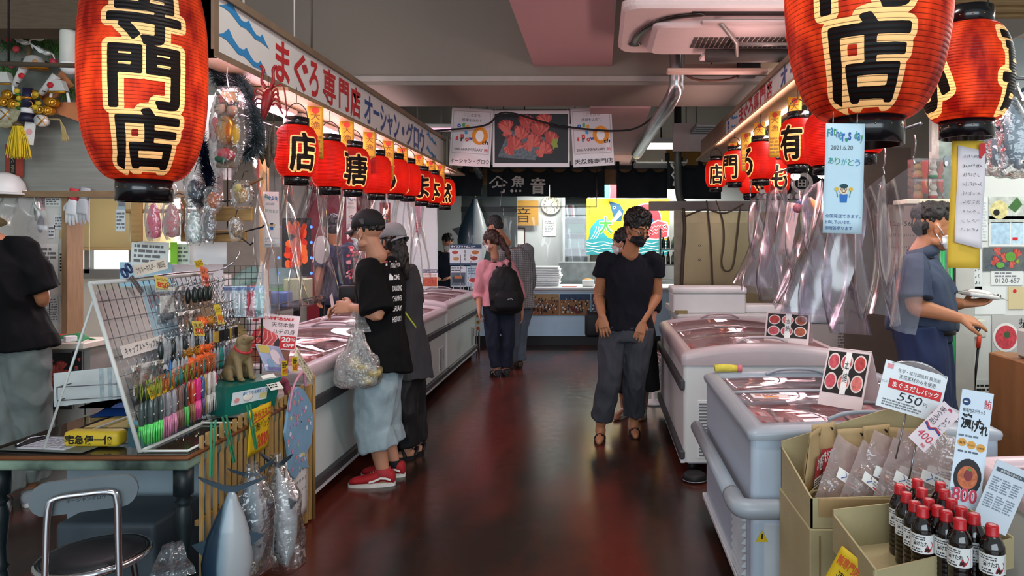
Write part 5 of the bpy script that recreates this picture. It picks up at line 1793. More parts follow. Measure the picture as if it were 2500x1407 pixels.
# scissors clipped to the top rail
t=thing('scissors','dark blue scissors hanging on the top rail of the rack','scissors',T=RT@MX.Translation((.21,.70,.02))@MX.Rotation(.5,4,'Z'))
MB().box(-.012,.0,-.09,.0,0,.003,STEEL).box(0.002,.012,-.085,.0,.003,.006,STEEL).build('blade',t)
for sx in(-1,1):
 MB().tube([(sx*.02+.014*math.cos(a),.03+.02*math.sin(a),.003)for a in[2*PI*i/12 for i in range(13)]],.005,mat('#27406e',.4),6).build('handle',t)
 # ---- merchandise on the rack, every piece an object
UPM=MX.Identity(4)
def hang(src,s,h,out,rz,dz=0.0,label=None):
 p=rackpt(s,h,out)
 T=MX.Translation((p.x,p.y,p.z-dz))@MX.Rotation(rz,4,'Z')@MX.Scale(1.22,4)
 return dup(src,T=T,label=label)
def squid(c1,c2,cname):
 t=thing('lure_strap','%s squid-shaped lure strap on the lowest row of the rack'%cname,'lure',(0,0,-9),group='%s lure straps'%cname)
 m1,m2=mat(c1,.25,var=.2,scale=40,coat=.4),mat(c2,.3,var=.2,scale=40,coat=.4)
 b=MB()
 b.lathe([(.001,0),(.006,-.006),(.0095,-.03),(.010,-.055),(.008,-.075),(.0065,-.085)],m1,10,sy=.7)
 b.build('body',t)
 b=MB()
 for k in range(7):
  a=2*PI*k/7
  b.tube([(.005*math.cos(a),.004*math.sin(a),-.082),(.009*math.cos(a),.006*math.sin(a),-.115),(.008*math.cos(a),.006*math.sin(a),-.150)],[.0028,.0024,.0012],m2,5)
 b.build('skirt',t)
 b=MB()
 for sx in(-1,1):
  b.ell((sx*.0085,.002,-.052),(.002,.003,.003),mat('#e8e4d8',.3),8,5)
 b.build('eye',t)
 MB().tube([(0,0,.0),(.004,.002,.03),(0,0,.062),(-.004,0,.03),(0,0,0)],.0018,mat(random.Random(cname).choice(['#3c8f8a','#b8643a','#7b6ab0','#8a9a3c']),.6),5).build('strap_cord',t)
 return t
SQ=[squid('#3f4a48','#5fd067','green-skirted dark'),squid('#8d8f94','#d98fb0','silver-pink'),squid('#7a5d56','#8d6a62','brown'),squid('#d8327c','#e45a9a','hot pink'),squid('#b8472a','#8f6a45','orange'),squid('#c9c0ba','#d9d2cc','pearl white'),squid('#3d5a8a','#5a4f80','blue'),squid('#c9a22a','#b89a48','yellow')]
order=[0,0,0,0,1,1,1,1,1,2,2,2,2,2,0,1,4,4,5,3,3,3,3,6,6,7,5,5,5,5,5,3]
for i,k in enumerate(order):
 s=.035+i*.0146
 for row in(0,1):
  hang(SQ[k],s+row*.006,.215+.03*(i/32),.045+.035*row+.012*(i%3),i*1.3,.028)
for o in SQ:
 for c in list(o.children):
  bpy.data.objects.remove(c)
 bpy.data.objects.remove(o)
def hookrow(h,n,s0,s1,out,r=.0022):
 b=MB()
 for k in range(n):
  s=s0+(s1-s0)*k/max(1,n-1)
  b=MB().tube([(s,h,0),(s,h,out),(s,h+.012,out+.008)],r,CHROME,5)
  b.build('hook',rk)
hookrow(.245,9,.04,.56,.10)
hookrow(.40,9,.24,.80,.09)
hookrow(.52,5,.40,.80,.10)
hookrow(.63,5,.36,.80,.10)
def charm(name,label,cat,grp,kind,c1,c2='#c9ccd0'):
 t=thing(name,label,cat,(0,0,-9),group=grp)
 m1=mat(c1,.3,var=.25,scale=60,coat=.3)
 if kind=='fish':
  b=MB()
  b.lathe([(.001,0),(.008,-.012),(.013,-.04),(.009,-.075),(.003,-.092)],m1,12,sy=.45)
  b.build('body',t)
  MB().prism([(-.002,-.088),(-.016,-.115),(0,-.106),(.016,-.115),(.002,-.088)],-.001,.001,mat(c2,.3),MX.Rotation(PI/2,4,'X')@MX.Identity(4)if False else MX(((1,0,0,0),(0,0,1,0),(0,1,0,0),(0,0,0,1)))).build('tail',t)
 elif kind=='ball':
  b=MB()
  q=random.Random(c1)
  for i in range(90):
   d=V((q.gauss(0,1),q.gauss(0,1),q.gauss(0,1))).normalized()
   a=d.orthogonal().normalized()*.0035
   c=V((0,0,-.055))
   b.add([c+d*.012+a,c+d*.012-a,c+d*.036],[(0,1,2)],m1)
  b.ell((0,0,-.055),.022,m1,10,8)
  b.build('fur',t)
 elif kind=='chain':
  b=MB()
  for i in range(9):
   T=MX.Translation((0,0,-.008-i*.0125))@MX.Rotation(PI/2*(i%2),4,'Z')@MX.Rotation(PI/2,4,'X')
   b.tube([T@V((.0045*math.cos(a),.008*math.sin(a),0))for a in[2*PI*k/8 for k in range(9)]],.0014,CHROME,5)
  b.build('chain_link',t)
 elif kind=='clip':
  b=MB().tube([(.011*math.cos(a)*(1-.2*math.sin(a)),0,-.035+.028*math.sin(a))for a in[2*PI*k/16 for k in range(17)]],.0028,CHROME,6)
  b.build('ring',t)
  MB().cyl((.011,0,-.05),(.011,0,-.02),.0035,STEEL,8).build('gate',t)
 elif kind=='bag':
  w,h=.045,.13
  b=MB().sheet(lambda a,c:((a-.5)*w*2,.006*math.sin(7*a+5*c)-.004,-h*c),8,8,FILM)
  b.build('film_bag',t)
  MB().box(-.03,.03,-.001,.003,-.095,-.03,mat(c1,.4,var=.3,scale=50),.004).ell((0,0,-.105),(.022,.008,.014),mat(c2,.3,var=.3,scale=60)).build('contents',t)
  MB().box(-w,w,-.002,.002,-.012,0,mat('#d8d6d0',.5)).build('header',t)
 elif kind=='weight':
  MB().lathe([(.002,-.01),(.008,-.02),(.0095,-.05),(.006,-.07)],m1,10).tube([(0,0,0),(0,0,-.012)],.0015,CHROME,5).build('body',t)
 else:
  MB().box(-.014,.014,-.003,.003,-.06,-.015,m1,.003).build('plate',t)
 MB().tube([(0,0,0),(.006,0,.012),(0,0,.022),(-.006,0,.012),(0,0,0)],.0012,CHROME,5).build('loop',t)
 return t
CH={
'chain':charm('key_chain','shiny steel chain hanging at the right end of the top row','key chain','steel chains on the rack','chain','#c9ccd0'),
'clip':charm('carabiner','chrome carabiner hook on the right of the rack','carabiner','carabiners on the rack','clip','#c9ccd0'),
'bag':charm('charm_bag','clear bag with grey charm and white header on the upper rows of the rack','bagged charm','clear bags on the rack','bag','#b9b7b2','#5a5d60'),
'dark':charm('dark_lure','dark glossy lure in the upper middle of the rack','lure','dark lures on the rack','weight','#16231f'),
'fur':charm('fur_charm','golden-brown furry ball charm in the middle row','charm','furry charms on the rack','ball','#a8741f'),
'furo':charm('fur_charm','orange tinsel ball charm in the middle row','charm','orange charms on the rack','ball','#e0642a'),
'fishs':charm('fish_charm','silver fish charm in the middle row of the rack','charm','silver fish charms','fish','#9aa2a6'),
'fishr':charm('fish_charm','red-pink fish charm in the middle row of the rack','charm','red fish charms','fish','#d0284a'),
'fishg':charm('fish_charm','teal fish charm in the middle row of the rack','charm','teal fish charms','fish','#2a7f78'),
'fishb':charm('fish_charm','blue fish charm at the left of the middle row','charm','blue fish charms','fish','#2f6fb5'),
'gold':charm('lure_spoon','brass-coloured spoon lure at the right of the third row','lure','brass spoon lures','plate','#a88a3c'),
'blk':charm('tool_charm','black pocket tool at the right of the third row','tool','black pocket tools','plate','#17181a'),
}
q=random.Random(11)
lay=[]
for i in range(9):
 lay.append((('bag','bag','bag','dark','dark','dark','dark','chain','chain')[i],.39+.05*i,.63,.05))
for i in range(7):
 lay.append((('dark','dark','dark','dark','chain','chain','chain')[i],.545+.04*i,.625,.08))
for i in range(6):
 lay.append((('bag','bag','furo','fur','clip','clip')[i],.42+.065*i,.51,.07))
for i in range(4):
 lay.append(('clip',.70+.03*i,.49,.085))
for i in range(5):
 lay.append((('gold','blk','blk','gold','blk')[i],.60+.045*i,.405,.085))
row=['fishb','fishs','fishs','fishs','fishg','fur','fishs','fur','fur','furo','fur','furo','fishr','fishr','fishg','fishs','fishs','fishs','fishr','bag']
for i,k in enumerate(row):
 lay.append((k,.235+.0285*i,.395,.04+.02*(i%2)))
 lay.append(('fishs' if i%3 else 'dark',.20+.0285*i,.41,.075))
 if k not in('fur','bag'):
  lay.append((k if q.random()<.5 else 'fishs',.245+.0285*i,.315,.06))
 if k in('fur',):
  lay.append(('furo',.24+.0285*i,.345,.065))
for i in range(4):
 lay.append(('bag',.05+.045*i,.33,.05))
for i in range(3):
 lay.append(('bag',.70+.05*i,.33,.07))
for k,s,h,out in lay:
 hang(CH[k],s,h,out,PI/2+q.uniform(-.5,.5))
for o in CH.values():
 for c in list(o.children):
  bpy.data.objects.remove(c)
 bpy.data.objects.remove(o)
 # ---- low stand behind the fence that carries the charity box
ST=thing('display_stand','low wooden stand behind the bamboo fence carrying the green box','stand',(-1.83,3.46,0))
MB().box(.07,.20,-.22,.42,.725,.745,mat('#9d978a',.6,var=.1),.004).build('top_board',ST)
MB().box(-.13,.19,.13,.41,.0,.725,mat('#8b7a5c',.7,var=.1),.004).build('cabinet',ST)
BAM=mat('#9c7a45',.55,var=.2,scale=6,stretch=(8,8,1))
fn=thing('bamboo_fence','low fence of split bamboo slats beside the table along the aisle','fence',(-1.60,2.80,0))
q=random.Random(3)
for i in range(22):
 y=i*.0498
 w=.012+q.uniform(-.001,.002)
 z1=.765+q.uniform(-.012,.012)
 b=MB()
 sect_pts=[(-w,-.006),(-w*.6,.004),(0,.008),(w*.6,.004),(w,-.006)]
 lean=q.uniform(-.008,.008)
 T=MX.Translation((0,y,.012))@MX(((0,1,0,0),(1,0,0,0),(0,0,1,0),(0,0,0,1)))@MX.Rotation(lean,4,'Y')
 b.prism(sect_pts,0,z1-.012,BAM,T)
 b.build('slat',fn)
for z in(.17,.42,.68):
 MB().box(-.022,-.006,-.02,1.08,z-.012,z+.012,mat('#7d6038',.6,var=.2),.003).build('rail',fn)
o=MB().cyl((0,0,0),(0,0,.80),.010,BAM,10).build('end_post',fn)
o.location=(-.0,1.09,0)
def aisle(x,y,z,lean=0.0,roll=0.0):
 return frame((x,y,z),PI/2,lean,roll)
def yel(p,w,h):
 R_=mat('#c8402a',.6,var=0)
 p.text('目からうろこ',-.46*w,.24*h,.46*w,.42*h,R_,.001,None,.02)
 p.line([(-.3*w,.19*h),(.1*w,.23*h),(.44*w,.28*h)],.006,R_,.001)
 p.text('本鮪',-.40*w,-.02*h,-.02*w,.18*h,INK,.001,None,.0)
 p.text('バッグ',.0,.0,.45*w,.2*h,INK,.001,None,.0)
 p.text('2000',-.16*w,-.40*h,.34*w,-.10*h,R_,.001,None,.02,slant=.2)
 p.text('円',.36*w,-.36*h,.46*w,-.22*h,R_,.001)
card('price_sign','yellow handwritten sign priced 2000 hanging on the bamboo fence','sign',aisle(-1.582,3.235,.675,-.05,-.02),.20,.215,yel,mat('#d9b416',.6,var=.03),.002,bend=.03)
def cal(p,w,h):
 for r in range(5):
  for c in range(7):
   if r*7+c<31:
    p.text(str(r*7+c+1),-w*.42+c*w*.125,h*(.32-r*.15),-w*.42+c*w*.125+.016,h*(.32-r*.15)+.022,RED if c==0 else INK,.001,keep=True)
 p.text('D',-w*.06,-h*.46,w*.06,-h*.40,INK,.001)
card('calendar_page','white calendar page hanging low on the bamboo fence','calendar',aisle(-1.582,3.63,.27,-.02,-.0),.26,.37,cal,mat('#d9d9d6',.7,var=.02),.002,bend=.03)
# child's bib-apron with a pattern of stars and hearts
t=thing('patterned_bag','light blue fabric bag patterned with stars and hearts hanging on the fence','bag',T=aisle(-1.568,3.62,.56,0,-.08))
out=[(-.13,.10),(-.10,.20),(-.02,.23),(.06,.20),(.15,.12),(.19,.02),(.17,-.10),(.10,-.14),(.15,-.22),(.06,-.20),(-.02,-.24),(-.08,-.20),(-.11,-.08),(-.15,.02)]
MB().prism(out,-.012,.0,mat('#7ba3bf',.8,var=.1,scale=8)).build('cloth_body',t)
p=MB()
q=random.Random(9)
cs=[mat(c,.7,var=0)for c in('#e3d27a','#d98fb8','#b48fc9','#dfe7ee','#e08f8f')]
for i in range(60):
 x,y=q.uniform(-.13,.16),q.uniform(-.20,.20)
 if abs(x-.02)>.16-abs(y)*.4:
  continue
 r=q.uniform(.009,.017)
 k=5
 if i%3:
  pts=[(x+r*math.cos(PI/2+PI*j/k)*(1 if j%2==0 else.45),y+r*math.sin(PI/2+PI*j/k)*(1 if j%2==0 else.45))for j in range(2*k)]
  p.poly(pts,cs[i%5],.0012+.0004*(i%4))
 else:
  p.disc(x,y,r*.8,cs[(i+2)%5],.0012+.0004*(i%4),n=10)
p.build('print',t)
MB().tube(catmull([(-.13,.12,.004),(-.10,.24,.01),(-.0,.30,.012),(.05,.22,.01)],6),.006,mat('#c98aa0',.7),6).build('pink_trim',t)
# ---- green charity box with a dog statue
t=thing('charity_box','green donation box with a slanted front and a dog photo sticker','donation box',(-1.735,3.30,.746),-.5)
GRN=mat('#14685c',.35,var=.06,coat=.3)
b=MB()
pts0=[(-.10,-.105),(.085,-.105),(.085,.155),(-.10,.155)]
b.add([(x,y,0)for x,y in pts0]+[(x*.9+(.04 if x>0 else 0),y*1.08,.14)for x,y in pts0],[(3,2,1,0),(4,5,6,7),(0,1,5,4),(1,2,6,5),(2,3,7,6),(3,0,4,7)],GRN)
b.build('box_body',t)
st=MB()
Ts=MX.Translation((.102,.03,.075))@MX.Rotation(PI/2,4,'Z')@MX.Rotation(PI/2+.22,4,'X')
st.rect(-.11,-.028,.07,.035,mat('#d3dde0',.4),.002,Ts).ell((-.03,0,.003),(.025,.02,.002),mat('#e8e2d8',.5),T=Ts).text('ぼくたちを応援して',-.06,.012,.065,.03,mat('#2f6fa8',.5),.006,Ts,.02).rect(.03,-.02,.068,.008,mat('#cfc58a',.5),.0035,Ts).disc(-.085,-.005,.012,mat('#d98f8a',.5),.004,Ts)
st.build('sticker',t)
Ts2=MX.Translation((.10,.125,.115))@MX.Rotation(PI/2,4,'Z')@MX.Rotation(.7,4,'X')
MB().rect(-.035,-.05,.035,.05,mat('#d9d9cf',.6),.01,Ts2).small(-.03,-.04,.03,.03,5,INK,.011,Ts2).build('receipt',t)
t=thing('dog_statue','brown seated dog figurine with red collar on the green box','figurine',(-1.725,3.33,.888),-.55)
DOG=mat('#7c6a48',.6,var=.15,scale=14,bump=.2)
b=MB()
b.ell((-.035,0,.055),(.055,.048,.055),DOG)
limb(b,[V((-.03,0,.08)),V((.01,0,.125)),V((.035,0,.16))],[.048,.046,.032])
b.ell((.045,0,.188),(.034,.028,.028),DOG)
limb(b,[V((.06,0,.19)),V((.085,0,.197)),V((.105,0,.203))],[.020,.015,.011])
for sy in(-1,1):
 limb(b,[V((.02,sy*.026,.11)),V((.04,sy*.028,.06)),V((.055,sy*.028,.012))],[.020,.015,.013])
 b.ell((.068,sy*.028,.008),(.018,.012,.009),DOG)
 b.ell((-.02,sy*.045,.03),(.04,.02,.034),DOG)
 b.ell((.01,sy*.05,.008),(.03,.013,.010),DOG)
 b.ell((.038,sy*.028,.185),(.012,.008,.022),DOG)
limb(b,[V((-.08,0,.02)),V((-.10,.02,.012)),V((-.10,.05,.01))],[.012,.010,.007])
fuse(b,.005,DOG,'body',t,2)
MB().tube([(.032+.036*math.cos(a),.034*math.sin(a),.148-.018*math.cos(a))for a in[2*PI*i/16 for i in range(17)]],.006,mat('#b02a35',.6),8).build('collar',t)
b=MB()
for sy in(-1,1):
 b.ell((.066,sy*.018,.197),(.004,.003,.004),BLACK,8,5)
b.ell((.106,0,.206),(.006,.007,.006),BLACK,8,5)
b.build('face',t)
t=thing('printed_pouch','lilac-blue printed pouch leaning behind the green box','pouch',T=aisle(-1.69,3.60,.94,.5,-.25))
MB().box(-.10,.11,-.075,.08,-.01,.0,mat('#9fb2d6',.4,var=.1,coat=.5),.01,seg=2).build('pouch_body',t)
p=MB().rect(-.1,.03,.0,.075,mat('#c9c06a',.5,var=0),.001).disc(.03,.01,.045,mat('#d9d3dc',.5,var=0),.0016).disc(.07,-.02,.03,mat('#b9a3c9',.5,var=0),.0021).disc(-.04,-.03,.03,mat('#7fa8c9',.5,var=0),.0012).rect(-.08,-.07,.1,-.05,mat('#7f7fb8',.5,var=0),.0012)
p.build('print',t)
for i,(y,z,tx,lb)in enumerate(((3.52,.905,'2枚組','yellow price tag beside the dog statue, left of its twin'),(3.64,.905,'680','yellow price tag priced 680 beside the pouch'))):
 card('price_tag',lb,'price tag',aisle(-1.595,y,z,.1,-.15),.06,.075,lambda p,w,h:(p.text(tx,-w*.4,-h*.42,w*.42,-h*.02,mat('#c8502a',.6),.001,None,.02),p.small(-w*.4,0,w*.4,h*.42,3,INK,.001)),mat('#d3bb2a',.6),.0015)
card('text_strip','cream strip with a wavy line of characters behind the price tags','paper strip',aisle(-1.61,3.80,.86,.15,-.9),.26,.06,lambda p,w,h:(p.text('かわいい入園グッズあります',-w*.47,0.002,w*.47,.022,INK,.001),p.text('サイズいろいろ',-w*.3,-.024,w*.4,-.004,INK,.001)),mat('#d9d5b5',.7),.0015,bend=.05)
o=MB().tube(catmull([(0,0,0),(.01,.03,.03),(.02,.08,.02),(.03,.1,-.06),(.02,.12,-.12)],6),.018,mat('#8d3f52',.8,var=.2),10).build('folded_apron',loc=(-1.65,3.52,.80))
tag(o,'rolled dark pink cloth between the green box and the blue patterned bag','cloth')
# ---- tuna plush toys hanging head down in film bags
TUNA=None
def tuna_mat(name,back='#142c3e',belly='#9fa5a9'):
 m,nt,out=newmat(name)
 b=N(nt,'BsdfPrincipled')
 b.inputs['Roughness'].default_value=.35
 b.inputs['Coat Weight'].default_value=.3
 nt.links.new(b.outputs[0],out.inputs[0])
 tc=N(nt,'TexCoord')
 sp=N(nt,'SeparateXYZ')
 nt.links.new(tc.outputs['Object'],sp.inputs[0])
 nz=N(nt,'TexNoise')
 nz.inputs['Scale'].default_value=12
 nt.links.new(tc.outputs['Object'],nz.inputs['Vector'])
 ad=N(nt,'Math',operation='MULTIPLY_ADD')
 ad.inputs[1].default_value=.012
 nt.links.new(nz.outputs[0],ad.inputs[0])
 nt.links.new(sp.outputs['X'],ad.inputs[2])
 r=N(nt,'ValToRGB')
 mr=N(nt,'MapRange')
 mr.inputs['From Min'].default_value=-.07
 mr.inputs['From Max'].default_value=.08
 nt.links.new(ad.outputs[0],mr.inputs[0])
 nt.links.new(mr.outputs[0],r.inputs[0])
 e=r.color_ramp.elements
 e[0].position,e[0].color=.0,lin(back)
 e[1].position,e[1].color=1.0,lin(belly)
 x=e.new(.32)
 x.color=lin(back)
 x=e.new(.40)
 x.color=lin('#6d8796')
 x=e.new(.62)
 x.color=lin(belly)
 nt.links.new(r.outputs[0],b.inputs['Base Color'])
 return m
TUM=tuna_mat('tuna_skin')
def tuna(name,label,T,L=.48,k=1.0,bag=True,m=None,cat='plush fish',grp='tuna toys on the fence'):
 """head down; back towards -x, belly +x, tail at the top"""
 t=thing(name,label,cat,T=T,group=grp)
 m=m or TUM
 pr=[(.003,0),(.030,-.02),(.055,-.07),(.075,-.15),(.082,-.23),(.070,-.32),(.045,-.40),(.020,-.46),(.012,-.49)]
 b=MB()
 zz=[(r*k,(-z/.49)*L-L)for r,z in pr]
 b.lathe(zz,m,22,sy=.72)
 b.build('body',t)
 FIN=mat('#2a3d49',.4,var=.1)
 X2Z=MX(((1,0,0,0),(0,0,1,0),(0,1,0,0),(0,0,0,1)))
 MB().prism([(-.004,-.01),(-.09*k,.04),(-.11*k,.06),(-.03,.025),(0,.02),(.03,.025),(.11*k,.06),(.09*k,.04),(.004,-.01)],-.006,.006,FIN,X2Z).build('tail_fin',t)
 MB().prism([(-.065*k,-.52*L),(-.115*k,-.40*L),(-.055*k,-.36*L)],-.004,.004,FIN,X2Z).build('dorsal_fin',t)
 MB().prism([(.06*k,-.45*L),(.115*k,-.34*L),(.045*k,-.30*L)],-.004,.004,FIN,X2Z).build('anal_fin',t)
 MB().prism([(.01,0),(.035*k,.11*k),(-.02*k,.02)],-.004,.004,FIN,MX.Translation((.01,-.052*k,-.74*L))@MX.Rotation(-.3,4,'X')@X2Z).build('pectoral_fin',t)
 for sy in(-1,1):
  MB().ell((-.008*k,sy*.042*k,-.90*L),(.012*k,.006,.012*k),mat('#e2dccb',.3),12,8).ell((-.008*k,sy*.047*k,-.90*L),(.007*k,.004,.007*k),BLACK,10,6).build('eye',t)
 MB().tube([(.030*k,-.030*k,-.93*L),(.012*k,-.034*k,-.955*L),(.006*k,-.02*k,-.99*L)],.003,mat('#4a4f52',.5),6).build('mouth',t)
 if bag:
  def fnb(a,c):
   an=2*PI*a
   z=.06-(L+.10)*c
   kk=(.25+.75*smoothstep(.0,.4,c))*(1 if c<.92 else 1-(c-.92)*8)
   r=1+.18*noise.noise(V((math.cos(an)*2.5,math.sin(an)*2.5,c*5+k*9)))
   return(math.cos(an)*.105*k*kk*r,math.sin(an)*.080*k*kk*r,z)
  MB().sheet(fnb,36,30,FILM).build('film_bag',t)
 return t
tuna('tuna_toy','large tuna plush hanging head down on the near end of the fence',MX.Translation((-1.475,2.79,.545))@MX.Rotation(.25,4,'Z')@MX.Rotation(.06,4,'Y'),.52,1.15,False)
tuna('tuna_toy','bagged tuna plush hanging on the fence, right of the large one',MX.Translation((-1.47,3.17,.52))@MX.Rotation(-.5,4,'Z')@MX.Rotation(-.12,4,'Y'),.44,1.0)
tuna('tuna_toy','bagged tuna plush squeezed between the two others on the fence',MX.Translation((-1.49,2.98,.54))@MX.Rotation(.9,4,'Z')@MX.Rotation(.02,4,'Y'),.40,.95)
for i,(y0,y1,z)in enumerate(((2.82,2.80,.60),(2.90,2.98,.60),(3.10,3.17,.60))):
 b=MB()
 for dy in(-.015,.015):
  b.box(-.0035,.0035,-.002,.002,0,1,mat('#3c8f66',.5),T=MX(((1,0,0,-1.565),(0,1,(y1-y0-dy*.6),y0+dy),(0,0,(z-.82),.82),(0,0,0,1))))
 tag(b.build('green_ribbon'),'flat green plastic ribbon tying the %s plush to the fence'%('near','middle','far')[i],'ribbon','green ribbons on the fence')
 # ---- folding chair in front of the table
t=thing('folding_chair','chrome folding chair with a grey backrest and round black seat','chair',(-1.745,2.36,0),.42)
GP=mat('#596368',.45,var=.06)
b=MB()
out=[]
for cx,cz,a0 in((.105,0,-PI/2),(-.105,0,PI/2)):
 for i in range(9):
  a=a0+PI*i/8
  out.append((cx+.048*math.cos(a),cz+.055*math.sin(a)))
b.prism(out,-.010,.010,GP,MX.Translation((0,0,.69))@MX.Rotation(PI/2-.08,4,'X'))
b.build('backrest',t)
MB().text('オーシャングロウ',-.05,-.02,.06,-.006,mat('#2c3438',.6),.0115,MX.Translation((0,0,.69))@MX.Rotation(PI/2-.08,4,'X'),.02).build('marking',t)
fr=catmull([(-.115,-.06,0),(-.105,-.035,.25),(-.100,-.03,.5),(-.095,-.026,.66),(-.075,-.026,.695),(0,-.028,.70),(.075,-.026,.695),(.095,-.026,.66),(.100,-.03,.5),(.105,-.035,.25),(.115,-.06,0)],6)
MB().tube(fr,.011,CHROME,12).build('front_frame',t)
MB().lathe([(.0,.425),(.150,.425),(.155,.432),(.15,.445),(.10,.452),(0,.453)],mat('#15181b',.5,var=.1),32,c=(0,.12,0)).build('seat',t)
MB().tube([(.163*math.cos(a),.12+.163*math.sin(a),.43)for a in[2*PI*i/32 for i in range(33)]],.013,CHROME,10,False).build('seat_ring',t)
MB().tube(catmull([(-.12,.33,0),(-.11,.26,.2),(-.105,.15,.42)],6),.011,CHROME,10).build('rear_leg',t)
MB().tube(catmull([(.12,.33,0),(.11,.26,.2),(.105,.15,.42)],6),.011,CHROME,10).build('rear_leg',t)
MB().cyl((-.11,-.045,.13),(.11,-.045,.13),.008,CHROME).build('stretcher',t)
# things under the table
o=MB().box(-.40,.30,-.2,.2,0,.62,mat('#8797a0',.5,var=.05),.01).build('storage_cabinet',loc=(-2.02,3.35,0))
tag(o,'pale grey-blue cabinet standing under the table behind the chair','cabinet')
o=MB().box(-.20,.20,-.16,.16,0,.42,mat('#3a444b',.5,var=.1),.02,seg=2).build('dark_bin',loc=(-1.98,2.94,0))
tag(o,'dark grey bin under the table behind the chair seat','bin')
carrier_bag('crumpled clear carrier bag on the floor beside the table leg',MX.Translation((-1.60,2.60,.42))@MX.Rotation(.3,4,'Z'),.26,.41,.16,clear('bag_clear','#eef5fa',.14,'#e3eef5',.05,.5,.15,.8,30),seed=9)
# black wire grid with bagged pens
GT=frame((-2.0,3.86,1.17),.12,.06,0)
gp=thing('wire_grid','black wire grid panel standing behind the fence, hung with pen packs','grid panel',T=GT)
b=MB()
for i in range(9):
 b.tube([(-.12+i*.030,-.44,0),(-.12+i*.030,.24,0)],.002,BLACK,5)
for j in range(20):
 b.tube([(-.12,-.44+j*.0358,.002),(.12,-.44+j*.0358,.002)],.002,BLACK,5)
b.build('grid_wire',gp)
for x in(-.12,.12):
 MB().tube([(x,-.47,0),(x,.25,0)],.005,BLACK,8).build('upright',gp)
for i in range(5):
 k=(0,0,0,1,2)[i]
 T=GT@MX.Translation((-.06+i*.046,.06,.05))
 t=thing('pen_pack',('white and blue pen pack hanging on the black wire grid','red pen pack on the black wire grid, right of the white ones','teal pen pack at the right end of the black wire grid')[k],'pen pack',T=T,group='pen packs on the grid' if k==0 else None)
 MB().box(-.024,.024,-.10,.07,-.002,.001,mat(('#c9dfe8','#b5475a','#3a8f96')[k],.4,var=.05)).rect(-.022,.045,.022,.062,mat('#2f6fb0',.5),.0016).build('card_back',t)
 for s in(-1,1):
  MB().cyl((s*.010,-.09,.007),(s*.010,.03,.007),.006,mat(('#eef3f5','#c9364f','#4fb0b0')[k],.3),10).build('pen',t)
 MB().sheet(lambda a,c:((a-.5)*.05,-.10+.17*c,.014+.003*math.sin(9*a+c*4)),6,6,FILM).build('film',t)
t=thing('paper_bag','brown kraft paper bag leaning behind the wire rack','paper bag',T=frame((-2.02,3.80,.90),.2,.1))
MB().box(-.09,.09,-.15,.12,-.05,.0,mat('#a08a58',.8,var=.08,bump=.2),.006).prism([(-.09,.12),(.09,.12),(.04,.2),(-.06,.18)],-.03,-.027,mat('#8d7748',.8)).build('bag_body',t)
# ================================================================ left background: notice wall, counter, ornaments, hanging goods
WY=4.545
def sheetn(label,u0,v0,u1,v1,seed,rows=6,c='#e3e3dd',y=WY,name='notice_sheet',grp='sheets on the notice wall',roll=0.0,ink='#6f6f70',bend=.0,cat='notice'):
 return cardpx(name,label,cat,u0,v0,u1,v1,y,(lambda p,w,h:p.small(-w*.42,-h*.4,w*.42,h*.4,rows,mat(ink,.7),.001,seed=seed))if rows else None,paper=mat(c,.75,var=.02),t=.002,group=grp,roll=roll,bend=bend)
sheetn('large white typed sheet in the middle of the notice wall',98,595,142,683,1,7)
sheetn('narrow white strip with black handwriting beside the wooden post',145,612,160,670,2,6,ink='#1c1c1e')
sheetn('small yellowed note high on the notice wall near the post',144,562,170,583,3,0,'#c9b27a')
sheetn('white sheet at the top of the notice wall',110,468,148,505,4,5)
sheetn('small slip under the top sheet of the notice wall',150,495,163,525,5,4)
sheetn('small white slip left of the yellowed note',118,550,134,582,6,3,'#d9d9da')
sheetn('pale slip in the middle right of the notice wall',132,525,165,560,7,4,'#d5d8d6')
sheetn('pink slip high on the notice wall',92,475,108,512,8,4,'#d98f8c')
for i,(u,v,lb)in enumerate(((100,715,'left bundle of receipts low on the notice wall'),(120,722,'middle bundle of receipts low on the notice wall'),(148,715,'right bundle of receipts low on the notice wall'))):
 sheetn(lb,u,v,u+22,v+60+8*(i==1),20+i,9,'#bfcac8',name='receipt_bundle',grp='receipts on the notice wall',roll=.04*i)
 # clear bags hanging on the wall
for i,(u,v,w,h,lb)in enumerate(((52,468,.17,.30,'big crumpled clear bag hanging on the notice wall'),(88,472,.14,.34,'clear bag with dark green items hanging on the notice wall'),(18,466,.14,.22,'clear bag at the left end of the notice wall'))):
 t=thing('film_bag',lb,'plastic bag',T=MX.Translation(P(u,v,4.50))@MX.Rotation(.2*i-.2,4,'Y'))
 MB().sheet(lambda a,c:wob(((a-.5)*w*(.35+.65*smoothstep(0,.6,c)),-.025*math.sin(PI*a),-h*c),12,.022,i),14,14,clear('film_soft',milk=.16,gloss=.06,fres=.5,rough=.2)).build('bag_body',t)
 if i==1:
  MB().ell((-.0,.0,-.10),(.012,.012,.08),mat('#2f4a38',.6)).ell((.03,0,-.2),(.02,.015,.06),mat('#4d555c',.5)).build('contents',t)
 MB().cyl((0,.045,0),(0,-.01,.004),.004,STEEL,6).build('hook',t)
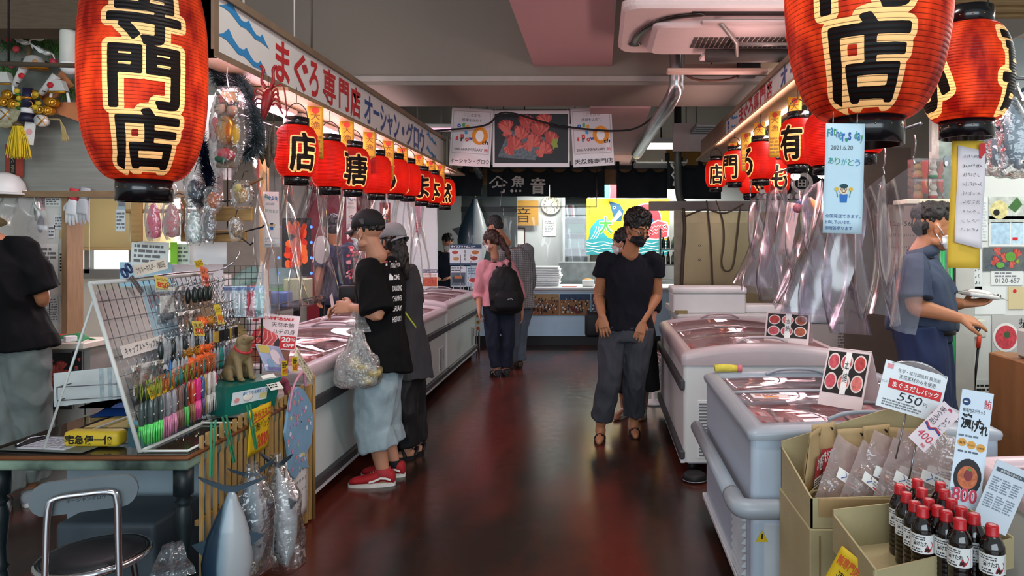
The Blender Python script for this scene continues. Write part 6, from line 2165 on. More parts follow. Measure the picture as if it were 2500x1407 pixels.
 # work gloves on hooks
for i,(u,v,c)in enumerate(((182,472,'#c9cfd0'),(208,470,'#aab0b2'))):
 t=thing('work_glove',('white rubber glove with a red cuff hanging beside the window','grey knitted glove hanging right of the white one')[i],'glove',T=MX.Translation(P(u,v,4.49))@MX.Rotation(PI,4,'Y')@MX.Rotation(.15,4,'Y'))
 b=MB()
 b2=MB()
 hand(b,V((0,0,.05)),(0,0,1),(0,-1,0),1.0,.2,1)
 fuse(b,.005,mat(c,.7,var=.05),'glove_body',t,2)
 MB().lathe([(.032,-.03),(.033,.03),(.028,.055)],mat('#b02f38' if i==0 else '#8d9294',.7),14,c=(0,0,0),sy=.6).build('cuff',t)
 # counter with clutter and tuna posters on its front
ct=thing('work_counter','white-topped work counter under the notice wall','counter',(-3.45,4.35,0))
MB().box(-1.2,.30,-.10,.18,.885,.925,mat('#cfc9b8',.5,var=.08),.006).build('worktop',ct)
MB().box(-1.2,.28,-.02,.18,0,.885,mat('#8f8d86',.8,var=.15,scale=6)).build('base',ct)
for k,(u,v,y,lb,kind)in enumerate(((180,815,4.36,'green folded cloth on the left counter','cloth'),(150,826,4.32,'stack of papers on the left counter','papers'),(104,815,4.33,'small blue carton at the end of the left counter','carton'),(155,812,4.40,'red wrapper on the left counter','wrapper'),(172,812,4.31,'small white box on the left counter','box'))):
 p0=P(u,v,y)
 if kind=='cloth':
  b=MB().sheet(lambda a,c:wob(((a-.5)*.2,(c-.5)*.14,.05*math.sin(PI*a)*math.sin(PI*c)),14,.02),10,10,mat('#2f7d4a',.8,var=.1),thick=.004)
 elif kind=='papers':
  b=MB().box(-.12,.14,-.05,.06,0,.008,PAPER).box(-.10,.10,-.06,.03,.008,.014,mat('#cfd6d8',.7),T=MX.Rotation(.2,4,'Z'))
 elif kind=='carton':
  b=MB().box(-.035,.035,-.03,.03,0,.13,mat('#3a76b5',.5,var=.1),.004).box(-.030,.030,-.0315,-.03,.03,.08,mat('#d5dfe5',.5))
 elif kind=='wrapper':
  b=MB().ell((0,0,.018),(.06,.025,.018),mat('#b5303a',.5,var=.1))
 else:
  b=MB().box(-.03,.03,-.03,.03,0,.035,WHITE,.003)
 tag(b.build({'cloth':'green_cloth','papers':'paper_stack','carton':'small_carton','wrapper':'wrapper','box':'small_box'}[kind],loc=(p0.x,p0.y,.926),rz=.2*k),lb,kind)
cardpx('tuna_poster','dark poster of sliced tuna on the front of the left counter','poster',100,862,176,1000,4.30,lambda p,w,h:(food(p,-w/2,-h/2,w/2,h/2,3,.001,n=9),p.rect(w*.24,-h*.44,w*.38,-h*.26,PAPER,.004),p.vtext('天然',w*.27,-h*.43,w*.35,-h*.28,INK,.005)),t=.004)
cardpx('tuna_poster','narrow dark tuna poster right of the large one on the counter front','poster',177,858,200,965,4.30,lambda p,w,h:food(p,-w/2,-h/2,w/2,h/2,5,.001,n=4),t=.004)
# ---- round white helmet and red tablet above the notice wall
t=thing('white_helmet','round white helmet on top of the notice wall','helmet',tuple(P(8,475,4.47)))
MB().lathe([(.115,0),(.12,.02),(.112,.07),(.08,.12),(.03,.142),(0,.145)],mat('#d9dad5',.35),26).build('shell',t)
MB().lathe([(.118,.0),(.14,-.004),(.14,.004),(.118,.012)],mat('#cfd0cb',.35),26).build('brim',t)
cardpx('red_tablet','red and black votive tablet below the festive ornament','plaque',12,352,54,432,4.52,lambda p,w,h:(p.rect(-w*.2,-h*.5,w*.12,h*.3,mat('#1c1715',.5),.001),p.vtext('大漁',-w*.14,-h*.4,w*.06,h*.2,mat('#9c8a6a',.5),.002)),paper=mat('#8d3a2c',.6,var=.15),t=.01)
# ---- lucky-rake ornament
K=thing('festive_rake','festive rake ornament with pine sprigs, gold bales and a yellow tassel','ornament',tuple(P(75,230,4.40)))
def kp(u,v,dy=0.0):
 return P(u,v,4.40+dy)-V(K.location)
q=random.Random(4)
PINE=mat('#3d6b2c',.7,var=.3,scale=20)
for(u,v)in((25,110),(70,90),(105,105),(140,120),(15,170),(165,225)):
 b=MB()
 c=kp(u,v,.05)
 for i in range(150):
  d=V((q.gauss(0,1),q.gauss(0,.5),q.gauss(0,.8))).normalized()
  o=c+V((q.uniform(-.05,.05),q.uniform(-.03,.03),q.uniform(-.03,.03)))
  a=d.orthogonal().normalized()*.0022
  b.add([o+a,o-a,o+d*q.uniform(.05,.09)],[(0,1,2)],PINE)
 b.build('pine_sprig',K)
GOLD=mat('#c98a1e',.25,.6,var=.2,scale=30)
SILV=mat('#d9d9d2',.3,.2,var=.1)
for(u,v)in((85,232),(72,255),(98,268),(118,270),(128,250),(22,232),(10,250),(34,255)):
 b=MB().lathe([(.0,-.03),(.026,-.03),(.03,-.02),(.03,.02),(.026,.03),(0,.03)],GOLD,14,MX.Translation(kp(u,v,-.03))@MX.Rotation(PI/2,4,'X'))
 b.tube([kp(u,v,-.07)+V((.02*math.cos(a),0,.02*math.sin(a)))for a in[2*PI*i/12 for i in range(13)]],.003,mat('#e0b24a',.3,.6),6)
 b.build('gold_bale',K)
for(u,v)in((102,295),(12,280)):
 MB().lathe([(.0,-.025),(.034,-.025),(.04,0),(.034,.025),(0,.025)],SILV,18,MX.Translation(kp(u,v,-.03))@MX.Rotation(PI/2,4,'X')).tube([kp(u,v,-.062)+V((-.03,0,.03)),kp(u,v,-.066),kp(u,v,-.062)+V((.03,0,-.03))],.003,GOLD).tube([kp(u,v,-.062)+V((.03,0,.03)),kp(u,v,-.066),kp(u,v,-.062)+V((-.03,0,-.03))],.003,GOLD).build('silver_bale',K)
for(u,v,s)in((62,105,1),(95,95,-1),(115,130,1)):
 c=kp(u,v,-.05)
 b=MB().ell(c,(.028,.018,.014),SILV)
 b.tube([c+V((s*.02,0,0)),c+V((s*.045,-.01,-.01)),c+V((s*.055,-.01,-.04))],[.008,.005,.003],SILV)
 for d in(-1,1):
  b.add([c,c+V((-s*.02,-.02*d,.02)),c+V((-s*.09,-.03*d,.06)),c+V((-s*.04,-.01*d,.0))],[(0,1,2,3)],SILV)
 b.build('white_crane',K)
MB().lathe([(.07,0),(.066,.01),(.045,.06),(.02,.075),(0,.076)],SILV,20,MX.Translation(kp(84,165,-.05))).lathe([(.074,-.01),(.074,.008),(.066,.008)],GOLD,20,MX.Translation(kp(84,165,-.05))).ell(kp(84,150,-.10),(.014,.006,.014),mat('#c98f5a',.5)).build('helmet_bell',K)
MB().tube([kp(68,215,-.06),kp(68,265,-.05)],[.028,.034],mat('#1e1d3a',.5,var=.2),14).tube([kp(68,265,-.05),kp(68,277,-.05)],.036,WHITE,14).tube([kp(68,277,-.05),kp(66,298,-.05)],[.036,.05],mat('#15152b',.5),14).tube([kp(68,238,-.055),kp(68,243,-.055)],.036,GOLD,14).build('indigo_bundle',K)
for(u0,v0,u1,v1)in((36,210,62,160),(100,230,138,185)):
 MB().tube([kp(u0,v0,-.04),kp(u1,v1,-.04)],[.018,.026],mat('#dcd8d2',.5),12).ell(kp((u0+u1)/2+3,(v0+v1)/2,-.075),(.02,.008,.018),RED).tube([kp(u0+4,v0-8,-.064),kp(u0+10,v0-6,-.064)],.004,BLACK,6).build('painted_fan_stick',K)
for(u,v)in((12,195),(145,215)):
 c=kp(u,v,-.05)
 MB().prism([(-.05,-.02),(.05,-.02),(.025,.045),(-.025,.045)],-.02,.02,SILV,MX.Translation(c)@MX.Rotation(PI/2,4,'X')).tube([c+V((-.05,-.02,-.03)),c+V((.05,-.02,-.03))],.006,GOLD).tube([c+V((.05,0,-.03)),c+V((.06,0,-.09))],.008,WHITE).tube([c+V((-.05,0,-.03)),c+V((-.06,0,-.09))],.008,WHITE).build('small_shrine',K)
for(u,v)in((42,222),(47,240),(43,255),(88,230),(94,252),(86,262)):
 MB().ell(kp(u,v,-.06),(.018,.012,.016),mat('#d9b52a',.5,var=.2)).build('yellow_blossom',K)
 MB().ell(kp(u+3,v+9,-.05),(.016,.012,.010),mat('#2f6b2a',.6)).build('leaf',K)
b=MB()
for k in range(3):
 b.tube(catmull([kp(-20,300-k*10,-.01),kp(20,305-k*12,-.02),kp(55,285-k*12,-.02),kp(90,300-k*14,0)],6),.022,mat('#a8a07f',.8,var=.2,scale=40,bump=.5,bscale=60),10)
b.build('straw_rope',K)
b=MB()
for i in range(130):
 a=q.uniform(0,2*PI)
 r=math.sqrt(q.random())
 top=kp(44,308,-.06)+V((.025*r*math.cos(a),.02*r*math.sin(a),0))
 bot=kp(46,386+q.uniform(-8,2),-.06)+V((.070*r*math.cos(a),.05*r*math.sin(a),0))
 b.tube([top,(top+bot)/2+V((.01*r*math.cos(a),0,0)),bot],.0024,mat('#dcbf1e',.6,var=.1),4,False)
b.ell(kp(44,304,-.06),(.03,.025,.018),mat('#5a4a30',.5,var=.3))
b.build('yellow_tassel',K)
b=MB()
for i in range(40):
 b.tube([kp(146,292,-.02),kp(152+q.uniform(-2,8),315,-.02),kp(158+q.uniform(-8,10),342+q.uniform(-6,4),-.02)],.0018,mat('#a8925f',.8),4,False)
b.tube([kp(108,290,-.02),kp(146,292,-.02)],.006,mat('#8a7a55',.8))
b.build('straw_tuft',K)
MB().box(-.033,.033,-.002,.002,-.08,.08,mat('#dcdad2',.7),T=MX.Translation(kp(72,322,-.05))@MX.Rotation(.12,4,'Y')).disc(0,0,.02,mat('#d9a0a0',.6),.003,MX.Translation(kp(72,322,-.05))@MX.Rotation(PI/2,4,'X')).build('paper_tag',K)
for i,(u0,v0,u1,v1)in enumerate(((110,250,175,95),(120,262,180,250))):
 MB().prism([(0,-.02),(.20,-.10),(.24,.02),(.02,.03)],-.006,.006,mat('#b9754a',.6,var=.15),MX.Translation(kp(u0-5,v0,.03))@MX.Rotation((-.95,-.05)[i],4,'Y')@MX.Rotation(PI/2,4,'X')).build('wooden_tablet',K)
for(u,v)in((20,95),(130,150),(40,120),(28,158),(60,260)):
 MB().ell(kp(u,v,-.0),(.022,.016,.022),mat('#c43a48',.5,var=.3,scale=30)).build('red_blossom',K)
MB().box(-.05,.05,0,.10,-.02,.02,mat('#4a4236',.7),T=MX.Translation(kp(70,150,.02))).tube([kp(70,160,.09),kp(70,62,.12)],.012,mat('#8a7a55',.7)).build('back_mount',K)
b=MB()
for i in range(34):
 u=170+i*1.9+q.uniform(-3,3)
 b.ell(P(u,262+.35*(u-170)+q.uniform(-5,5),4.46)-V(K.location),.007,mat(q.choice(['#d9d9dc','#b5404a','#2f7d6a','#35507f']),.4),7,5)
b.tube([P(150,262,4.46)-V(K.location),P(235,290,4.46)-V(K.location)],.0015,WHITE,4)
b.build('bead_string',K)
# ---- white cylinder lamp hanging from the lintel
t=thing('cylinder_lamp','white cylindrical lamp with a round bulb hanging from the brown lintel','lamp',tuple(P(169,205,4.05)))
MB().lathe([(.042,.12),(.046,.13),(.046,.30),(.042,.31),(.02,.315),(.02,.44)],mat('#c9c9bf',.4),22).build('housing',t)
MB().ell((0,0,.105),(.047,.047,.05),mat('#e4e8e4',.25),18,12).build('bulb',t)
for s in(-1,1):
 MB().tube([(s*.05,0,.30),(s*.052,0,.38),(s*.02,0,.42)],.003,mat('#8a6a3c',.5),6).build('wire_arm',t)
 # ---- hooked rail carrying the hanging goods left of the sign
o=MB().tube([(-2.95,3.42,2.42),(-1.72,3.30,2.36)],.012,mat('#5a4c3c',.6),8).build('hanging_rail')
tag(o,'dark wooden pole carrying the hanging goods behind the huge left lantern','rail')
for i,x in enumerate((-2.9,-2.3)):
 tag(MB().cyl((x,3.42-(x+2.95)*.1,2.43),(x,3.42-(x+2.95)*.1,3.9),.005,BLACK,6).build('hanging_rod'),('dark rod holding the left end of the wooden pole','dark rod holding the middle of the wooden pole')[i],'rod')
def tinsel(label,pts,r,n,c,y):
 pp=catmull([P(u,v,y)for u,v in pts],14)
 b=MB()
 q=random.Random(n)
 m=mat(c,.25,.7,var=.4,scale=80)
 for i in range(n):
  k=q.uniform(0,len(pp)-1.001)
  a=int(k)
  o=pp[a].lerp(pp[a+1],k-a)
  d=V((q.gauss(0,1),q.gauss(0,1),q.gauss(0,1))).normalized()
  w=d.orthogonal().normalized()*.0026
  b.add([o+w,o-w,o+d*r*q.uniform(.7,1.1)],[(0,1,2)],m)
 b.tube(pp,.005,m,5)
 o=b.build('tinsel_garland')
 tag(o,label,'tinsel garland','tinsel garlands by the left sign')
tinsel('silver-green tinsel garland looping beside the bagged figure',[(525,150),(540,200),(575,195),(605,230),(625,300),(625,350),(600,380)],.062,3600,'#6a777d',3.30)
tinsel('dark blue tinsel garland hanging below the huge lantern',[(480,330),(500,380),(508,430),(500,480),(478,490)],.06,2000,'#22344f',3.32)
t=thing('bagged_ornament','wooden plaque of figures in a clear bag hanging by the huge lantern','ornament',T=MX.Translation(P(558,212,3.16))@MX.Rotation(.04,4,'Y'))
W=.155
MB().box(-.045,.045,-.005,.012,-.37,-.02,mat('#7d6240',.6,var=.2),.01,seg=2).build('wooden_back',t)
b=MB()
b.ell((-.03,-.012,-.10),(.026,.015,.028),mat('#d9a58a',.5)).ell((.028,-.012,-.105),(.024,.015,.026),mat('#d9a58a',.5))
b.ell((-.03,-.012,-.07),(.02,.014,.03),mat('#b23a34',.5)).ell((.028,-.012,-.08),(.026,.016,.014),mat('#2a2420',.5))
b.ell((0,-.015,-.20),(.045,.02,.065),GOLD).ell((-.05,-.012,-.2),(.02,.015,.06),mat('#a83242',.5,var=.2)).ell((.045,-.012,-.22),(.022,.015,.05),mat('#c9a22f',.4))
b.ell((0,-.012,-.31),(.05,.02,.03),mat('#b5404a',.5,var=.3,scale=40)).ell((-.01,-.02,-.33),(.03,.012,.02),mat('#2f5a48',.5))
b.build('figures',t)
def bag_fn(w,h,d,seed,e=.5):
 def fn(a,c):
  an=2*PI*a
  k=math.sin(PI*min(1,.06+c*.90))**e
  n_=1+.16*noise.noise(V((math.cos(an)*2,math.sin(an)*2,c*5+seed)))
  return(math.cos(an)*w/2*k*n_,math.sin(an)*d/2*k*n_,-h*c)
 return fn
MB().sheet(bag_fn(.165,.41,.07,3,.35),30,26,FILM).build('film_bag',t)
MB().tube([(0,0,0),(-.01,0,.05),(.0,0,.16)],.0025,WHITE,5).build('cord',t)
for i,(u,v,w,h,c1,lb,g2)in enumerate(((395,478,.075,.215,'#c9506a','clear bag of pink beads on the hanging board','pink'),(440,480,.085,.205,'#d9c9c2','clear bag of red and white beads on the hanging board','rw'),(493,497,.078,.20,'#7fb5a2','clear bag of green and white beads on the hanging board','gw'),(530,497,.06,.19,'#9a8f8c','clear bag of grey patterned goods on the hanging board','gr'))):
 t=thing('bead_bag',lb,'bead bag',T=MX.Translation(P(u-20,v,3.30)))
 m=mat(c1,.5,var=.1)
 if g2 in('rw','gw','gr'):
  m=mat(c1,.5,var=.5,scale=70,col2={'rw':'#a83a44','gw':'#dfe8e2','gr':'#3a3a3e'}[g2])
 b=MB()
 b.lathe([(.002,-h+.01),(w*.42,-h+.02),(w*.46,-h*.6),(w*.34,-h*.35),(w*.18,-h*.2),(.002,-h*.16)],m,18,sy=.45)
 b.build('beads',t)
 MB().sheet(bag_fn(w*1.15,h,w*.6,i,.25),22,16,FILM).build('film_bag',t)
 MB().tube([(0,0,0),(0,.05,.02),(0,.09,.015)],.003,BLACK,6).build('hook',t)
 # board made of pale wood strips
HB=thing('hanging_board','hanging board of pale wooden strips with wire hooks for bagged goods','board',tuple(P(440,535,3.40)))
WD=mat('#a8834f',.6,var=.15,stretch=(1,8,8))
def hb(u0,v0,u1,v1,y0=3.40,y1=3.415,m=WD):
 a,b_=P(u0,v0,3.40)-V(HB.location),P(u1,v1,3.40)-V(HB.location)
 return MB().box(a.x,b_.x,y0-3.40,y1-3.40,b_.z,a.z,m,.003)
for k,(u0,v0,u1,v1)in enumerate(((318,487,345,590),(400,470,418,500),(440,480,455,590),(505,505,615,540),(518,562,600,590),(300,510,560,520))):
 hb(u0,v0,u1,v1,3.40+.016*(k==5),3.415+.016*(k==5)).build('wood_strip',HB)
hb(305,475,326,592,3.43,3.436,mat('#c9b98f',.7)).build('wood_strip',HB)
for x in(-.2,.22):
 MB().cyl((x,.02,-.05),(x,.02,.68),.003,BLACK,6).build('cord',HB)
b=MB()
for(u,v,u2,v2)in((360,492,402,470),(455,505,520,500),(520,495,580,488),(525,572,560,570),(580,575,612,598),(600,565,640,555)):
 MB().tube([P(u,v,3.40)-V(HB.location),P(u2,v2,3.32)-V(HB.location),P(u2+5,v2-5,3.31)-V(HB.location)],.004,BLACK,6).build('wire_hook',HB)
for i,(u0,v0,u1,v1,c,y,lb,rows)in enumerate(((283,512,306,565,'#c5ced0',3.38,'grey card hanging at the left edge of the hanging board',5),(288,470,306,512,'#8fa3aa',3.40,'blue-grey card above the left edge of the hanging board',2),(320,590,411,650,'#dbe2dd',3.55,'wide white sheet with lines of print below the hanging board',4),(416,592,432,645,'#8fd23a',3.52,'bright green strip below the hanging board',0),(432,596,461,646,'#d3dccf',3.56,'white sheet right of the green strip',4),
(462,592,553,645,'#dedcdc',3.60,'blank white board right of the green strip',0),(380,646,545,790,'#d9cfd0',3.74,'large pale board behind the wire rack',0),(292,640,420,700,'#a9cfdc',3.72,'light blue board behind the top of the wire rack',0))):
 sheetn(lb,u0,v0,u1,v1,40+i,rows,c,y,'paper_sheet','sheets around the hanging board',roll=(-.06 if i==2 else 0),cat='sheet')
 # small goods in film on the hanging board, right
for i,(u,v,w,h,c,lb)in enumerate(((520,455,.10,.13,'#c96a2a','film-wrapped orange charm above the hanging board'),(590,440,.11,.14,'#a07a3a','film-wrapped brown charm beside the tinsel'),(575,530,.07,.12,'#7d5a34','film-wrapped brown figure on the right of the hanging board'),(475,420,.11,.17,'#16243a','film-wrapped dark blue tinsel bundle under the huge lantern'),(420,450,.05,.07,'#cfc9b5','small pale tag tied beside the huge lantern'))):
 t=thing('bagged_charm',lb,'bagged charm',T=MX.Translation(P(u,v,3.30)))
 MB().ell((0,0,-h*.5),(w*.3,w*.16,h*.3),mat(c,.45,var=.4,scale=60)).build('charm',t)
 MB().sheet(bag_fn(w,h,w*.5,i+20,.35),20,14,FILM).build('film_bag',t)
 MB().tube([(0,0,0),(0,.02,.04),(0,.06,.05)],.002,BLACK,5).build('cord',t)
 # ---- red spiny lobster and dried fish tied under the sign
t=thing('lobster_ornament','red spiny lobster ornament hanging under the sign','ornament',T=MX.Translation(P(655,235,3.32))@MX.Scale(.78,4))
LOB=mat('#7d1517',.4,var=.2,scale=30)
b=MB()
b.lathe([(.002,.05),(.022,.035),(.036,.0),(.034,-.04),(.024,-.10),(.014,-.15),(.004,-.17)],LOB,14,MX.Rotation(.25,4,'Y'),sy=.7)
b.build('body',t)
for s in(-1,1):
 for k in range(4):
  MB().tube(catmull([(s*.025,0,.02-k*.025),(s*.06,-.02,.04-k*.03),(s*(.075+.01*k),-.03,.0-k*.04)],4),[.006]*8+[.003],LOB,6).build('leg',t)
 MB().tube(catmull([(s*.015,0,.045),(s*.035,-.01,.09),(s*.03,0,.16),(s*.05,0,.19)],4),[.012]*4+[.009]*4+[.011]*4+[.003],LOB,8).build('claw_arm',t)
MB().tube(catmull([(.02,0,.05),(.09,0,.06),(.12,-.02,-.10),(.13,-.02,-.30)],6),[.005]*12+[.002]*7,LOB,6).build('antenna',t)
MB().tube([(0,0,.05),(0,.0,.12)],.002,BLACK,5).build('cord',t)
for i,(u,v,L,c)in enumerate(((640,330,.14,'#3a2c22'),(668,300,.18,'#5a4c40'),(655,350,.12,'#4a3a2a'))):
 b=MB().lathe([(.002,0),(.010,-.02),(.017,-L*.45),(.012,-L*.8),(.002,-L)],mat(c,.5,var=.4,scale=50),10,sy=.5)
 b.tube([(0,0,0),(0,0,.06)],.002,BLACK,5)
 tag(b.build('dried_fish',loc=tuple(P(u,v,3.34))),('short dark dried fish hanging below the lobster','long brown dried fish hanging right of the lobster','small dried fish at the edge of the tinsel')[i],'dried fish','dried fish under the sign')
t=thing('wooden_ladle','wooden stick with a round yellow end beside the hanging board','ladle',T=MX.Translation(P(640,435,3.3)))
MB().tube([(0,0,0),(-.06,0,-.03),(-.10,0,-.045)],[.006,.009,.012],mat('#6d4a2c',.5,var=.2),8).build('stick',t)
MB().ell((-.115,0,-.05),(.03,.02,.022),mat('#c2b04a',.5)).build('bowl',t)
# ---- inside of the left stall, seen through the curtains
tag(MB().box(-4.0,-3.12,9.5,9.56,.0,2.35,mat('#8d2030',.6,var=.06)).build('red_partition'),'tall red panel on the wall behind the stall worker','panel')
t=thing('neon_board','glowing orange-red tuna display board with blue lights inside the left stall','light board',tuple(P(722,596,8.6)))
MB().box(-.17,.17,.0,.05,-.40,.32,BLACK).build('case',t)
MB().box(-.03,.03,.0,.05,-1.51,-.40,BLACK).box(-.2,.2,-.12,.15,-1.51,-1.48,BLACK).build('stand',t)
b=MB()
q=random.Random(2)
for i in range(28):
 b.ell((q.uniform(-.10,.12),-.01,q.uniform(-.26,.24)),(q.uniform(.03,.05),.02,q.uniform(.04,.08)),emis(('#ff4a1c','#e0301a','#ff6a30')[i%3],.7),8,5)
b.build('lit_picture',t)
for i in range(8):
 MB().ell((-.2+.40*(i%2),-.02,-.36+.19*(i//2)),.018,emis('#3f6cff',3),8,5).build('blue_led',t)
t=thing('round_table','round green table inside the left stall','table',(-3.9,7.8,0))
MB().lathe([(0,.98),(.42,.98),(.44,1.0),(.42,1.02),(0,1.02)],mat('#5d9a58',.5,var=.1),30).build('tabletop',t)
MB().cyl((0,0,0),(0,0,.98),.05,STEEL).build('leg',t)
t=thing('wire_shelf','black wire shelf behind the middle left freezer','shelf',(-2.98,6.32,0))
for z in(.96,.55):
 b=MB()
 b.box(-.25,.25,-.6,.6,z-.012,z+.012,BLACK).tube([(-.25,-.6,z+.05),(.25,-.6,z+.05),(.25,.6,z+.05)],.006,BLACK)
 b.build('shelf_board',t)
for x in(-.24,.24):
 for y in(-.59,.59):
  MB().cyl((x,y,0),(x,y,1.05),.012,BLACK,8).build('post',t)
tag(MB().box(-.10,.10,-.09,.09,0,.13,mat('#46639a',.5,var=.05),.015,seg=2).build('blue_basket',loc=(-2.83,6.10,.973)),'blue basket on the black wire shelf in the left stall','basket')
for i in range(4):
 tag(MB().lathe([(.03,0),(.034,.05),(.03,.13),(.010,.17),(.012,.20)],mat('#cfcfc6',.4,var=.05),14).build('white_bottle',loc=(-2.86+.06*(i%2),6.2+.11*i,.563)),'white squeeze bottle on the lower wire shelf of the left stall','bottle','white bottles on the wire shelf')
for i,(u,v,w,h,d,c,lb)in enumerate(((640,742,.16,.16,.2,'#6a4650','dark pink box on the wire shelf of the left stall'),(745,735,.2,.22,.2,'#a8b08a','pale green tub on the wire shelf of the left stall'))):
 tag(MB().box(-w/2,w/2,-d/2,d/2,0,h,mat(c,.5,var=.1),.01).build('stall_box',loc=((-2.9,5.88,.973)if u==640 else(-2.87,6.62,.973))),lb,'box')
tag(MB().sheet(lambda a,c:wob(((a-.5)*.8,(c-.5)*.5,.12+.25*math.sin(PI*a)*math.sin(PI*c)),4,.12,3),16,14,clear('film_blue','#dff1f5',.35,'#bfe0e6',.05,.4,.2)).build('plastic_sheet',loc=(-3.6,7.6,.94)),'crumpled pale blue plastic sheet on the green table','plastic sheet')
tag(MB().box(-.025,.025,-.03,.03,0,2.2,mat('#a8834f',.6,var=.15)).build('wooden_post',loc=(-2.70,5.60,0)),'pale wooden post inside the left stall','post')
# ================================================================ back of the aisle
# white counter with photographs on its front
t=thing('service_counter','long white service counter across the end of the aisle','counter',(.2,10.3,0))
CW=mat('#b9dcf0',.45,var=.03)
MB().box(-2.1,1.15,0,.75,.14,.82,CW).build('front_panel',t)
MB().box(-2.1,1.15,.03,.75,0,.14,mat('#15181a',.5)).build('plinth',t)
MB().box(-2.12,1.16,-.03,.78,.82,.86,mat('#dfe3e4',.35),.008).build('worktop',t)
b=MB().box(-2.1,1.15,-.012,0,.79,.815,mat('#b9c3ca',.4))
b.build('edge_strip',t)
def crowd(p,w,h,floor,seed,wall='#28405f'):
 q=random.Random(seed)
 p.rect(-w/2,-h/2,w/2,h/2,mat(floor,.5,var=.15,scale=12),.001)
 p.rect(-w/2,h*.2,w/2,h/2,mat(wall,.5,var=.2),.0015)
 for i in range(70):
  x,y=q.uniform(-.46,.46)*w,q.uniform(-.45,.3)*h
  c=mat(q.choice(['#1b1d22','#d9dcdc','#15161a','#cfd3d6','#24262c']),.6,var=0)
  s=(.035+.05*(.5-y/h))*h
  z=.002+.002*(.5-y/h)
  p.rect(x-s*.4,y,x+s*.4,y+s*1.2,c,z).disc(x,y+s*1.5,s*.35,mat('#2a2320',.6,var=0),z+.0001,n=8)
cardpx('counter_photo','photo of a crowded hall with a pale wall on the counter front','photo',1291,718,1365,770,10.275,lambda p,w,h:crowd(p,w,h,'#8d6038',1,'#a88a60'),t=.003)
cardpx('counter_photo','photo of a crowd with a red carpet on the counter front by the navy man','photo',1367,718,1441,770,10.275,lambda p,w,h:(crowd(p,w,h,'#94683c',2,'#2d4668'),p.poly([(-w*.2,-h*.1),(-w*.12,-h*.05),(w*.2,-h*.4),(w*.05,-h*.45)],mat('#6a2a28',.6),.006)),t=.003)
cardpx('counter_photo','photo on the counter front partly hidden by the man in the checked shirt','photo',1232,718,1288,770,10.275,lambda p,w,h:crowd(p,w,h,'#9a8a78',3,'#8fa0ad'),t=.003)
cardpx('counter_photo','photo on the counter front just behind the man in navy','photo',1444,718,1500,770,10.275,lambda p,w,h:crowd(p,w,h,'#4a5a70',4,'#20304a'),t=.003)
hold(cardpx('narrow_menu','narrow strip of food pictures hanging beside the woman with the backpack','menu',1160,762,1174,812,9.36,lambda p,w,h:(p.disc(0,h*.3,w*.3,mat('#c9703a',.6),.001),p.disc(0,0,w*.3,mat('#b5843a',.6),.001),p.disc(0,-h*.3,w*.3,mat('#c9582f',.6),.001)),t=.003),.02,-.6,.5,True)
# stacked foam trays
for i in range(9):
 z=.862+i*.033
 w=.29-.008*abs(i-4)
 tag(MB().box(-w,w,-.2,.2,0,.030,mat('#e4eaec',.5,var=.02),.012,seg=2).build('foam_tray',loc=(P(1325,680,10.75).x+.01*math.sin(i*2),10.75,z)),'white foam tray in the stack on the back counter','foam tray','stacked foam trays')
t=thing('foam_box','white foam box with orange contents on the counter beside the man in navy','box',(P(1436,695,10.5).x,10.5,.862))
MB().box(-.09,.09,-.08,.08,0,.10,WHITE,.01).ell((0,0,.10),(.07,.06,.02),mat('#d98a3a',.5,var=.3,scale=40)).build('box_body',t)
tag(MB().box(-.11,.11,-.05,.05,0,.006,mat('#b5483a',.5)).build('red_sheet',loc=(P(1390,700,10.45).x,10.45,.861)),'thin red sheet lying on the back counter','sheet')
tag(MB().box(-.5,.5,-.2,.2,0,1.2,mat('#7d8484',.5,.4,var=.3,scale=6)).build('steel_sink',loc=(P(1440,650,11.45).x,11.45,0)),'grey steel sink back behind the foam trays','sink')
# wooden shop board, clock, notices, cabinet
BRN=mat('#2a1c12',.6)
def wood_sign(p,w,h):
 p.line([(-w*.08,h*.28),(0,h*.44),(w*.08,h*.28)],.03*h+.008,BRN,.001)
 p.text('七',-w*.05,h*.12,w*.05,h*.33,BRN,.001,None,.03)
 p.text('魚',-w*.36,-h*.38,-w*.08,h*.22,BRN,.0015,None,.0)
 p.text('音',w*.10,-h*.38,w*.36,h*.22,BRN,.0015,None,.0)
cardpx('wooden_board','yellow wooden board with brushed characters on the back wall','sign',1178,490,1314,551,11.9,wood_sign,paper=mat('#b98a3e',.45,var=.12,stretch=(1,8,8)),t=.04)
c0=P(1345,500,11.97)
t=thing('wall_clock','round white wall clock on the back wall','clock',T=frame(c0))
MB().lathe([(0,-.02),(.165,-.02),(.17,.0),(.165,.025),(.152,.025),(.150,.012),(0,.012)],mat('#d8d5c4',.4),40).build('case',t)
b=MB()
for i in range(12):
 a=PI/2-2*PI*(i+1)/12
 b.text(str(i+1),.118*math.cos(a)-.018,.118*math.sin(a)-.018,.118*math.cos(a)+.018,.118*math.sin(a)+.018,INK,.0135,None,.02,True)
b.build('numerals',t)
for nm,a,L,w in(('hour_hand',PI/2-2*PI*(1.38/12),.07,.008),('minute_hand',PI/2-2*PI*23/60,.11,.006)):
 MB().line([(-.015*math.cos(a),-.015*math.sin(a)),(L*math.cos(a),L*math.sin(a))],w,INK,.016 if nm=='hour_hand' else.018).build(nm,t)
cardpx('wall_notice','white printed notice below the wall clock','notice',1326,531,1357,576,11.98,lambda p,w,h:p.small(-w*.35,-h*.3,w*.35,h*.3,7,mat('#7d8082',.7),.001),t=.003)
cardpx('picture_frame','dark framed certificate behind the man in the checked shirt','picture',1246,556,1282,600,11.98,lambda p,w,h:p.rect(-w*.42,-h*.42,w*.42,h*.42,PAPER,.001),paper=mat('#4a2c22',.5),t=.02)
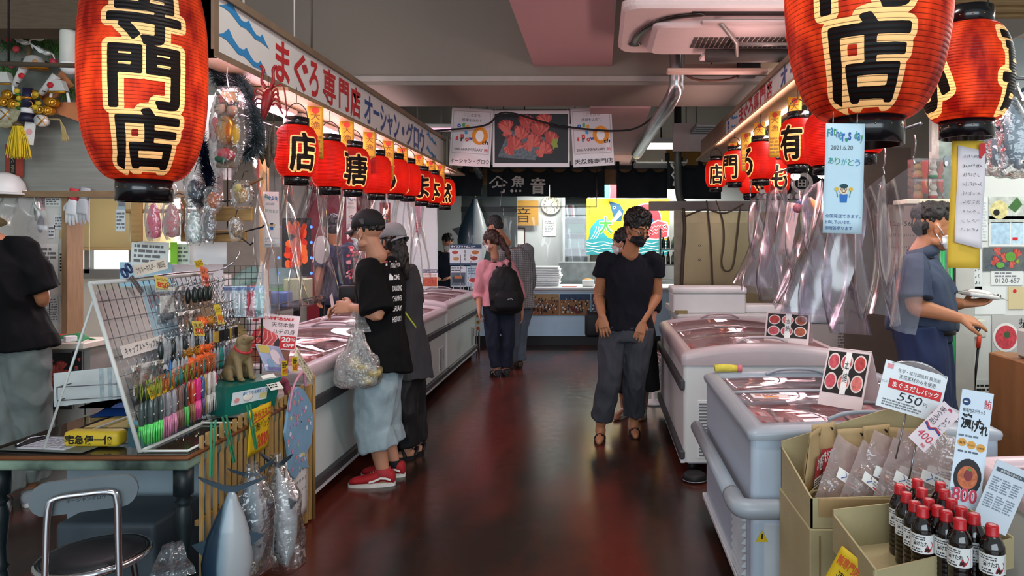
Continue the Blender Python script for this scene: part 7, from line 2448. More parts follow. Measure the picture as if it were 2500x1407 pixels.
t=thing('glass_cabinet','tall glass-fronted cabinet with books and tubs on the back wall','cabinet',tuple(P(1407,652,11.75)))
b=MB()
W2,H2=.19,1.18
b.box(-W2-.04,W2+.04,.2,.24,-.05,H2+.05,mat('#a9b2b3',.4)).box(-W2-.04,-W2,-.02,.2,-.05,H2+.05,mat('#a9b2b3',.4)).box(W2,W2+.04,-.02,.2,-.05,H2+.05,mat('#a9b2b3',.4))
b.box(-W2,W2,-.02,.2,-.05,0,mat('#a9b2b3',.4)).box(-W2,W2,-.02,.2,H2,H2+.05,mat('#a9b2b3',.4)).box(-W2,W2,.185,.2,0,H2,mat('#4d5a58',.6))
b.build('carcass',t)
for z in(.30,.55,.82):
 MB().box(-W2,W2,.0,.19,z,z+.015,mat('#7f8a89',.4)).build('shelf',t)
MB().box(-W2,W2,-.018,-.014,0,H2,GLASS).build('glass_door',t)
for i in range(5):
 tag(MB().box(-.014,.014,0,.12,0,.20,mat(('#b9b9c4','#2a2a3a','#b5404a','#d5d5d9','#23252f')[i],.5)).build('book',T=MX.Translation(P(1407,652,11.75)+V((-.14+.036*i,.03,.84)))@MX.Rotation(-.12,4,'Y')),('pale lavender book','dark navy book','red book','white book','black book')[i]+' on the top shelf of the glass cabinet','book','books in the glass cabinet')
for i,(z,c,lb)in enumerate(((.567,'#3f7f63','green tub'),(.317,'#8fb0ae','pale teal box'),(.0,'#9aa6a8','grey box'))):
 tag(MB().box(-.14,.14,0,.12,0,.16,mat(c,.5,var=.1),.01).build('storage_tub',T=MX.Translation(P(1407,652,11.75)+V((0,.04,z+.002)))),lb+' inside the glass cabinet','tub')
 # festive fishing banner
def fleet(p,w,h):
 X=lambda a:(a-.5)*w
 Y=lambda b_:(b_-.5)*h
 A_=lambda pts:[(X(a),Y(b_))for a,b_ in pts]
 RB,TE,WT,NV_=mat('#b5303a',.7,var=.05),mat('#2b8c92',.7,var=.05),mat('#e4e2da',.7,var=0),mat('#1f4a66',.7,var=.05)
 p.disc(X(.72),Y(.62),.19*w,WT,.001,n=30,ry=.30*h).disc(X(.72),Y(.62),.18*w,RB,.0014,n=30,ry=.28*h)
 p.poly(A_([(.52,.40),(.62,.70),(.67,.80),(.72,.80),(.78,.68),(.92,.40)]),NV_,.0018)
 p.poly(A_([(.62,.70),(.67,.80),(.72,.80),(.78,.68),(.74,.62),(.71,.70),(.68,.60),(.66,.68),(.64,.62)]),WT,.0022)
 p.poly(A_([(0,.0),(1,.0),(1,.24),(.86,.30),(.7,.24),(.55,.30),(.4,.24),(.22,.32),(.0,.26)]),TE,.0026)
 for k in range(4):
  p.line([(X(a/14),Y(.05+.055*k+.02*math.sin(a*1.9+k)))for a in range(15)],.012,WT,.003)
 p.poly(A_([(.02,.24),(.05,.48),(.13,.62),(.25,.64),(.30,.56),(.22,.54),(.18,.44),(.26,.30)]),TE,.003)
 for k in range(3):
  p.line([(X(.05+.03*k+.07*math.sin(a*.3)),Y(.28+.045*a-.0*k))for a in range(6)],.010,WT,.0034)
 p.poly(A_([(.27,.95),(.34,.60),(.42,.60),(.45,.78),(.40,.90)]),NV_,.0034)
 p.poly(A_([(.30,.60),(.34,.58),(.43,.72),(.40,.80)]),mat('#cfd5d0',.7),.0038)
 p.disc(X(.335),Y(.84),.018*w,WT,.0042,n=12).disc(X(.335),Y(.84),.010*w,INK,.0046,n=10)
 p.poly(A_([(.60,.34),(.72,.52),(.86,.62),(.97,.58),(1.0,.50),(1.0,.30),(.84,.26),(.70,.28)]),WT,.0036)
 p.poly(A_([(.62,.35),(.73,.50),(.86,.60),(.96,.565),(.985,.48),(.97,.32),(.84,.28),(.71,.30)]),mat('#c8444c',.7,var=.06),.0042)
 for i in range(6):
  for j in range(3):
   x,y=.72+.042*i,.34+.06*j+.012*i
   p.line([(X(x),Y(y)),(X(x+.02),Y(y+.03)),(X(x+.04),Y(y))],.006,WT,.0048)
 p.disc(X(.94),Y(.50),.016*w,WT,.005,n=12).disc(X(.94),Y(.50),.009*w,INK,.0054,n=10)
 p.poly(A_([(.62,.35),(.55,.52),(.60,.50),(.68,.44)]),mat('#c8444c',.7),.005)
 p.text('大',X(.14),Y(.36),X(.32),Y(.68),WT,.0052,None,.10).text('大',X(.15),Y(.37),X(.31),Y(.67),mat('#3f8f3a',.7),.0058,None,.03)
hold(cardpx('fleet_banner','yellow festive fishing banner with mountain, red sun and fish behind the man in navy','banner',1432,485,1634,622,11.6,fleet,paper=mat('#d8a91c',.7,var=.05),t=.004),.6,.4,1.8)
hold(cardpx('small_flag','red and blue patterned cloth hanging behind the short curtain','flag',1474,447,1506,484,11.5,lambda p,w,h:p.rect(-w/2,-h/2,-w*.1,h/2,mat('#3a8fa8',.7),.001).line([(-w*.08,-h/2),(-w*.02,0),(-w*.1,h/2)],.015,PAPER,.0014),paper=mat('#b53038',.7),t=.003),.08,.1,1.6)
t=thing('bottle_rack','steel rack of dark bottles behind the man in navy','rack',tuple(P(1634,800,11.3))[:2]+(0,))
for z in(.9,1.15,1.4):
 MB().box(-.16,.12,-.1,.1,z,z+.02,STEEL).build('shelf',t)
for x in(-.15,.11):
 MB().box(x-.012,x+.012,-.1,.1,0,1.75,mat('#3a3f42',.4)).build('post',t)
for i in range(6):
 p0=P(1634,800,11.3)
 tag(MB().lathe([(.03,0),(.03,.12),(.012,.16),(.012,.2)],mat(('#17231c','#2a1a12','#4a5a4c')[i%3],.2),12).build('dark_bottle',loc=(p0.x-.10+.08*(i%3),11.28,1.172+.25*(i//3))),'small dark bottle on the steel rack behind the man in navy','bottle','bottles on the steel rack')
 # big tuna hanging head down, menu boards under it
TUB=tuna_mat('big_tuna_skin','#28424f','#9aa0a2')
o=tuna('tuna_model','large tuna model hanging tail up beside the wooden board',MX.Translation(P(1160,485,11.0))@MX.Rotation(PI*.1,4,'Z')@MX.Rotation(.06,4,'Y'),1.25,2.9,False,TUB,'tuna model',None)
MB().tube([(0,0,.02),(0,0,.25)],.012,mat('#c9b52a',.6),6).build('rope',o)
def menu(title,u0,v0,u1,v1,y,lb,dr,bgc='#cfd8dc'):
 o=cardpx('menu_board',lb,'menu',u0,v0,u1,v1,y,dr,paper=mat(bgc,.5,var=.03),t=.008)
 zc=P(0,(v0+v1)/2,y).z
 hold(o,.07,-zc,zc,True)
def bowl(p,x,y,r,c):
 p.disc(x,y,r,mat('#e6e2da',.5),.002,ry=r*.55).disc(x,y+r*.08,r*.8,mat(c,.5,var=.3,scale=60),.003,ry=r*.42)
menu('',1098,597,1176,648,9.45,'wide takeaway menu board with pictures of bowls, above the small posters',lambda p,w,h:(p.rect(-w/2,h*.30,w/2,h/2,mat('#24425f',.5),.001),p.text('テイクアウトメニュー',-w*.46,h*.33,w*.30,h*.46,PAPER,.002,None,.03),p.rect(-w/2,-h/2,w/2,-h*.40,mat('#24425f',.5),.001),
bowl(p,-w*.33,h*.1,w*.13,'#a8483a'),bowl(p,w*.30,h*.1,w*.15,'#b0703a'),bowl(p,-w*.30,-h*.2,w*.13,'#b58a60'),bowl(p,w*.26,-h*.18,w*.15,'#8d3a2c'),p.vtext('海鮮丼',-w*.06,-h*.3,w*.0,h*.25,INK,.002)))
menu('',1100,651,1138,700,9.45,'small menu poster with a picture of a shop front below the wide menu',lambda p,w,h:(p.rect(-w*.46,-h*.46,w*.46,h*.2,mat('#5a6470',.5,var=.2),.001),p.rect(-w*.35,-h*.3,w*.35,0,mat('#2f3a44',.5),.002),p.rect(-w*.25,-h*.1,w*.25,h*.02,mat('#b5703a',.5),.003),p.small(-w*.45,h*.26,w*.45,h*.48,2,INK,.002)))
menu('',1139,651,1172,700,9.45,'small blue menu poster with a pink dish, beside the woman in pink',lambda p,w,h:(bowl(p,0,-h*.2,w*.4,'#b5404a'),p.small(-w*.4,h*.1,w*.4,h*.45,4,mat('#24425f',.6),.002)),'#b5cfdc')
cardpx('easel_sign','small upright sign lettered for tuna cheek on the far left freezer','sign',1032,658,1068,700,8.9,lambda p,w,h:(p.rect(-w/2,h*.30,w/2,h/2,mat('#262a55',.5),.001),p.text('まぐろのホホ肉',-w*.45,h*.34,w*.45,h*.46,PAPER,.002,None,.03),food(p,-w*.48,-h*.48,w*.48,h*.05,8,.001,'#b55a3a',5,False),p.small(-w*.45,h*.08,w*.45,h*.28,3,mat('#b5703a',.6),.002)),t=.006)
# hanging clear sheet in front of the counter
SHEETM=clear('vinyl_sheet',milk=.03,milkc='#f5f0ff',gloss=.035,fres=.45,rough=.05,bump=.25,bscale=4)
def vinyl(label,p0,p1,top,bot,hooks,amp,folds,seed,mtl=None,sag=.05,y_wise=True,name='vinyl_curtain',grp=None):
 """clear curtain from p0 to p1 (ground plan), hung from hooks with swags between"""
 a0,a1=V((p0[0],p0[1],0)),V((p1[0],p1[1],0))
 d=(a1-a0)
 nrm=V((d.y,-d.x,0)).normalized()
 q=random.Random(seed)
 ph=[q.uniform(0,6.28)for _ in range(4)]
 def fn(a,c):
  s=abs(math.sin(PI*a*hooks))
  tz=top[0]+(top[1]-top[0])*a-sag*s
  bz=bot[0]+(bot[1]-bot[0])*a+.02*math.sin(a*17+ph[0])
  pinch=(1-c)*.0
  w=amp*(.25+.75*c**.7)*(math.sin(2*PI*folds*a+ph[1]+1.6*math.sin(2.2*c+ph[2]))+.45*math.sin(2*PI*folds*2.3*a+ph[3]))
  w+=.05*s*(1-c)**2
  ac=a+.03*math.sin(PI*c)*math.sin(2*PI*folds*.5*a+ph[2])
  p=a0+d*ac+nrm*w
  return(p.x,p.y,tz+(bz-tz)*c)
 t=thing(name,label,'vinyl curtain',(0,0,0),group=grp)
 MB().sheet(fn,int(folds*20),30,mtl or SHEETM).build('sheet',t)
 for k in range(hooks+1):
  a=k/hooks
  p=V(fn(min(max(a,.005),.995),0))
  MB().tube(catmull([p,p+V((0,.012,.03)),p+V((0,0,.05)),p+V((0,-.01,.085)),p+V((0,.0,.12))],4),.0035,CHROME,6).build('hook',t)
 return t
vinyl('wide clear sheet hanging in front of the back counter below the clock',(P(1228,0,10.1).x,10.1),(P(1440,0,10.1).x,10.1),(1.92,1.92),(1.25,1.22),2,.03,3,31,sag=.04,grp='clear sheets')
b=MB().tube([(-1.45,10.1,2.04),(-.05,10.1,2.04)],.006,STEEL,6)
for x in(-1.45,-.05):
 b.tube([(x,10.1,2.04),(x,10.51,2.64)],.006,STEEL,6)
tag(b.build('curtain_wire'),'steel wire across the back counter carrying the wide clear sheet','wire')
vinyl('large clear curtain at the left stall behind the fence, with a paper banner on it',(-1.86,3.70),(-1.86,4.95),(2.06,2.10),(1.12,1.16),3,.09,3,32,sag=.16)
vinyl('clear curtain of the left stall between the worker and the capped man',(-1.86,5.05),(-1.86,6.1),(2.1,2.1),(1.25,1.22),2,.08,2.5,33,sag=.14)
vinyl('farthest clear curtain of the left stall, beside the white partition',(-1.86,6.3),(-1.86,7.3),(2.1,2.1),(1.2,1.15),2,.08,2.5,34,sag=.12)
t=MB().cyl((-1.86,3.6,2.20),(-1.86,7.4,2.20),.008,STEEL,8).build('curtain_wire')
tag(t,'thin steel wire under the left sign carrying the clear curtains','wire')
def dad(p,x,y,s):
 """child-like drawing of a man in blue with flowers"""
 p.disc(x,y,s*.42,mat('#f0d2b5',.7,var=0),.0014,ry=s*.45).disc(x,y+s*.28,s*.36,mat('#23474f',.7,var=0),.0018,ry=s*.20)
 p.poly([(x-s*.35,y-s*.42),(x+s*.35,y-s*.42),(x+s*.28,y-s*1.15),(x-s*.28,y-s*1.15)],mat('#2f6fb5',.7,var=0),.0012)
 for k in(-1,1):
  p.disc(x+k*s*.16,y+.02*s,s*.12,INK,.002,n=12).disc(x+k*s*.16,y+.02*s,s*.085,mat('#f0d2b5',.7,var=0),.0024,n=12)
  p.disc(x+k*s*.62,y+s*.02,s*.17,mat('#e0b53a',.7,var=0),.0014,n=10)
  p.line([(x+k*s*.62,y),(x+k*s*.5,y-s*.7)],s*.06,mat('#3f7f4a',.7),.0012)
 p.line([(x-s*.18,y-s*.2),(x,y-s*.28),(x+s*.18,y-s*.2)],s*.05,INK,.0022)
def fathers(p,w,h):
 q=['#2f8f8a','#3a78b5','#4a9a5a','#2f5fb0','#35a0a0','#3a66b5','#2f8f6a','#2f55a5','#3f8fc0']
 txt="Father's day"
 for i,ch in enumerate(txt):
  if ch!=' ':
   x=-w*.46+i*w*.077
   y=h*.375+.02*h*math.sin(i*.9)-.004*i*h
   p.text(ch,x,y,x+w*.07,y+h*(.075 if ch!="'" else.03),mat(q[i%9],.7,var=0),.0012,None,.02)
 p.text('2021.6.20',-w*.36,h*.26,w*.2,h*.30,mat('#55606a',.7),.0012)
 for i,ch in enumerate('ありがとう'):
  p.text(ch,-w*.42+i*w*.17,h*.13-.004*h*i,-w*.28+i*w*.17,h*.19-.004*h*i,mat(q[(i*2)%9],.7,var=0),.0012)
 dad(p,0,-h*.10,w*.30)
 p.text('全国発送できます。',-w*.45,-h*.36,w*.45,-h*.325,mat('#2f4f8a',.7),.0012)
 p.text('お申し下さいませ。',-w*.45,-h*.415,w*.2,-h*.38,mat('#2f4f8a',.7),.0012)
 p.text('御贈答承ります',-w*.45,-h*.47,w*.25,-h*.435,mat('#2f4f8a',.7),.0012)
PB=mat('#c3dbe6',.7,var=.02)
hold(card('paper_banner','pale blue Father’s day banner with a drawn man, by the huge right lantern','banner',frame(P(2060,436,1.78),-.1,0,-.03),.097,.281,fathers,PB,.0015,bend=.02),.03,.13,.04)
hold(card('paper_banner','white Father’s day banner on the clear curtain of the left stall','banner',frame(P(663,536,3.9),.5,0,.02),.08,.31,fathers,PAPER,.0015,bend=.02),.02,.14,.40)
hold(card('paper_banner','white banner on the clear curtain beside the capped man','banner',frame(P(858,520,5.2),.4,0,0),.07,.26,fathers,PAPER,.0015,bend=.02),.02,.12,.34)
for i,(u,v,y)in enumerate(((785,610,4.9),)):
 tag(MB().disc(0,0,.065,PAPER,0,ry=.10).build('round_card',T=frame(P(u,v,y),.9)),'white oval card stuck to the clear curtain beside the stall worker','card')
hold(card('food_poster','narrow red-brown food poster hanging above the grey cap','poster',frame(P(940,530,6.1),.4),.09,.25,lambda p,w,h:food(p,-w/2,-h/2,w/2,h/2,14,.001,'#8d3a2c',4),t=.002),.03,.12,.33)
hold(card('pink_strip','pink paper strip on the far curtain of the left stall','paper strip',frame(P(1021,525,7.1),.3),.06,.37,lambda p,w,h:p.small(-w*.4,-h*.48,w*.4,-h*.2,4,RED,.001),mat('#d9b5c4',.7),.0015),.02,.17,.22)
# posters hanging over the aisle
def anniv(bottom):
 def dr(p,w,h):
  GY=mat('#77716f',.7,var=0)
  for a,b_ in(((-.45,-.28),(.45,-.28)),((.45,-.28),(.45,.45)),((.45,.45),(-.45,.45)),((-.45,.45),(-.45,-.28))):
   p.line([(a[0]*w,a[1]*h),(b_[0]*w,b_[1]*h)],.003,GY,.001)
  p.text('こころから',-w*.20,h*.36,w*.20,h*.41,INK,.001)
  p.text('感謝を込めて',-w*.24,h*.27,w*.24,h*.325,INK,.001)
  cols=['#2f5fb0','#4a9a4a','#e0a03a','#3f9fd0','#d0302a','#d0302a','#222222','#c84a3a','#2f55a5']
  pos=((-.36,.16,'o'),(-.25,.175,'c'),(-.15,.15,'e'),(-.18,.05,'a'),(-.27,-.015,'n'),(-.40,-.06,'g'),(-.27,-.075,'r'),(-.15,-.075,'o'),(-.06,-.06,'w'))
  for(x,y,ch),c in zip(pos,cols):
   p.text(ch,x*w,y*h,(x+.11)*w,(y+.065)*h,mat(c,.6,var=0),.0012,None,.06,True)
  O_=mat('#e08f22',.6,var=0)
  p.disc(w*.21,h*.03,w*.20,O_,.001,ry=h*.155).disc(w*.21,h*.03,w*.10,PAPER,.0016,ry=h*.10)
  p.text('th',w*.26,-h*.115,w*.42,-h*.045,INK,.002,None,.02,slant=.2)
  p.text('20th ANNIVERSARY',-w*.40,-h*.235,w*.30,-h*.19,mat('#3a3634',.7),.001,None,.01)
  p.text('鮪',w*.33,-h*.25,w*.43,-h*.18,RED,.001)
  p.text(bottom,-w*.47,-h*.455,w*.47,-h*.37,INK,.001,None,.012)
 return dr
PP=mat('#cfc9cb',.45,var=.02,coat=.4)
pos=[cardpx('anniversary_poster','anniversary poster with a big orange zero, left of the sashimi photo','poster',1100,265,1200,406,7.2,anniv('オーシャン・グロウ'),roll=-.055,paper=PP,t=.003),
cardpx('sashimi_poster','large photo poster of sliced red tuna hanging over the aisle','poster',1203,270,1391,408,7.22,lambda p,w,h:food(p,-w*.475,-h*.43,w*.475,h*.44,21,.001,'#17191d',9),paper=PP,t=.003),
cardpx('anniversary_poster','anniversary poster with a big orange zero, right of the sashimi photo','poster',1396,263,1496,406,7.2,anniv('天然鮪専門店'),roll=.055,paper=PP,t=.003)]
for i,(u,v)in enumerate(((1108,268),(1195,268),(1210,270),(1385,270),(1400,268),(1488,262))):
 p=P(u,v,7.205)
 tag(MB().cyl(p,(p.x,p.y,3.9),.0015,mat('#cfd0d0',.4),5).build('nylon_cord'),'nylon cord holding a hanging poster over the aisle','cord','cords of the hanging posters')
 # short dark curtains over the back counter
NOR=mat('#10191f',.85,var=.15,scale=10)
WM=mat('#cfd0cc',.8,var=.05)
def noren(u0,u1,v1,label,draw=None,y=10.47,v0=412,loops=3):
 t=thing('short_curtain',label,'short curtain',(0,0,0),group='dark short curtains')
 a,b_=P(u0,v0-6,y),P(u1,v1,y)
 def fn(i,c):
  s=abs(math.sin(PI*i*loops))
  x=a.x+(b_.x-a.x)*i
  return(x,y+.02*math.sin(i*14+u0)*c-.02,a.z-.10*s**.7*(1-c)+(b_.z-a.z)*c)
 MB().sheet(fn,loops*8,6,NOR,thick=.004).build('cloth',t)
 for k in range(loops+1):
  x=a.x+(b_.x-a.x)*(k/loops*.96+.02)
  MB().box(x-.03,x+.03,y-.02,y+.03,a.z-.05,a.z+.07,NOR).build('loop',t)
 if draw:
  p=MB()
  T=frame(((a.x+b_.x)/2,y-.035,b_.z))
  draw(p,T,b_.x-a.x,a.z-b_.z)
  p.build('print',t)
def nm(p,T,w,h):
 p.line([(-w*.46,h*.42),(-w*.33,h*.66),(-w*.17,h*.44)],.022,WM,0,T)
 p.text('七',-w*.42,h*.10,-w*.20,h*.50,WM,0,T,.03)
 p.text('魚',-w*.11,h*.30,w*.12,h*.68,WM,0,T,.02)
 for k in range(4):
  p.disc(-w*.10+w*.067*k,h*.18+.0*k,.018+.006*(k in(0,3)),WM,0,T)
 p.text('音',w*.20,h*.08,w*.44,h*.62,WM,0,T,.03)
noren(1092,1178,479,'plain dark short curtain at the left end, above the tuna model',None,loops=2)
noren(1190,1341,480,'dark short curtain with three white brushed characters',nm)
noren(1343,1476,483,'plain dark short curtain right of the one with white characters',None)
noren(1505,1628,484,'plain dark short curtain above the fishing banner',None)
noren(1629,1657,462,'narrow dark curtain piece with a white brush mark beside the grey pipe',lambda p,T,w,h:p.line([(-w*.2,h*.8),(w*.2,h*.6),(-w*.1,h*.45),(w*.2,h*.3),(0,h*.1)],.03,WM,0,T),9.6,392,1)
noren(1660,1760,486,'dark short curtain behind the farthest right lantern',None,9.9,402,2)
def nm2(p,T,w,h):
 for k in(-.28,.22):
  p.disc(w*k,h*.42,w*.14,WM,0,T,ry=h*.26).disc(w*k,h*.42,w*.09,NOR,.002,T,ry=h*.16).text('田',w*(k-.05),h*.32,w*(k+.05),h*.5,WM,.004,T)
  for j in range(4):
   p.disc(w*(k-.15+.1*j),h*.10,w*.035,WM,0,T,n=10)
noren(1815,2010,490,'black curtain with round white fish marks behind the right lanterns',nm2,7.6,395,4)
# clear bulbs and ducts overhead
GALV=mat('#a7aaa9',.25,.9,var=.2,scale=12)
t=MB().cyl((-1.6,8.3,3.02),(-.12,8.3,3.02),.10,GALV,18).build('round_duct')
tag(t,'round silver duct across the ceiling behind the beam','duct')
t=thing('twin_strip_light','pink-lit twin strip light above the end of the left sign','light',(-2.2,8.0,2.84))
MB().cyl((.1,0,.05),(.1,0,1.06),.006,STEEL,6).build('hanger_rod',t)
MB().box(0,.95,-.05,.05,0,.05,WHITE,.01).build('housing',t)
MB().cyl((.0,-.03,-.02),(.95,-.03,-.02),.016,emis('#ffb9d4',1.6),8).build('tube',t)
for i,(x,y,z,sx,sy,sz,c,lb)in enumerate(((-2.05,9.0,2.66,.5,.3,.30,'#8f8c7d','beige unit box under the ceiling left of the posters'),(.1,8.9,3.2,.7,.1,.05,'#6d6a5e','short dark strip light housing above the posters'))):
 tag(MB().box(x-sx/2,x+sx/2,y-sy/2,y+sy/2,z-sz/2,z+sz/2,mat(c,.6),.01).build('ceiling_unit'),lb,'unit')
 tag(MB().cyl((x,y,z+sz/2),(x,y,3.9),.008,STEEL,6).build('hanger_rod'),'rod holding the '+lb.split(' under')[0].split(' above')[0],'rod')
tag(MB().tube(catmull([(-1.9,7.1,2.66),(-1.2,7.1,2.72),(-.95,7.0,2.84),(-.4,7.1,2.72),(.3,7.1,2.68),(.6,7.0,2.86)],8),.010,BLACK,6).build('black_cable'),'black cable sagging over the hanging posters','cable')
for i,x in enumerate((-1.55,-1.35,-1.15,-.9,-.3)):
 tag(MB().cyl((x,8.3,3.1),(x,8.3,3.9),.006,BLACK,6).build('hanger_rod'),'thin rod holding the silver duct behind the beam','rod','rods of the silver duct')
MBs=MB()
tag(MB().tube([(-1.85,8.9,2.95),(-1.75,10.2,2.5)],.05,GALV,12).build('diagonal_duct'),'slanting silver tube left of the hanging posters','duct')
# cassette air conditioner
T0=(0.13,4.08,2.915)
t=thing('air_conditioner','white ceiling air conditioner with a slotted intake and wing deflector','air conditioner',T0)
ACW=mat('#d6c3bf',.5,var=.03)
out=rring(0,1.75,0,.98,.10,0,6)
b=MB()
rloft(b,[[(x*1.0,y,.06)for x,y,z in out],[(x,y,.02)for x,y,z in out],[(.02+x*.977,.01+y*.977,0)for x,y,z in out]],ACW)
b.build('panel',t)
MB().box(.15,1.6,.1,.9,.06,.985,mat('#3a3d3f',.6)).build('body',t)
b=MB()
rloft(b,[[(.20+x*.80,.20+y*.66,z_)for x,y,z in out]for z_ in(0.0,-.035)]+[[(.23+x*.766,.22+y*.62,-.05)for x,y,z in out]],ACW)
fp=b.build('face_plate',t)
b=MB()
for i in range(30):
 for j in range(4):
  b.box(.48+i*.033,.504+i*.033,.42+j*.062,.47+j*.062,-.054,-.050,mat('#3d3630',.7))
for i in range(24):
 b.box(.60+i*.033,.622+i*.033,.75,.80,-.054,-.050,mat('#3d3630',.7))
b.build('intake_slot',fp)
MB().box(.42,1.6,.06,.13,-.004,.0,mat('#2c2622',.7)).build('outlet_slot',t)
MB().tube(catmull([(.11,.75,-.005),(.12,.55,-.01),(.17,.35,-.01),(.30,.16,-.01),(.5,.09,-.008)],6),[.045,.045]+[.03]*22+[.012],mat('#2f2620',.3,.3,var=.3),8,sq=.35).build('corner_outlet',t)
MB().tube([(.58,.60,-.12),(1.72,.60,-.12)],.045,mat('#4d453f',.5,var=.1),14).build('wing_tube',t)
MB().box(.56,1.7,.66,.80,-.105,-.085,ACW,.008).build('wing_plate',t)
MB().box(.48,1.62,.10,.17,-.05,-.03,mat('#b9a8a5',.5),.01).build('bracket_bar',t)
b=MB()
for x,d in((.60,.14),(1.35,-.14)):
 b.tube([(x,.13,-.05),(x+d,.36,-.10),(x+d*1.3,.56,-.13)],.014,mat('#8f8680',.4,.5),8)
b.tube([(.74,.40,-.10),(1.22,.40,-.10)],.014,mat('#8f8680',.4,.5),8)
b.build('deflector_arm',t)
# duct elbow, lamp batten and cable trays behind it
tag(MB().tube(catmull([(.62,5.6,3.4),(.62,5.6,3.1),(.62,5.62,2.86),(.60,5.75,2.74),(.50,6.6,2.62),(.40,7.6,2.50)],6),.062,GALV,18).build('duct_elbow'),'silver duct coming down and bending to the back, below the air conditioner','duct')
t=thing('ceiling_batten','flat pinkish batten light below the air conditioner','light',(.0,5.2,2.80))
MB().box(.50,1.25,-.05,.05,0,.03,mat('#cdaf9f',.6),.006).build('cover',t)
MB().cyl((.6,0,.03),(.6,0,1.1),.004,STEEL,6).build('hanger',t)
t=thing('ceiling_speaker','dark box with a cream side under the ceiling at the right','unit',(1.22,5.4,2.86))
MB().box(-.14,.0,-.1,.1,-.03,.14,BLACK,.006).build('dark_part',t)
MB().box(.0,.36,-.1,.1,-.0,.12,mat('#b3a386',.6),.006).build('cream_part',t)
MB().cyl((.1,0,.1),(.1,0,1.04),.006,STEEL,6).build('hanger',t)
t=thing('rusty_hanger','rusty metal frame hanging under the air conditioner','frame',(.78,5.5,2.86))
MB().tube(catmull([(-.12,0,.05),(-.1,0,0),(.0,0,-.04),(.2,0,-.04),(.32,0,.0),(.36,0,.06)],4),.010,mat('#5a3d2e',.6,var=.3),8).box(-.12,.36,-.02,.02,.05,.08,mat('#6d5a50',.6)).build('bracket',t)
MB().cyl((.1,0,.06),(.1,0,1.04),.006,STEEL,6).build('hanger',t)
for i,(x0,x1,y0,y1,z,lb)in enumerate(((1.12,1.9,8.0,9.2,2.86,'wire cable tray under the ceiling behind the silver duct, nearer one'),(.50,1.2,9.6,10.3,2.62,'wire cable tray near the short curtains'))):
 t=thing('cable_tray',lb,'cable tray',(x0,y0,z))
 b=MB()
 n=9
 for k in range(n):
  y=(y1-y0)*k/(n-1)
  b.box(0,x1-x0,y-.012,y+.012,0,.02,mat('#9a9c98',.35,.7))
 for x in(0,(x1-x0)/2,x1-x0):
  b.box(x-.012,x+.012,0,y1-y0,.02,.05,mat('#8a8c88',.35,.7))
 b.build('tray',t)
 for x in(0,x1-x0):
  MB().cyl((x,.1,.03),(x,.1,3.9-z),.007,STEEL,6).build('hanger',t)
t=thing('louvre_light','bright square louvre light in the ceiling behind the silver duct','light',(.78,8.7,2.74))
MB().box(-.30,.30,-.05,.55,.03,.09,mat('#7d7f7c',.4,.5)).build('housing',t)
for k in range(5):
 MB().box(-.28,.28,.0+k*.11,.05+k*.11,.018,.03,emis('#fff8e6',2.2)).build('diffuser',t)
MB().cyl((0,.2,.09),(0,.2,1.16),.01,STEEL,6).build('hanger',t)
tag(MB().tube(catmull([(1.05,9.4,3.9),(1.05,9.4,2.6),(1.06,9.4,2.25),(1.10,9.4,2.08),(1.25,9.4,2.02),(1.7,9.4,2.0)],6),.05,mat('#3c403f',.45,var=.1),14).build('grey_conduit'),'thick dark grey pipe coming down and bending right above the steel panel','pipe')
tag(MB().box(.9,2.6,8.6,8.64,2.66,3.0,mat('#c9bdb8',.7)).build('ceiling_board'),'pale board under the ceiling behind the right sign','board')
# ================================================================ right side
# steel panel, foam boxes and large chest freezer behind the wide freezer
SS=mat('#8a7a5c',.32,.75,var=.12,scale=2.5,stretch=(1,1,.4))
p0=P(1657,745,7.4)
t=thing('steel_cabinet','stained stainless steel cabinet back behind the foam boxes','cabinet',(p0.x,7.4,0))
MB().box(0,2.15,0,.5,.05,1.86,SS,.006).build('shell',t)
MB().box(.0,2.15,-.006,.0,1.74,1.86,mat('#8d7d5f',.3,.75,var=.1)).build('top_band',t)
MB().box(-.05,.03,-.012,.02,.05,1.88,mat('#6d6253',.4,.6,var=.2)).build('corner_post',t)
b=MB()
for z in(1.35,1.50):
 b.ell((.22,-.008,z),(.012,.008,.012),STEEL)
b.build('screw',t)
for i,(pts,r,lb)in enumerate(((((1668,508),(1672,560),(1668,620),(1664,700)),.018,'thick grey cable bundle down the left edge of the steel cabinet'),(((1725,490),(1733,560),(1738,640),(1742,745)),.008,'thin dark cable hanging straight down the steel cabinet'),(((1748,490),(1765,540),(1768,590),(1762,640),(1772,662),(1790,650),(1800,580),(1808,500)),.007,'dark cable hanging in a loop in front of the steel cabinet'),(((1670,530),(1720,512),(1770,520),(1815,498)),.009,'dark cable sagging along the top of the steel cabinet'))):
 tag(MB().tube(catmull([P(u,v,7.36)for u,v in pts],6),r,mat('#3d3328',.6),8).build('cable'),lb,'cable','cables of the steel cabinet')
tag(MB().box(p0.x-.3,p0.x+.9,7.55,7.7,1.88,1.98,mat('#6a665f',.5)).build('pipe_duct'),'grey duct along the top of the steel cabinet','duct')
t=thing('chest_freezer','big plain grey-white chest freezer with a lid, under the foam boxes','freezer',(.74,6.62,0))
MB().box(0,1.78,0,.7,.05,.76,mat('#b9bbb8',.45,var=.03),.012).build('body',t)
MB().box(-.01,1.79,-.015,.71,.765,.85,mat('#c6c8c6',.4,var=.02),.02,seg=2).build('lid',t)
MB().small(1.52,.45,1.62,.68,8,mat('#6d6f70',.6),0,MX.Translation((0,-.002,0))@MX.Rotation(PI/2,4,'X')).build('print',t)
for k in range(4):
 MB().box(.05+1.6*(k%2),.12+1.6*(k%2),.05+.5*(k//2),.12+.5*(k//2),0,.06,BLACK).build('foot',t)
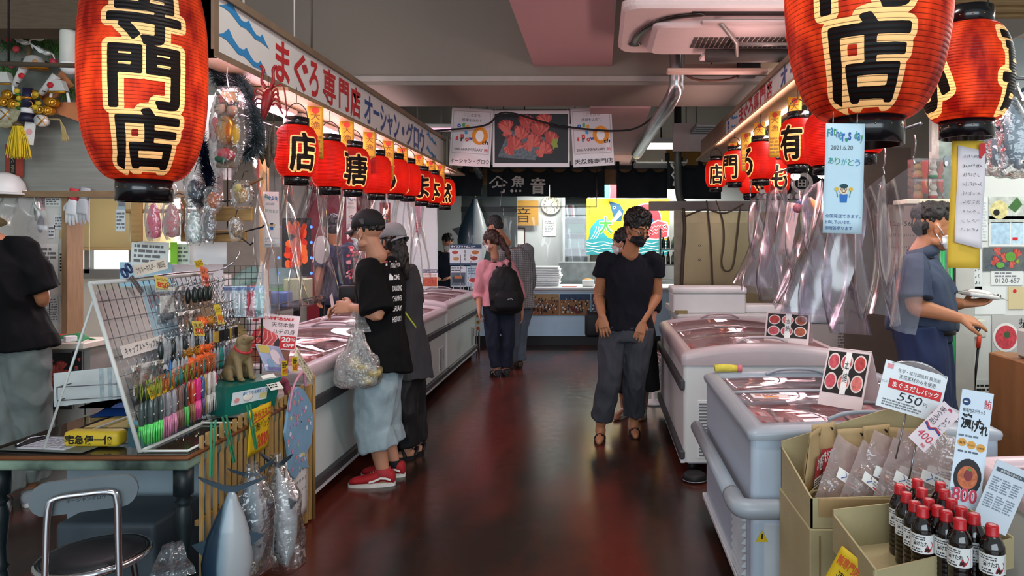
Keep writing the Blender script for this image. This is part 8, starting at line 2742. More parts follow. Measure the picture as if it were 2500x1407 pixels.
FOAM=mat('#dfe1e0',.6,var=.02,bump=.05,bscale=150)
t=thing('foam_box','large white foam box with lid standing on the grey chest freezer','box',(P(1725,760,6.85).x,6.85,.852))
MB().box(-.35,.35,-.18,.18,0,.19,FOAM,.012).build('box_body',t)
MB().box(-.36,.36,-.19,.19,.188,.25,FOAM,.016,seg=2).build('lid',t)
tag(MB().box(-.36,.36,-.2,.2,0,.045,mat('#c9cbc8',.6)).build('foam_board',loc=(P(1725,760,6.85).x,7.12,.852)),'flat white foam board behind the large foam box','board')
t=thing('low_foam_box','low white foam box lying right of the large foam box','lid',(P(1860,765,6.85).x,6.85,.852))
MB().box(-.19,.19,-.13,.13,0,.075,FOAM,.014,seg=2).build('lid_body',t)
tag(MB().box(-.06,.06,-.02,.02,0,.03,mat('#8a7a4a',.6,var=.4)).build('damp_cloth',loc=(P(1663,768,6.65).x,6.66,.852)),'rolled stained cloth at the corner of the grey chest freezer','cloth')
t=thing('desk_fan','white floor fan half hidden left of the wide right freezer','fan',(P(1600,900,6.4).x,6.62,0))
MB().lathe([(0,0),(.11,0),(.11,.02),(.02,.04),(.015,.2)],WHITE,20).build('base',t)
b=MB()
for r in(.04,.08,.12,.15):
 for y in(-.03,.03):
  b.tube([(r*math.cos(a),y*(1 if r<.14 else.3),.34+r*math.sin(a))for a in[2*PI*i/24 for i in range(25)]],.003,WHITE,5)
for k in range(12):
 a=2*PI*k/12
 b.tube([(0,-.035,.34),(.15*math.cos(a),-.012,.34+.15*math.sin(a))],.002,WHITE,5)
b.build('guard',t)
b=MB()
for k in range(3):
 b.ell((.05*math.cos(2.1*k),0,.34+.05*math.sin(2.1*k)),(.05,.008,.04),mat('#b9c4c9',.4))
b.ell((0,0,.34),(.03,.03,.03),WHITE)
b.build('blade',t)
t=thing('cleaning_disc','black round wheeled base on the floor under the corner of the wide freezer','wheeled base',(P(1690,1150,4.62).x,4.50,0))
MB().lathe([(0,0),(.07,0),(.075,.02),(.07,.045),(.05,.055),(0,.055)],BLACK,26).build('disc_body',t)
MB().tube([(.08*math.cos(a),.08*math.sin(a),.012)for a in[2*PI*i/24 for i in range(25)]],.004,STEEL,6).build('rim',t)
# ---- clear curtains, hung parallel to the aisle
for i,(p0_,p1_,tp,bt,hk,am,fo,sd,lb)in enumerate((((1.29,5.95),(1.29,4.62),(1.93,1.98),(1.20,1.05),3,.13,2.8,41,'clear curtain farthest in the right row, in front of the steel cabinet'),((1.29,4.5),(1.29,3.56),(1.90,1.92),(1.10,1.05),2,.12,2.4,42,'clear curtain in the middle of the right row, behind the pale banner'),((1.29,3.5),(1.29,2.88),(1.84,1.87),(1.20,1.18),2,.05,1.8,43,'clear curtain nearest in the right row, beside the polo-shirted worker'))):
 vinyl(lb,p0_,p1_,tp,bt,hk,am,fo,sd,clear('vinyl_thick','#f4f1f9',.05,'#e8e2f5',.10,.5,.13,.3,4),sag=.07)
tag(MB().cyl((1.29,2.8,2.02),(1.29,6.0,2.06),.008,STEEL,8).build('curtain_wire'),'thin steel wire under the right sign carrying the clear curtains','wire')
card('pink_strip','pink paper strip with handwriting hanging on the right clear curtain','paper strip',frame(P(1926,560,4.7),-.3,0,-.18),.085,.36,lambda p,w,h:(p.scrawl(-w*.3,h*.1,w*.3,h*.4,mat('#8d8aa0',.7),.001,seed=2,n=3,w=.03),p.scrawl(-w*.3,-h*.42,w*.3,-h*.36,mat('#7a5a5a',.7),.001,seed=3,n=5)),mat('#e3bdb5',.7),.0015,bend=.03)
t=thing('felt_ornament','cluster of coloured felt balls hanging on a hook between the right curtains','ornament',T=MX.Translation(P(1970,505,4.45)))
for i,(x,z,r,c)in enumerate(((-.03,.01,.042,'#6a7aa0'),(.045,.0,.042,'#d98a3a'),(.0,-.045,.035,'#7d5fa0'),(-.065,-.01,.03,'#b5707a'),(.02,.035,.025,'#c9a08a'))):
 MB().ell((x,-.02*(i%2),z),r,mat(c,.9,var=.15,scale=40,bump=.4,bscale=120),16,11).build('felt_ball',t)
MB().tube([(0,0,.03),(0,0,.30)],.003,mat('#8d8a86',.5),6).build('hook_chain',t)
# two small spot bulbs by the lanterns
for i,(u,v,y)in enumerate(((1942,430,4.74),(2008,425,4.16))):
 t=thing('spot_bulb',('small lit bulb behind the lantern with the black character','small lit bulb left of the pale banner')[i],'bulb',T=MX.Translation(P(u,v,y)))
 MB().ell((0,0,0),(.032,.032,.028),emis('#fff0d0',7),14,9).build('glass_bulb',t)
 MB().lathe([(.034,.012),(.036,.05),(.02,.07),(0,.07)],BLACK,16).cyl((0,0,.07),(0,0,.48),.006,BLACK).build('socket',t)
 # ---- notices on the right wall
WR=4.612
def rnote(label,u0,v0,u1,v1,draw=None,c='#d9dbd8',roll=0.0,name='wall_notice',cat='notice'):
 return cardpx(name,label,cat,u0,v0,u1,v1,WR,draw,paper=mat(c,.7,var=.02),t=.003,roll=roll,group='notices on the right wall')
rnote('tall white price list beside the yellow note on the right wall',2375,482,2412,588,lambda p,w,h:p.small(-w*.4,-h*.46,w*.4,h*.46,14,mat('#b5bcc0',.7),.001,seed=3))
rnote('picture of white fish fillets with a leaf, at the top of the right wall',2413,480,2500,545,lambda p,w,h:(p.rect(-w/2,-h/2,w/2,h/2,mat('#b9bdb5',.5,var=.3,scale=20),.001),p.disc(-w*.2,0,h*.35,mat('#cfc48a',.5,var=.3,scale=30),.002),p.disc(-w*.28,-h*.1,h*.12,INK,.003),p.poly([(w*.05,h*.1),(w*.3,h*.48),(w*.45,h*.2),(w*.25,-h*.1)],mat('#3f6b35',.6,var=.2),.003)))
rnote('blue and white map notice with a red heading on the right wall',2415,528,2502,602,lambda p,w,h:(p.rect(-w/2,h*.40,w/2,h*.5,mat('#a83a42',.6),.001),p.rect(-w*.45,-h*.42,w*.08,h*.3,mat('#aac6d8',.6,var=.2,scale=30),.001),p.rect(w*.12,-h*.42,w*.46,h*.3,mat('#b5cddb',.6,var=.2,scale=30),.001),p.rect(w*.15,-h*.3,w*.3,-h*.2,RED,.002)))
rnote('picture of red tuna cuts with green leaves on the right wall',2400,604,2502,662,lambda p,w,h:(food(p,-w/2,-h/2,w/2,h/2,17,.001,'#5a5f60',5),p.disc(w*.15,h*.1,h*.22,mat('#5f9a3a',.6,var=.2),.006,ry=h*.2),p.disc(-w*.1,-h*.25,h*.18,mat('#5f9a3a',.6,var=.2),.006,ry=h*.12)))
rnote('white caption card under the tuna picture on the right wall',2420,660,2498,696,lambda p,w,h:(p.small(-w*.4,h*.0,w*.4,h*.4,2,mat('#77787c',.7),.001),p.text('0120-657',-w*.38,-h*.35,w*.4,-h*.05,mat('#55565c',.7),.001)))
rnote('handwritten white sheet left of the tuna picture on the right wall',2318,612,2398,718,lambda p,w,h:[p.scrawl(-w*.42,h*(.32-.15*k),w*.42,h*(.40-.15*k),INK,.001,seed=k,n=11,w=.1)for k in range(6)])
rnote('white sheet behind the wrapped tray on the right wall',2380,700,2455,768,lambda p,w,h:p.scrawl(w*.0,h*.0,w*.4,h*.25,INK,.001,seed=8,n=4))
rnote('poster of a red tuna bowl with vertical lettering on the right wall',2422,770,2502,878,lambda p,w,h:(p.disc(-w*.08,0,w*.40,mat('#e3ddd9',.5),.002,ry=h*.33),p.disc(-w*.08,.0,w*.33,mat('#c2404a',.5,var=.3,scale=50),.003,ry=h*.27),p.disc(-w*.05,h*.06,w*.10,mat('#3f5a3a',.5),.004),p.vtext('まぐろ丼',w*.32,-h*.2,w*.46,h*.45,INK,.004),p.rect(-w*.45,-h*.48,-w*.15,-h*.32,mat('#d98a3a',.6),.004)),'#b5b3b0')
rnote('lower poster of brown simmered tuna on the right wall',2420,880,2502,932,lambda p,w,h:(p.disc(w*.2,0,w*.3,mat('#7d4a30',.5,var=.4,scale=50),.002,ry=h*.4),p.rect(-w*.45,h*.1,-w*.25,h*.45,PAPER,.002)),'#a9a8a6')
rnote('small white sheet low on the right wall',2360,928,2445,975,lambda p,w,h:p.small(-w*.4,-h*.3,w*.4,h*.3,3,INK,.001),'#c9cbc8')
rnote('paper packet with a red dot pinned at the right edge',2462,700,2500,755,lambda p,w,h:p.disc(-w*.1,h*.3,w*.12,RED,.002),'#c9b98f')
rnote('monthly calendar behind the polo-shirted worker',2200,500,2234,606,lambda p,w,h:[p.text(str(n+1),-w*.45+(n%4)*w*.24,h*(.2-.2*(n//4)),-w*.28+(n%4)*w*.24,h*(.30-.2*(n//4)),INK,.001,None,0,True)for n in range(16)],'#cfc3b5',name='calendar',cat='calendar')if False else cardpx('calendar','monthly calendar behind the polo-shirted worker','calendar',2168,500,2236,690,5.58,lambda p,w,h:([p.text(str(n+1),-w*.45+(n%7)*w*.135,h*(.22-.15*(n//7)),-w*.36+(n%7)*w*.135,h*(.29-.15*(n//7)),RED if n%7==0 else INK,.001,None,0,True)for n in range(30)],p.text('6',w*.3,h*.38,w*.4,h*.46,RED,.001)),paper=mat('#cfc3b5',.7),t=.004)
# yellow note with a handwritten white sheet, below the round lantern
t=thing('handwritten_note','long yellow card with a handwritten white sheet hanging below the round lantern','note',T=frame(P(2358,500,2.3),-.25,0,-.03))
YC=mat('#d9b23a',.7,var=.05)
MB().sheet(lambda a,c:((a-.5)*.098,.21-.42*c,.008*math.sin(6*c)+.006*math.sin(PI*a)),6,14,YC,thick=.001).build('yellow_card',t)
b=MB().sheet(lambda a,c:((a-.5)*.080+.008,.195-.32*c-.02*a,.010+.008*math.sin(6*c)+.010*a*a),6,12,mat('#e0d9dc',.7),thick=.001)
b.build('white_sheet',t)
p=MB()
for k in range(9):
 p.scrawl(-.018,.150-.03*k,.04,.163-.03*k,mat('#4a4a52',.7),.026,seed=k,n=8 if k<4 else 4,w=.08)
p.rect(.03,.15,.048,.20,RED,.022)
p.build('handwriting',t)
MB().tube([(0,.21,0),(.0,.24,0),(.0,.27,0)],.003,mat('#22335a',.5),6).tube([(.010*math.cos(a),.275+.010*math.sin(a),0)for a in[2*PI*i/10 for i in range(11)]],.002,STEEL,5).build('cord',t)
tag(MB().ell((0,0,0),(.022,.004,.034),mat('#7d8790',.6)).ell((-.006,-.004,-.02),(.012,.004,.018),mat('#c9ced3',.6)).build('fish_cutout',T=MX.Translation(P(2312,392,4.494))),'small grey dolphin cut-out beside the steel post','cut-out')
# plush fish in film bags, hanging high at the right
TUG=tuna_mat('grey_fish_skin','#4a6470','#8d8f8d')
for i,(u,v,L,k,rz,y)in enumerate(((2412,255,.30,.72,.3,3.3),(2440,300,.22,.62,-.2,3.25),(2475,235,.34,.85,.1,3.2),(2498,250,.30,.7,.6,3.4))):
 tuna('fish_toy','grey plush fish in a clear bag high at the right, %s'%('leftmost','smallest and lowest','largest of them','cut by the edge')[i],MX.Translation(P(u,v,y))@MX.Rotation(rz,4,'Z')@MX.Rotation(-.08,4,'Y'),L,k,True,TUG,'plush fish','grey plush fish at the right')
tag(MB().cyl((1.6,3.3,2.32),(2.6,3.3,2.32),.010,STEEL,8).build('hanging_rail'),'steel rail high at the right carrying the bagged plush fish','rail')
for i,x in enumerate((1.65,2.5)):
 tag(MB().cyl((x,3.3,2.32),(x,3.3,3.02),.006,STEEL,6).build('hanging_rod'),('rod at the left end of the plush fish rail','rod at the right end of the plush fish rail')[i],'rod')
 # shelf with dolls in a clear case
t=thing('wall_shelf','small cream shelf on the steel post carrying the boxed dolls','shelf',tuple(P(2262,488,4.35)))
MB().box(-.16,.18,-.08,.12,-.03,0,mat('#cfc8b0',.6),.004).build('board',t)
MB().box(-.14,-.12,.05,.12,-.14,-.03,mat('#8d8a80',.5)).build('bracket',t)
c0=P(2262,488,4.35)
for i in range(2):
 for j in range(2):
  t=thing('doll_box',('clear box with a white cat doll in a red bib, lower front right','clear box with tan dolls, lower left','clear box with a white cat doll in a green bib, upper right','clear box with tan dolls, upper left')[i*2+j],'boxed doll',(c0.x+.045-.095*j,4.36,c0.z+.002+.128*i))
  MB().box(-.044,.044,-.045,.045,0,.125,clear('case_film',milk=.04,gloss=.10,fres=.6,rough=.04)).build('clear_case',t)
  c=('#d9d5cc','#a8814a')[j]
  b=MB().lathe([(0,.004),(.026,.004),(.028,.03),(.02,.05),(0,.055)],mat(c,.5),14).ell((0,0,.075),(.024,.022,.022),mat(c,.5))
  for s in(-1,1):
   b.cyl((s*.013,0,.09),(s*.017,0,.108),.006,mat(c,.5),8,.002)
  b.build('doll',t)
  MB().lathe([(.029,.006),(.030,.02),(.028,.024)],mat(('#b5303a','#2f9a6a')[i]if j==0 else '#b5602f',.5),14).build('bib',t)
  # clock terminal, green poles, broom
t=thing('time_clock','white time clock with a dark dial on the right wall under the worker’s arm','time clock',T=frame(P(2366,800,4.55)))
MB().box(-.10,.10,-.065,.055,-.06,.03,mat('#c9c8bb',.5),.012,seg=2).build('case',t)
MB().disc(-.005,.01,.07,mat('#1d222c',.3),.0305,ry=.05).build('dial',t)
b=MB()
for i in range(12):
 a=2*PI*i/12
 b.rect(-.008+.056*math.cos(a),.008+.039*math.sin(a),-.002+.056*math.cos(a),.013+.039*math.sin(a),WHITE,.032)
b.build('numerals',t)
for i,(u,y)in enumerate(((2301,4.36),(2318,4.42))):
 x=P(u,0,y).x
 tag(MB().cyl((x+.04*i,y,0),(x,y,1.56),.016,mat('#1f8a4a',.4),12).build('green_pole'),('bright green pole standing behind the worker’s back','green pole leaning right of the other green pole')[i],'pole')
t=thing('hand_brush','black stick with a red grip leaning on the right wall','tool',T=MX.Translation(P(2388,850,4.52))@MX.Rotation(.10,4,'Y'))
MB().cyl((0,0,-.30),(0,0,.0),.008,BLACK).build('stick',t)
MB().cyl((0,0,0),(0,0,.09),.014,mat('#c8402a',.4),10).build('grip',t)
MB().box(-.04,.04,-.02,.02,-.84,-.30,mat('#3a3f42',.6)).build('brush_head',t)
t=thing('wooden_chest','brown wooden cabinet at the right edge behind the freezer','cabinet',(1.95,3.0,0))
MB().box(0,.8,0,.5,0,.99,mat('#7d5430',.5,var=.2,stretch=(1,1,.3)),.006).build('carcass',t)
MB().box(.03,.77,-.012,0,.05,.94,mat('#74492a',.5,var=.2,stretch=(1,1,.3)),.004).build('door',t)
MB().ell((.06,-.02,.5),.014,BRASS).build('knob',t)
t=thing('plastic_case','translucent grey plastic case on the brown cabinet','case',(2.0,3.05,.992))
MB().box(0,.3,0,.3,0,.14,mat('#a9aaa3',.5,var=.04),.012).build('case_body',t)
MB().box(.02,.28,.02,.28,.14,.17,mat('#2a2422',.5),.004).build('dark_pack',t)
# ---- freezer at the lower right corner
freezer('low white freezer at the lower right corner beside the bottles',1.40,2.3,1.5,2.62,.74,-1,mat('#cdb9bd',.35,var=.03),.01,(),FBODY2)
packs(1.5,2.2,1.62,2.5,.56,3,4,'lower right freezer',9)
# ---- tent cards on the freezers
def tent(label,T,w,h,seed,s=.45):
 t=thing('tent_card',label,'tent card',T=T)
 for k,sg in(('front_panel',1),('rear_panel',-1)):
  M=MX.Translation((0,-sg*math.sin(s)*h/2,math.cos(s)*h/2))@MX.Rotation((0 if sg>0 else PI),4,'Z')@MX.Rotation(PI/2-s,4,'X')
  o=MB().box(-w/2,w/2,-h/2,h/2,-.004,0,mat('#dbc9c8',.6),T=M).build(k,t)
  if sg>0:
   p=MB()
   q=random.Random(seed)
   n=3
   p.rect(-w*.46,-h*.28,w*.46,h*.44,mat('#1b1718',.5),.001,M)
   for i in range(n):
    for j in range(2):
     x,y=-w*.30+i*w*.30,h*(.26-.34*j)
     p.disc(x,y,w*.14,mat('#e0d2cc',.5),.002,M,ry=h*.15)
     p.disc(x,y,w*.115,mat(q.choice(['#c2505a','#b5403f','#d0706a','#a3553a']),.5,var=.35,scale=60),.003,M,ry=h*.12)
   p.rect(-w*.05,-h*.28,w*.08,h*.44,PAPER,.0034,M)
   p.vtext('本鮪',-w*.04,-h*.1,w*.07,h*.3,INK,.004,M)
   p.build('print',o)
 return t
tent('tent card with dish pictures on the wide right freezer',MX.Translation((P(1925,830,4.85).x,4.85,.835))@MX.Rotation(-.45,4,'Z')@MX.Rotation(.0,4,'Y'),.30,.24,1)
tent('tent card with dish pictures on the railed freezer beside the price card',MX.Translation((P(2075,990,3.15).x,3.15,.816))@MX.Rotation(-.75,4,'Z'),.20,.27,2)
# flat cards on the lids
for i,(u,v,y,w,h,z,lb)in enumerate(((1775,808,5.55,.2,.07,.874,'small white card lying on the far lid of the wide right freezer'),(1880,980,3.25,.17,.09,.826,'white card with orange print lying on the lid of the railed freezer'),(780,795,4.75,.28,.12,.872,'white card lying on the nearest left freezer'))):
 card('lid_card',lb,'card',frame((P(u,v,y).x,y,z),(.9 if i==2 else 0),PI/2),w,h,lambda p,w,h:(p.small(-w*.4,-h*.1,w*.4,h*.35,2,mat('#b55a4a',.7),.001),p.rect(-w*.2,-h*.4,w*.2,-h*.2,mat('#d98a3a',.6),.001)),mat('#e6d9d8',.6),.002)
tag(MB().box(-.22,.20,-.14,.14,0,.05,mat('#5a6fb8',.35,var=.05),.02,seg=2).build('blue_tray',loc=(-2.28,4.62,.872)),'blue plastic tray lying on the nearest left freezer','tray')
for i in range(1):
 t=thing('sale_sign','pink sale sign with raw tuna and 20% off on the nearest left freezer','sign',T=frame((-1.885,4.02,1.025),.30,.22,-.12))
 w,h=.26,.20
 MB().box(-w/2,w/2,-h/2,h/2,-.004,0,mat('#ecd5d8',.6)).build('board',t)
 p=MB()
 p.text('20周年記念SALE',-w*.34,h*.33,w*.38,h*.44,RED,.001,None,.04)
 p.text('天然本鮪',-w*.06,h*.14,w*.40,h*.28,mat('#3a2a30',.6),.001)
 p.text('ハチの身',-w*.02,-h*.06,w*.44,h*.09,mat('#3a2a30',.6),.001)
 p.rect(-w*.46,h*.26,-w*.34,h*.40,mat('#b5303a',.6),.001)
 p.poly([(-w*.48,-h*.48),(-w*.40,h*.0),(-w*.22,h*.10),(w*.10,-h*.10),(w*.22,-h*.48)],mat('#d0484a',.5,var=.3,scale=26),.0012)
 for k in range(5):
  p.line([(-w*.4+k*w*.1,-h*.4),(-w*.3+k*w*.1,-h*.2),(-w*.26+k*w*.07,h*.0)],.006,mat('#e89a95',.5),.0016)
 p.disc(-w*.26,h*.10,w*.06,mat('#8f9a4a',.5,var=.3),.0018,ry=h*.05)
 p.poly([(w*.05,-h*.30),(w*.12,-h*.16),(w*.24,-h*.42),(w*.06,-h*.42)],mat('#2a2024',.5),.0018)
 p.rect(w*.16,-h*.46,w*.48,-h*.10,mat('#c8282e',.6),.002)
 p.text('20',w*.19,-h*.28,w*.37,-h*.13,PAPER,.003,None,.04).text('%',w*.39,-h*.24,w*.46,-h*.15,PAPER,.003).text('OFF',w*.24,-h*.42,w*.46,-h*.31,PAPER,.003,None,.04)
 p.build('print',t)
 MB().box(-.10,.10,-.19,-.08,-.03,-.006,mat('#8d5a4a',.6)).build('strut',t)
t=thing('yellow_sponge','yellow cloth roll with a pink end on the far rim of the railed freezer','cloth roll',(P(1778,915,3.93).x,3.93,.812))
MB().tube([(-.075,0,.018),(-.02,.004,.020),(.05,0,.017)],[.020,.022,.018],mat('#cfc04a',.8,var=.15,scale=30,bump=.3),12).build('roll',t)
MB().tube([(.05,0,.017),(.075,0,.017)],[.018,.020],mat('#c9707a',.8),12).build('pink_end',t)
MB2=MB()
for i in range(11):
 tag(MB().tube([(.033*math.cos(a),.033*math.sin(a)*.4,0)for a in[PI*k/8 for k in range(9)]],.005,mat('#3a2f30',.4,.3),6).box(-.03,.03,-.006,.006,-.05,.002,mat('#d0bcbc',.4,var=.1)).build('ring_pack',loc=(.73+.075*i,2.92,.735)),'pack with a dark ring in the row inside the near end of the railed freezer','food pack','row of packs in the railed freezer')
 # ---- cartons with pouches and sauce bottles
KR=mat('#a99b75',.85,var=.08,scale=4,bump=.12,bscale=70)
KRI=mat('#9a8460',.85,var=.08,scale=4)
X0,X1,Y0,Y1=.69,1.25,2.29,2.68
t=thing('carton','tall brown carton under the display box of pouches','carton',(X0,Y0,0))
MB().box(0,X1-X0,0,Y1-Y0,0,.60,KR,.004).build('box_body',t)
MB().box(.03,.035,-.002,0,.02,.58,mat('#8a6f48',.8)).build('seam',t)
def openbox(t,poly,z0,zs,m,th=.006,inner=None):
 """carton wall ring on a ground polygon with individual rim heights"""
 n=len(poly)
 cx,cy=sum(p[0]for p in poly)/n,sum(p[1]for p in poly)/n
 names=['front_wall','right_wall','rear_wall','left_wall']
 for i in range(n):
  a,b_=V((*poly[i],0)),V((*poly[(i+1)%n],0))
  d=(b_-a).normalized()
  nn=V((-d.y,d.x,0))*th
  za,zb_=zs[i]
  vs=[a+V((0,0,z0)),b_+V((0,0,z0)),b_+V((0,0,zb_)),a+V((0,0,za))]
  vs+=[v+nn for v in vs]
  MB().add(vs,[(0,1,2,3),(7,6,5,4),(0,4,5,1),(1,5,6,2),(2,6,7,3),(3,7,4,0)],m).build(names[i],t)
 MB().prism([(x+(cx-x)*.01,y+(cy-y)*.01)for x,y in poly],z0,z0+.006,m).build('floor_panel',t)
t=thing('display_carton','open cut-down carton full of dashi pouches on the tall carton','carton',(0,0,0))
openbox(t,[(X0+.005,Y0+.005),(X1,Y0+.005),(X1,Y1-.005),(X0+.005,Y1-.005)],.602,[(.70,.715),(.72,.95),(.95,.78),(.76,.70)],KR)
MB().box(-.02,.30,-.004,0,-.07,.0,mat('#a98b60',.8,var=.1),T=MX.Translation((X0+.05,Y0+.004,.70))@MX.Rotation(.08,4,'X')).build('torn_flap',t)
def kraft(label,x,y,z,rz,lean,seed):
 t=thing('kraft_pouch',label,'pouch',T=MX.Translation((x,y,z))@MX.Rotation(rz,4,'Z')@MX.Rotation(lean,4,'X'),group='brown paper pouches')
 w,h=.125,.235
 m=mat('#a88f66',.7,var=.05,scale=8,bump=.1)
 MB().sheet(lambda a,c:((a-.5)*w*(1-.04*c),-.024*math.sin(PI*a)*math.sin(PI*min(1,c*1.1))-.002,h*c),10,12,m,thick=.001).sheet(lambda a,c:((.5-a)*w*(1-.04*c),.024*math.sin(PI*a)*math.sin(PI*min(1,c*1.1))+.002,h*c),10,12,m,thick=.001).build('pouch_body',t)
 p=MB()
 T=MX.Rotation(PI/2,4,'X')
 p.rect(-.045,.05,.045,.15,mat('#b0353c',.6,var=0),.030,T).text('まぐろ',-.035,.10,.0,.145,PAPER,.032,T,.03).rect(.002,.09,.040,.146,PAPER,.031,T).vtext('だし',.008,.095,.034,.142,INK,.032,T,.02).rect(-.045,.035,.045,.07,PAPER,.031,T).small(-.04,.04,.04,.066,3,INK,.032,T)
 p.line([(.03,.218),(.042,.206)],.006,INK,.006,T).line([(.042,.206),(.038,.216)],.005,INK,.006,T)
 p.build('label',t)
 return t
for i,(x,rz,lb)in enumerate(((.765,.95,'leftmost, its red label in view'),(.845,.5,'second from the left'),(.945,.2,'in the middle'),(1.045,.3,'second from the right'),(1.145,-.25,'rightmost, behind the price card'))):
 kraft('brown paper pouch at the back of the carton, '+lb,x,2.60-.04*(i==0),(.625,.63,.612,.622,.612)[i],rz,(.12,-.06,-.03,-.08,-.05)[i],i)
PF=clear('pouch_film','#fbf3f2',.34,'#f2e2de',.06,.5,.14,.6,30)
def pouch(label,x,y,z,rz,lean,roll,c,seed):
 T=MX.Translation((x,y,z))@MX.Rotation(rz,4,'Z')@MX.Rotation(roll,4,'Y')@MX.Rotation(lean,4,'X')
 t=thing('clear_pouch',label,'pouch',T=T,group='clear pouches of flakes')
 w,h=.15,.245
 b=MB()
 for s in(-1,1):
  b.sheet(lambda a,c_:wob(((a-.5)*w*s,-s*.030*math.sin(PI*a)*math.sin(PI*min(1,c_*1.25))if c_<.8 else-s*.002,h*c_),22,.005,seed),14,14,PF)
 b.build('film',t)
 q=random.Random(seed)
 b=MB()
 m=mat(c,.7,var=.25,scale=60)
 for i in range(46):
  p=V((q.uniform(-.5,.5)*w*.8,q.uniform(-.016,.016),.012+q.random()**1.3*.12))
  d=V((q.gauss(0,1),q.gauss(0,.5),q.gauss(0,1))).normalized()
  e=d.orthogonal().normalized()
  r=q.uniform(.008,.018)
  b.add([p+d*r,p+e*r*.6,p-d*r,p-e*r*.6],[(0,1,2,3)],m)
 b.build('flakes',t)
 p=MB()
 TT=MX.Rotation(PI/2,4,'X')
 p.rect(-.05,.09,.05,.128,PAPER,.038,TT).line([(-.03,.096),(-.01,.112),(-.02,.124)],.003,mat('#2f4a9a',.6),.0392,TT).small(-.005,.104,.045,.122,2,mat('#8a8a90',.7),.039,TT).rect(.0,.094,.04,.1,mat('#c9405a',.6),.039,TT)
 p.build('label',t)
for i,(x,y,rz,ln,rl,c,lb)in enumerate(((.80,2.41,.2,-.35,.62,'#c9a98a','leftmost, aslant with a white label'),(.87,2.37,.15,-.45,.70,'#c9b09a','second from the left, low in the box'),(.95,2.44,.1,-.2,.45,'#c99a80','third from the left, standing higher'),(.99,2.37,.0,-.42,.55,'#d0a58f','in the middle front'),(1.05,2.44,-.1,-.2,.35,'#c9927a','in the middle back'),(1.10,2.38,-.1,-.35,.40,'#c08a70','second from the right, full of brown flakes'),(1.17,2.44,-.2,-.2,.2,'#c9a08a','rightmost, by the high carton wall'))):
 pouch('clear pouch of tuna flakes in the carton, '+lb,x,y,.625,rz,ln,-rl if False else rl,c,i)
 # price cards over the pouches
t=thing('price_card','white price card 550 for dashi packs in a clear clip, standing over the pouches','price card',T=frame(P(2226,955,2.45),-.1,.15,-.27))
w,h=.215,.165
MB().box(-w/2,w/2,-h/2,h/2,-.003,0,mat('#dfe6ea',.5,var=.02)).build('board',t)
p=MB()
p.text('化学・味付調味料 無添加',-w*.28,h*.31,w*.40,h*.40,mat('#55585c',.6),.001)
p.text('天然素材のみを使用',-w*.24,h*.18,w*.34,h*.28,mat('#45484c',.6),.001)
p.rect(-w*.38,-h*.06,w*.46,h*.14,mat('#cf2a2e',.6,var=0),.001).text('まぐろだしパック',-w*.32,-h*.02,w*.42,h*.10,PAPER,.002,None,.02)
p.text('550',-w*.20,-h*.27,w*.18,-h*.09,mat('#23242a',.6),.001,slant=.2).text('円',w*.22,-h*.26,w*.28,-h*.18,INK,.001)
p.text('だしパック',-w*.49,h*.02,-w*.36,h*.08,mat('#4a6a5a',.6),.001)
p.small(-w*.42,-h*.45,w*.35,-h*.29,3,mat('#77797c',.6),.001)
p.text('鮪',w*.36,-h*.46,w*.45,-h*.30,mat('#c9303a',.6),.001).rect(-w*.46,h*.34,-w*.36,h*.44,mat('#d98f95',.6),.001)
p.build('print',t)
MB().sheet(lambda a,c:((a-.45)*.19,h*.5+.028*math.sin(PI*a)*(1-c)-.004,.002-.02*c),12,3,clear('acrylic',milk=.12,gloss=.12,fres=.6),thick=.004).build('acrylic_clip',t)
MB().cyl((0,-h/2,-.004),(0,-h/2-.16,-.004),.003,STEEL).build('stem',t)
t=thing('price_card','tilted white price card 400 with a red and blue ribbon mark over the pouches','price card',T=frame(P(2281,1042,2.36),-.1,.2,-.80))
w,h=.068,.175
MB().box(-w/2,w/2,-h/2,h/2,-.003,0,mat('#ecdfe4',.5)).build('board',t)
p=MB()
p.vtext('まぐろ削',-w*.40,h*.0,-w*.10,h*.42,mat('#5a4550',.6),.001).vtext('いわし',w*.12,h*.02,w*.36,h*.30,mat('#5a4550',.6),.001).rect(-w*.1,h*.42,w*.1,h*.47,mat('#c9506a',.6),.001)
p.line([(-w*.45,-h*.02),(-w*.1,-h*.08),(w*.1,-h*.0),(w*.46,-h*.03)],.006,mat('#c8303a',.6),.001).line([(-w*.45,-h*.05),(-w*.1,-h*.11),(w*.1,-h*.03),(w*.46,-h*.06)],.005,mat('#2f4a9a',.6),.001)
p.text('400',-w*.40,-h*.34,w*.34,-h*.18,mat('#d0405a',.6),.001,slant=.15).text('円',w*.36,-h*.32,w*.46,-h*.27,RED,.001).text('鮪',w*.1,-h*.46,w*.34,-h*.39,RED,.001)
p.build('print',t)
MB().cyl((-.0,-h/2,-.004),(.06,-h/2-.10,-.004),.003,STEEL).build('stem',t)
t=thing('sauce_board','tall white board for marinade sauce with a picture of a bowl and price 800','sign',T=frame(P(2370,1098,2.12),-.25,.06,-.13))
w,h=.088,.355
MB().box(-w/2,w/2,-h/2,h/2,-.004,0,mat('#d5e3ee',.5,var=.02)).build('board',t)
p=MB()
p.disc(-w*.32,h*.40,w*.13,mat('#24406f',.6),.001).small(-w*.4,h*.39,-w*.24,h*.41,1,PAPER,.002)
p.text('鮪専門店が作った',-w*.40,h*.31,w*.32,h*.345,INK,.001).text('鮪',w*.24,h*.36,w*.46,h*.44,RED,.001)
for ch,x0,y0,x1,y1 in(('漬',-.42,.17,-.06,.30),('け',-.06,.15,.14,.25),('た',.08,.18,.28,.27),('れ',.22,.13,.46,.23)):
 p.text(ch,w*x0,h*y0,w*x1,h*y1,INK,.001,None,.03)
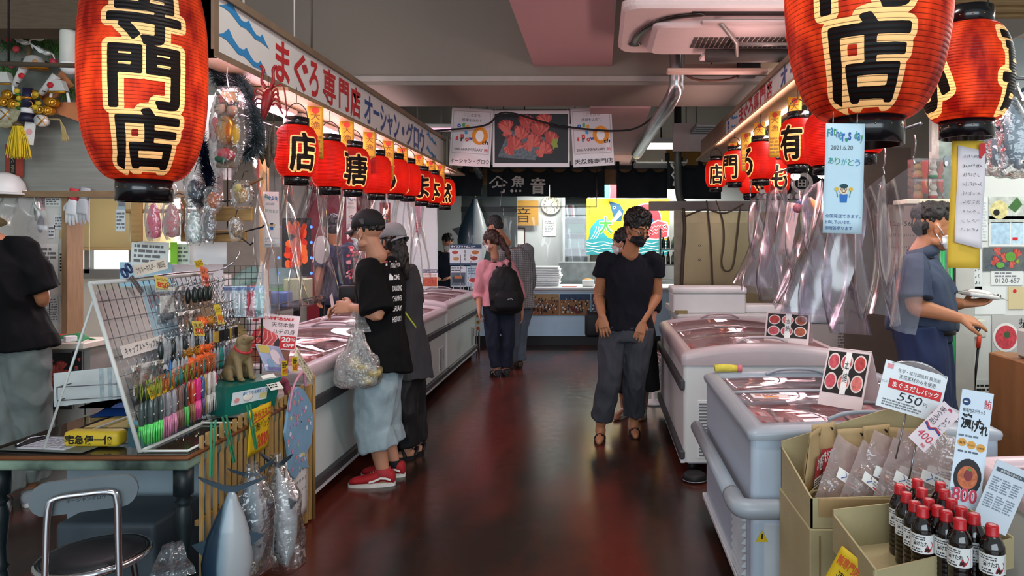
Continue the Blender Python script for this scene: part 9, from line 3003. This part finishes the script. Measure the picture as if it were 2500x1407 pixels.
p.small(-w*.44,h*.095,w*.44,h*.125,1,mat('#6d7a88',.6),.001)
for k in range(3):
 p.disc(-w*.30+w*.30*k,h*(.05-.012*k),w*.14,mat('#e0a24a',.6),.001).text(('漬丼','わさび','お刺身')[k],-w*.40+w*.30*k,h*(.035-.012*k),-w*.20+w*.30*k,h*(.06-.012*k),INK,.002,None,0,True)
p.small(-w*.40,-h*.04,w*.40,-h*.01,1,mat('#5a6470',.6),.001)
p.disc(0,-h*.24,w*.44,mat('#211d20',.5),.001,ry=h*.16).disc(0,-h*.24,w*.32,mat('#c2683f',.5,var=.35,scale=90),.002,ry=h*.10).disc(w*.02,-h*.22,w*.14,mat('#7d2f35',.5,var=.3),.003,ry=h*.05).disc(w*.04,-h*.17,w*.05,mat('#5f8a3a',.5),.004)
p.text('800',-w*.42,-h*.45,w*.36,-h*.33,mat('#e8d5da',.6),.0045,None,.07).text('800',-w*.42,-h*.45,w*.36,-h*.33,mat('#d0405a',.6),.005,None,.02).text('500ml',-w*.48,-h*.37,-w*.25,-h*.345,INK,.003)
p.build('print',t)
t=thing('info_board','white printed information sheet in a clear sleeve behind the bottles','notice',T=frame(P(2445,1215,2.06),-.2,.05,-.38))
w,h=.10,.20
MB().box(-w/2,w/2,-h/2,h/2,-.003,0,mat('#cdd5de',.4,var=.02,coat=.5)).build('sheet',t)
p=MB().rect(-w*.42,h*.34,w*.42,h*.40,mat('#4a5560',.6),.001).text('鮪専門店の漬けたれ',-w*.3,h*.35,w*.3,h*.39,PAPER,.002)
for r in range(2):
 for c in range(3):
  p.small(-w*.42+c*w*.29,h*(.04-.26*r),-w*.18+c*w*.29,h*(.26-.26*r),6,mat('#7d8894',.6),.001,seed=r*3+c)
p.build('print',t)
BX=[(.718,1.82),(1.215,2.045),(1.17,2.27),(.723,2.165)]
t=thing('carton','plain lower carton under the box of sauce bottles','carton',(0,0,0))
MB().prism([(.735,1.845),(1.195,2.05),(1.155,2.215),(.737,2.12)],0,.585,KR).build('box_body',t)
t=thing('bottle_carton','open brown carton holding the red-capped sauce bottles','carton',(0,0,0))
openbox(t,BX,.588,[(.685,.675),(.68,.70),(.72,.715),(.70,.69)],KR)
MB().poly([(0,0),(.10,.02),(.10,.30),(0,.26)],KRI,0,MX.Translation((.716,2.10,.60))@MX.Rotation(PI,4,'Z')@MX.Rotation(PI/2,4,'Y'))if False else None
def bottle():
 t=thing('sauce_bottle','','bottle',(0,0,-9),group='red-capped sauce bottles')
 R=.031
 GL=mat('#120a08',.08,var=.05,spec=.6,coat=.5)
 pr=[(0,0),(R*.9,0),(R,.006)]
 for k in range(5):
  z=.012+k*.014
  pr+=[(R,z),(R*.965,z+.004),(R*.965,z+.007),(R,z+.011)]
 pr+=[(R,.085),(R*.985,.087),(R*.985,.140),(R,.143),(R*.97,.155),(R*.75,.172),(R*.48,.183),(R*.46,.188),(0,.188)]
 MB().lathe(pr,GL,28).build('glass_body',t)
 cp=[(0,.180),(.0165,.180),(.0170,.184),(.0160,.186),(.0160,.204),(.0145,.2085),(0,.2085)]
 c=MB().lathe(cp,mat('#b81d24',.35,var=.05),24).build('red_cap',t)
 MB().disc(0,0,.009,mat('#d98f8f',.5),.2090).build('cap_mark',c)
 p=MB()
 n=20
 def lab(a,c_):
  an=-PI/2+(a-.5)*3.9
  return((R*1.004)*math.cos(an),(R*1.004)*math.sin(an),.088+.052*c_)
 MB().sheet(lab,n,2,mat('#dcdcda',.5)).build('paper_label',t)
 q=MB()
 q.text('漬けたれ',-.026,.108,.014,.122,INK,0,None,.02).small(-.034,.124,.03,.136,2,mat('#4a4a50',.6),0)
 q.poly([(.004,.094),(.012,.112),(.026,.122),(.030,.112),(.024,.098),(.016,.092)],mat('#b0303a',.6),.0002)
 q.text('鮪',.006,.093,.020,.106,INK,.0006,None,.02).rect(.034,.09,.046,.138,mat('#8d939a',.6),0)
 q.small(-.03,.09,.0,.104,2,mat('#3a3a40',.6),0)
 q.v=[((R*1.012+z)*math.cos(-PI/2+x/R),(R*1.012+z)*math.sin(-PI/2+x/R),y)for x,y,z in q.v]
 q.build('label_print',t)
 return t
b0_=bottle()
caps=[(750,868),(858,840),(1000,856),(790,908),(887,887),(1027,894),(842,952),(928,940),(1070,940),(890,978),(985,975),(1130,980),(1037,998),(1208,1012),(1120,1036),(1320,1066)]
names=['at the back left corner of the carton','rearmost in the second row','rearmost on the right, half hidden','second along the left edge','behind the centre, left','behind the centre, right','third along the left edge','at the centre of the group','right of centre towards the back','nearest at the left, its label in full view','at the centre front','right of centre in the third row','just right of the nearest left one','second from the right end','nearest in the middle, before the right pair','at the right end, apart from the others']
for i,(x,y)in enumerate(caps):
 u,v=1900+x/2.527,850+y/2.527
 yy=(EYE-.805)*F/(v-CV)
 yy=1.95+(yy-1.95)*1.25
 loc=((u-CU)*yy/F,yy,.596)
 lb='red-capped dark sauce bottle '+names[i]
 if i==0:
  b0_.location,b0_['label']=loc,lb
  b0_.rotation_euler=(0,0,-.5)
 else:
  dup(b0_,loc=loc,rz=-.45+.25*math.sin(i*2.1),label=lb)
card('price_sign','yellow handwritten sign in red and black on the side of the bottle carton','sign',frame((.700,1.955,.60),-.75,.12,-.42),.115,.13,lambda p,w,h:(p.text('鮪専門店秘伝',-w*.44,h*.10,w*.46,h*.36,mat('#c8502a',.6),.001,None,.02),p.text('漬けたれ',-w*.30,-h*.36,w*.46,h*.02,INK,.001)),mat('#d3b01c',.6,var=.04),.0015,bend=.02)
for i,(u,v,y)in enumerate(((1892,1300,2.79),)):
 tag(MB().poly([(0,0),(.05,0),(.025,.045)],mat('#d9b81c',.5),0,MX.Translation((.62,2.772,.55-.2))@MX.Rotation(PI/2,4,'X')).line([(.024,.012),(.026,.032)],.006,INK,.001,MX.Translation((.62,2.772,.35))@MX.Rotation(PI/2,4,'X')).build('warning_sticker'),'yellow warning sticker on the front of the railed freezer','sticker')
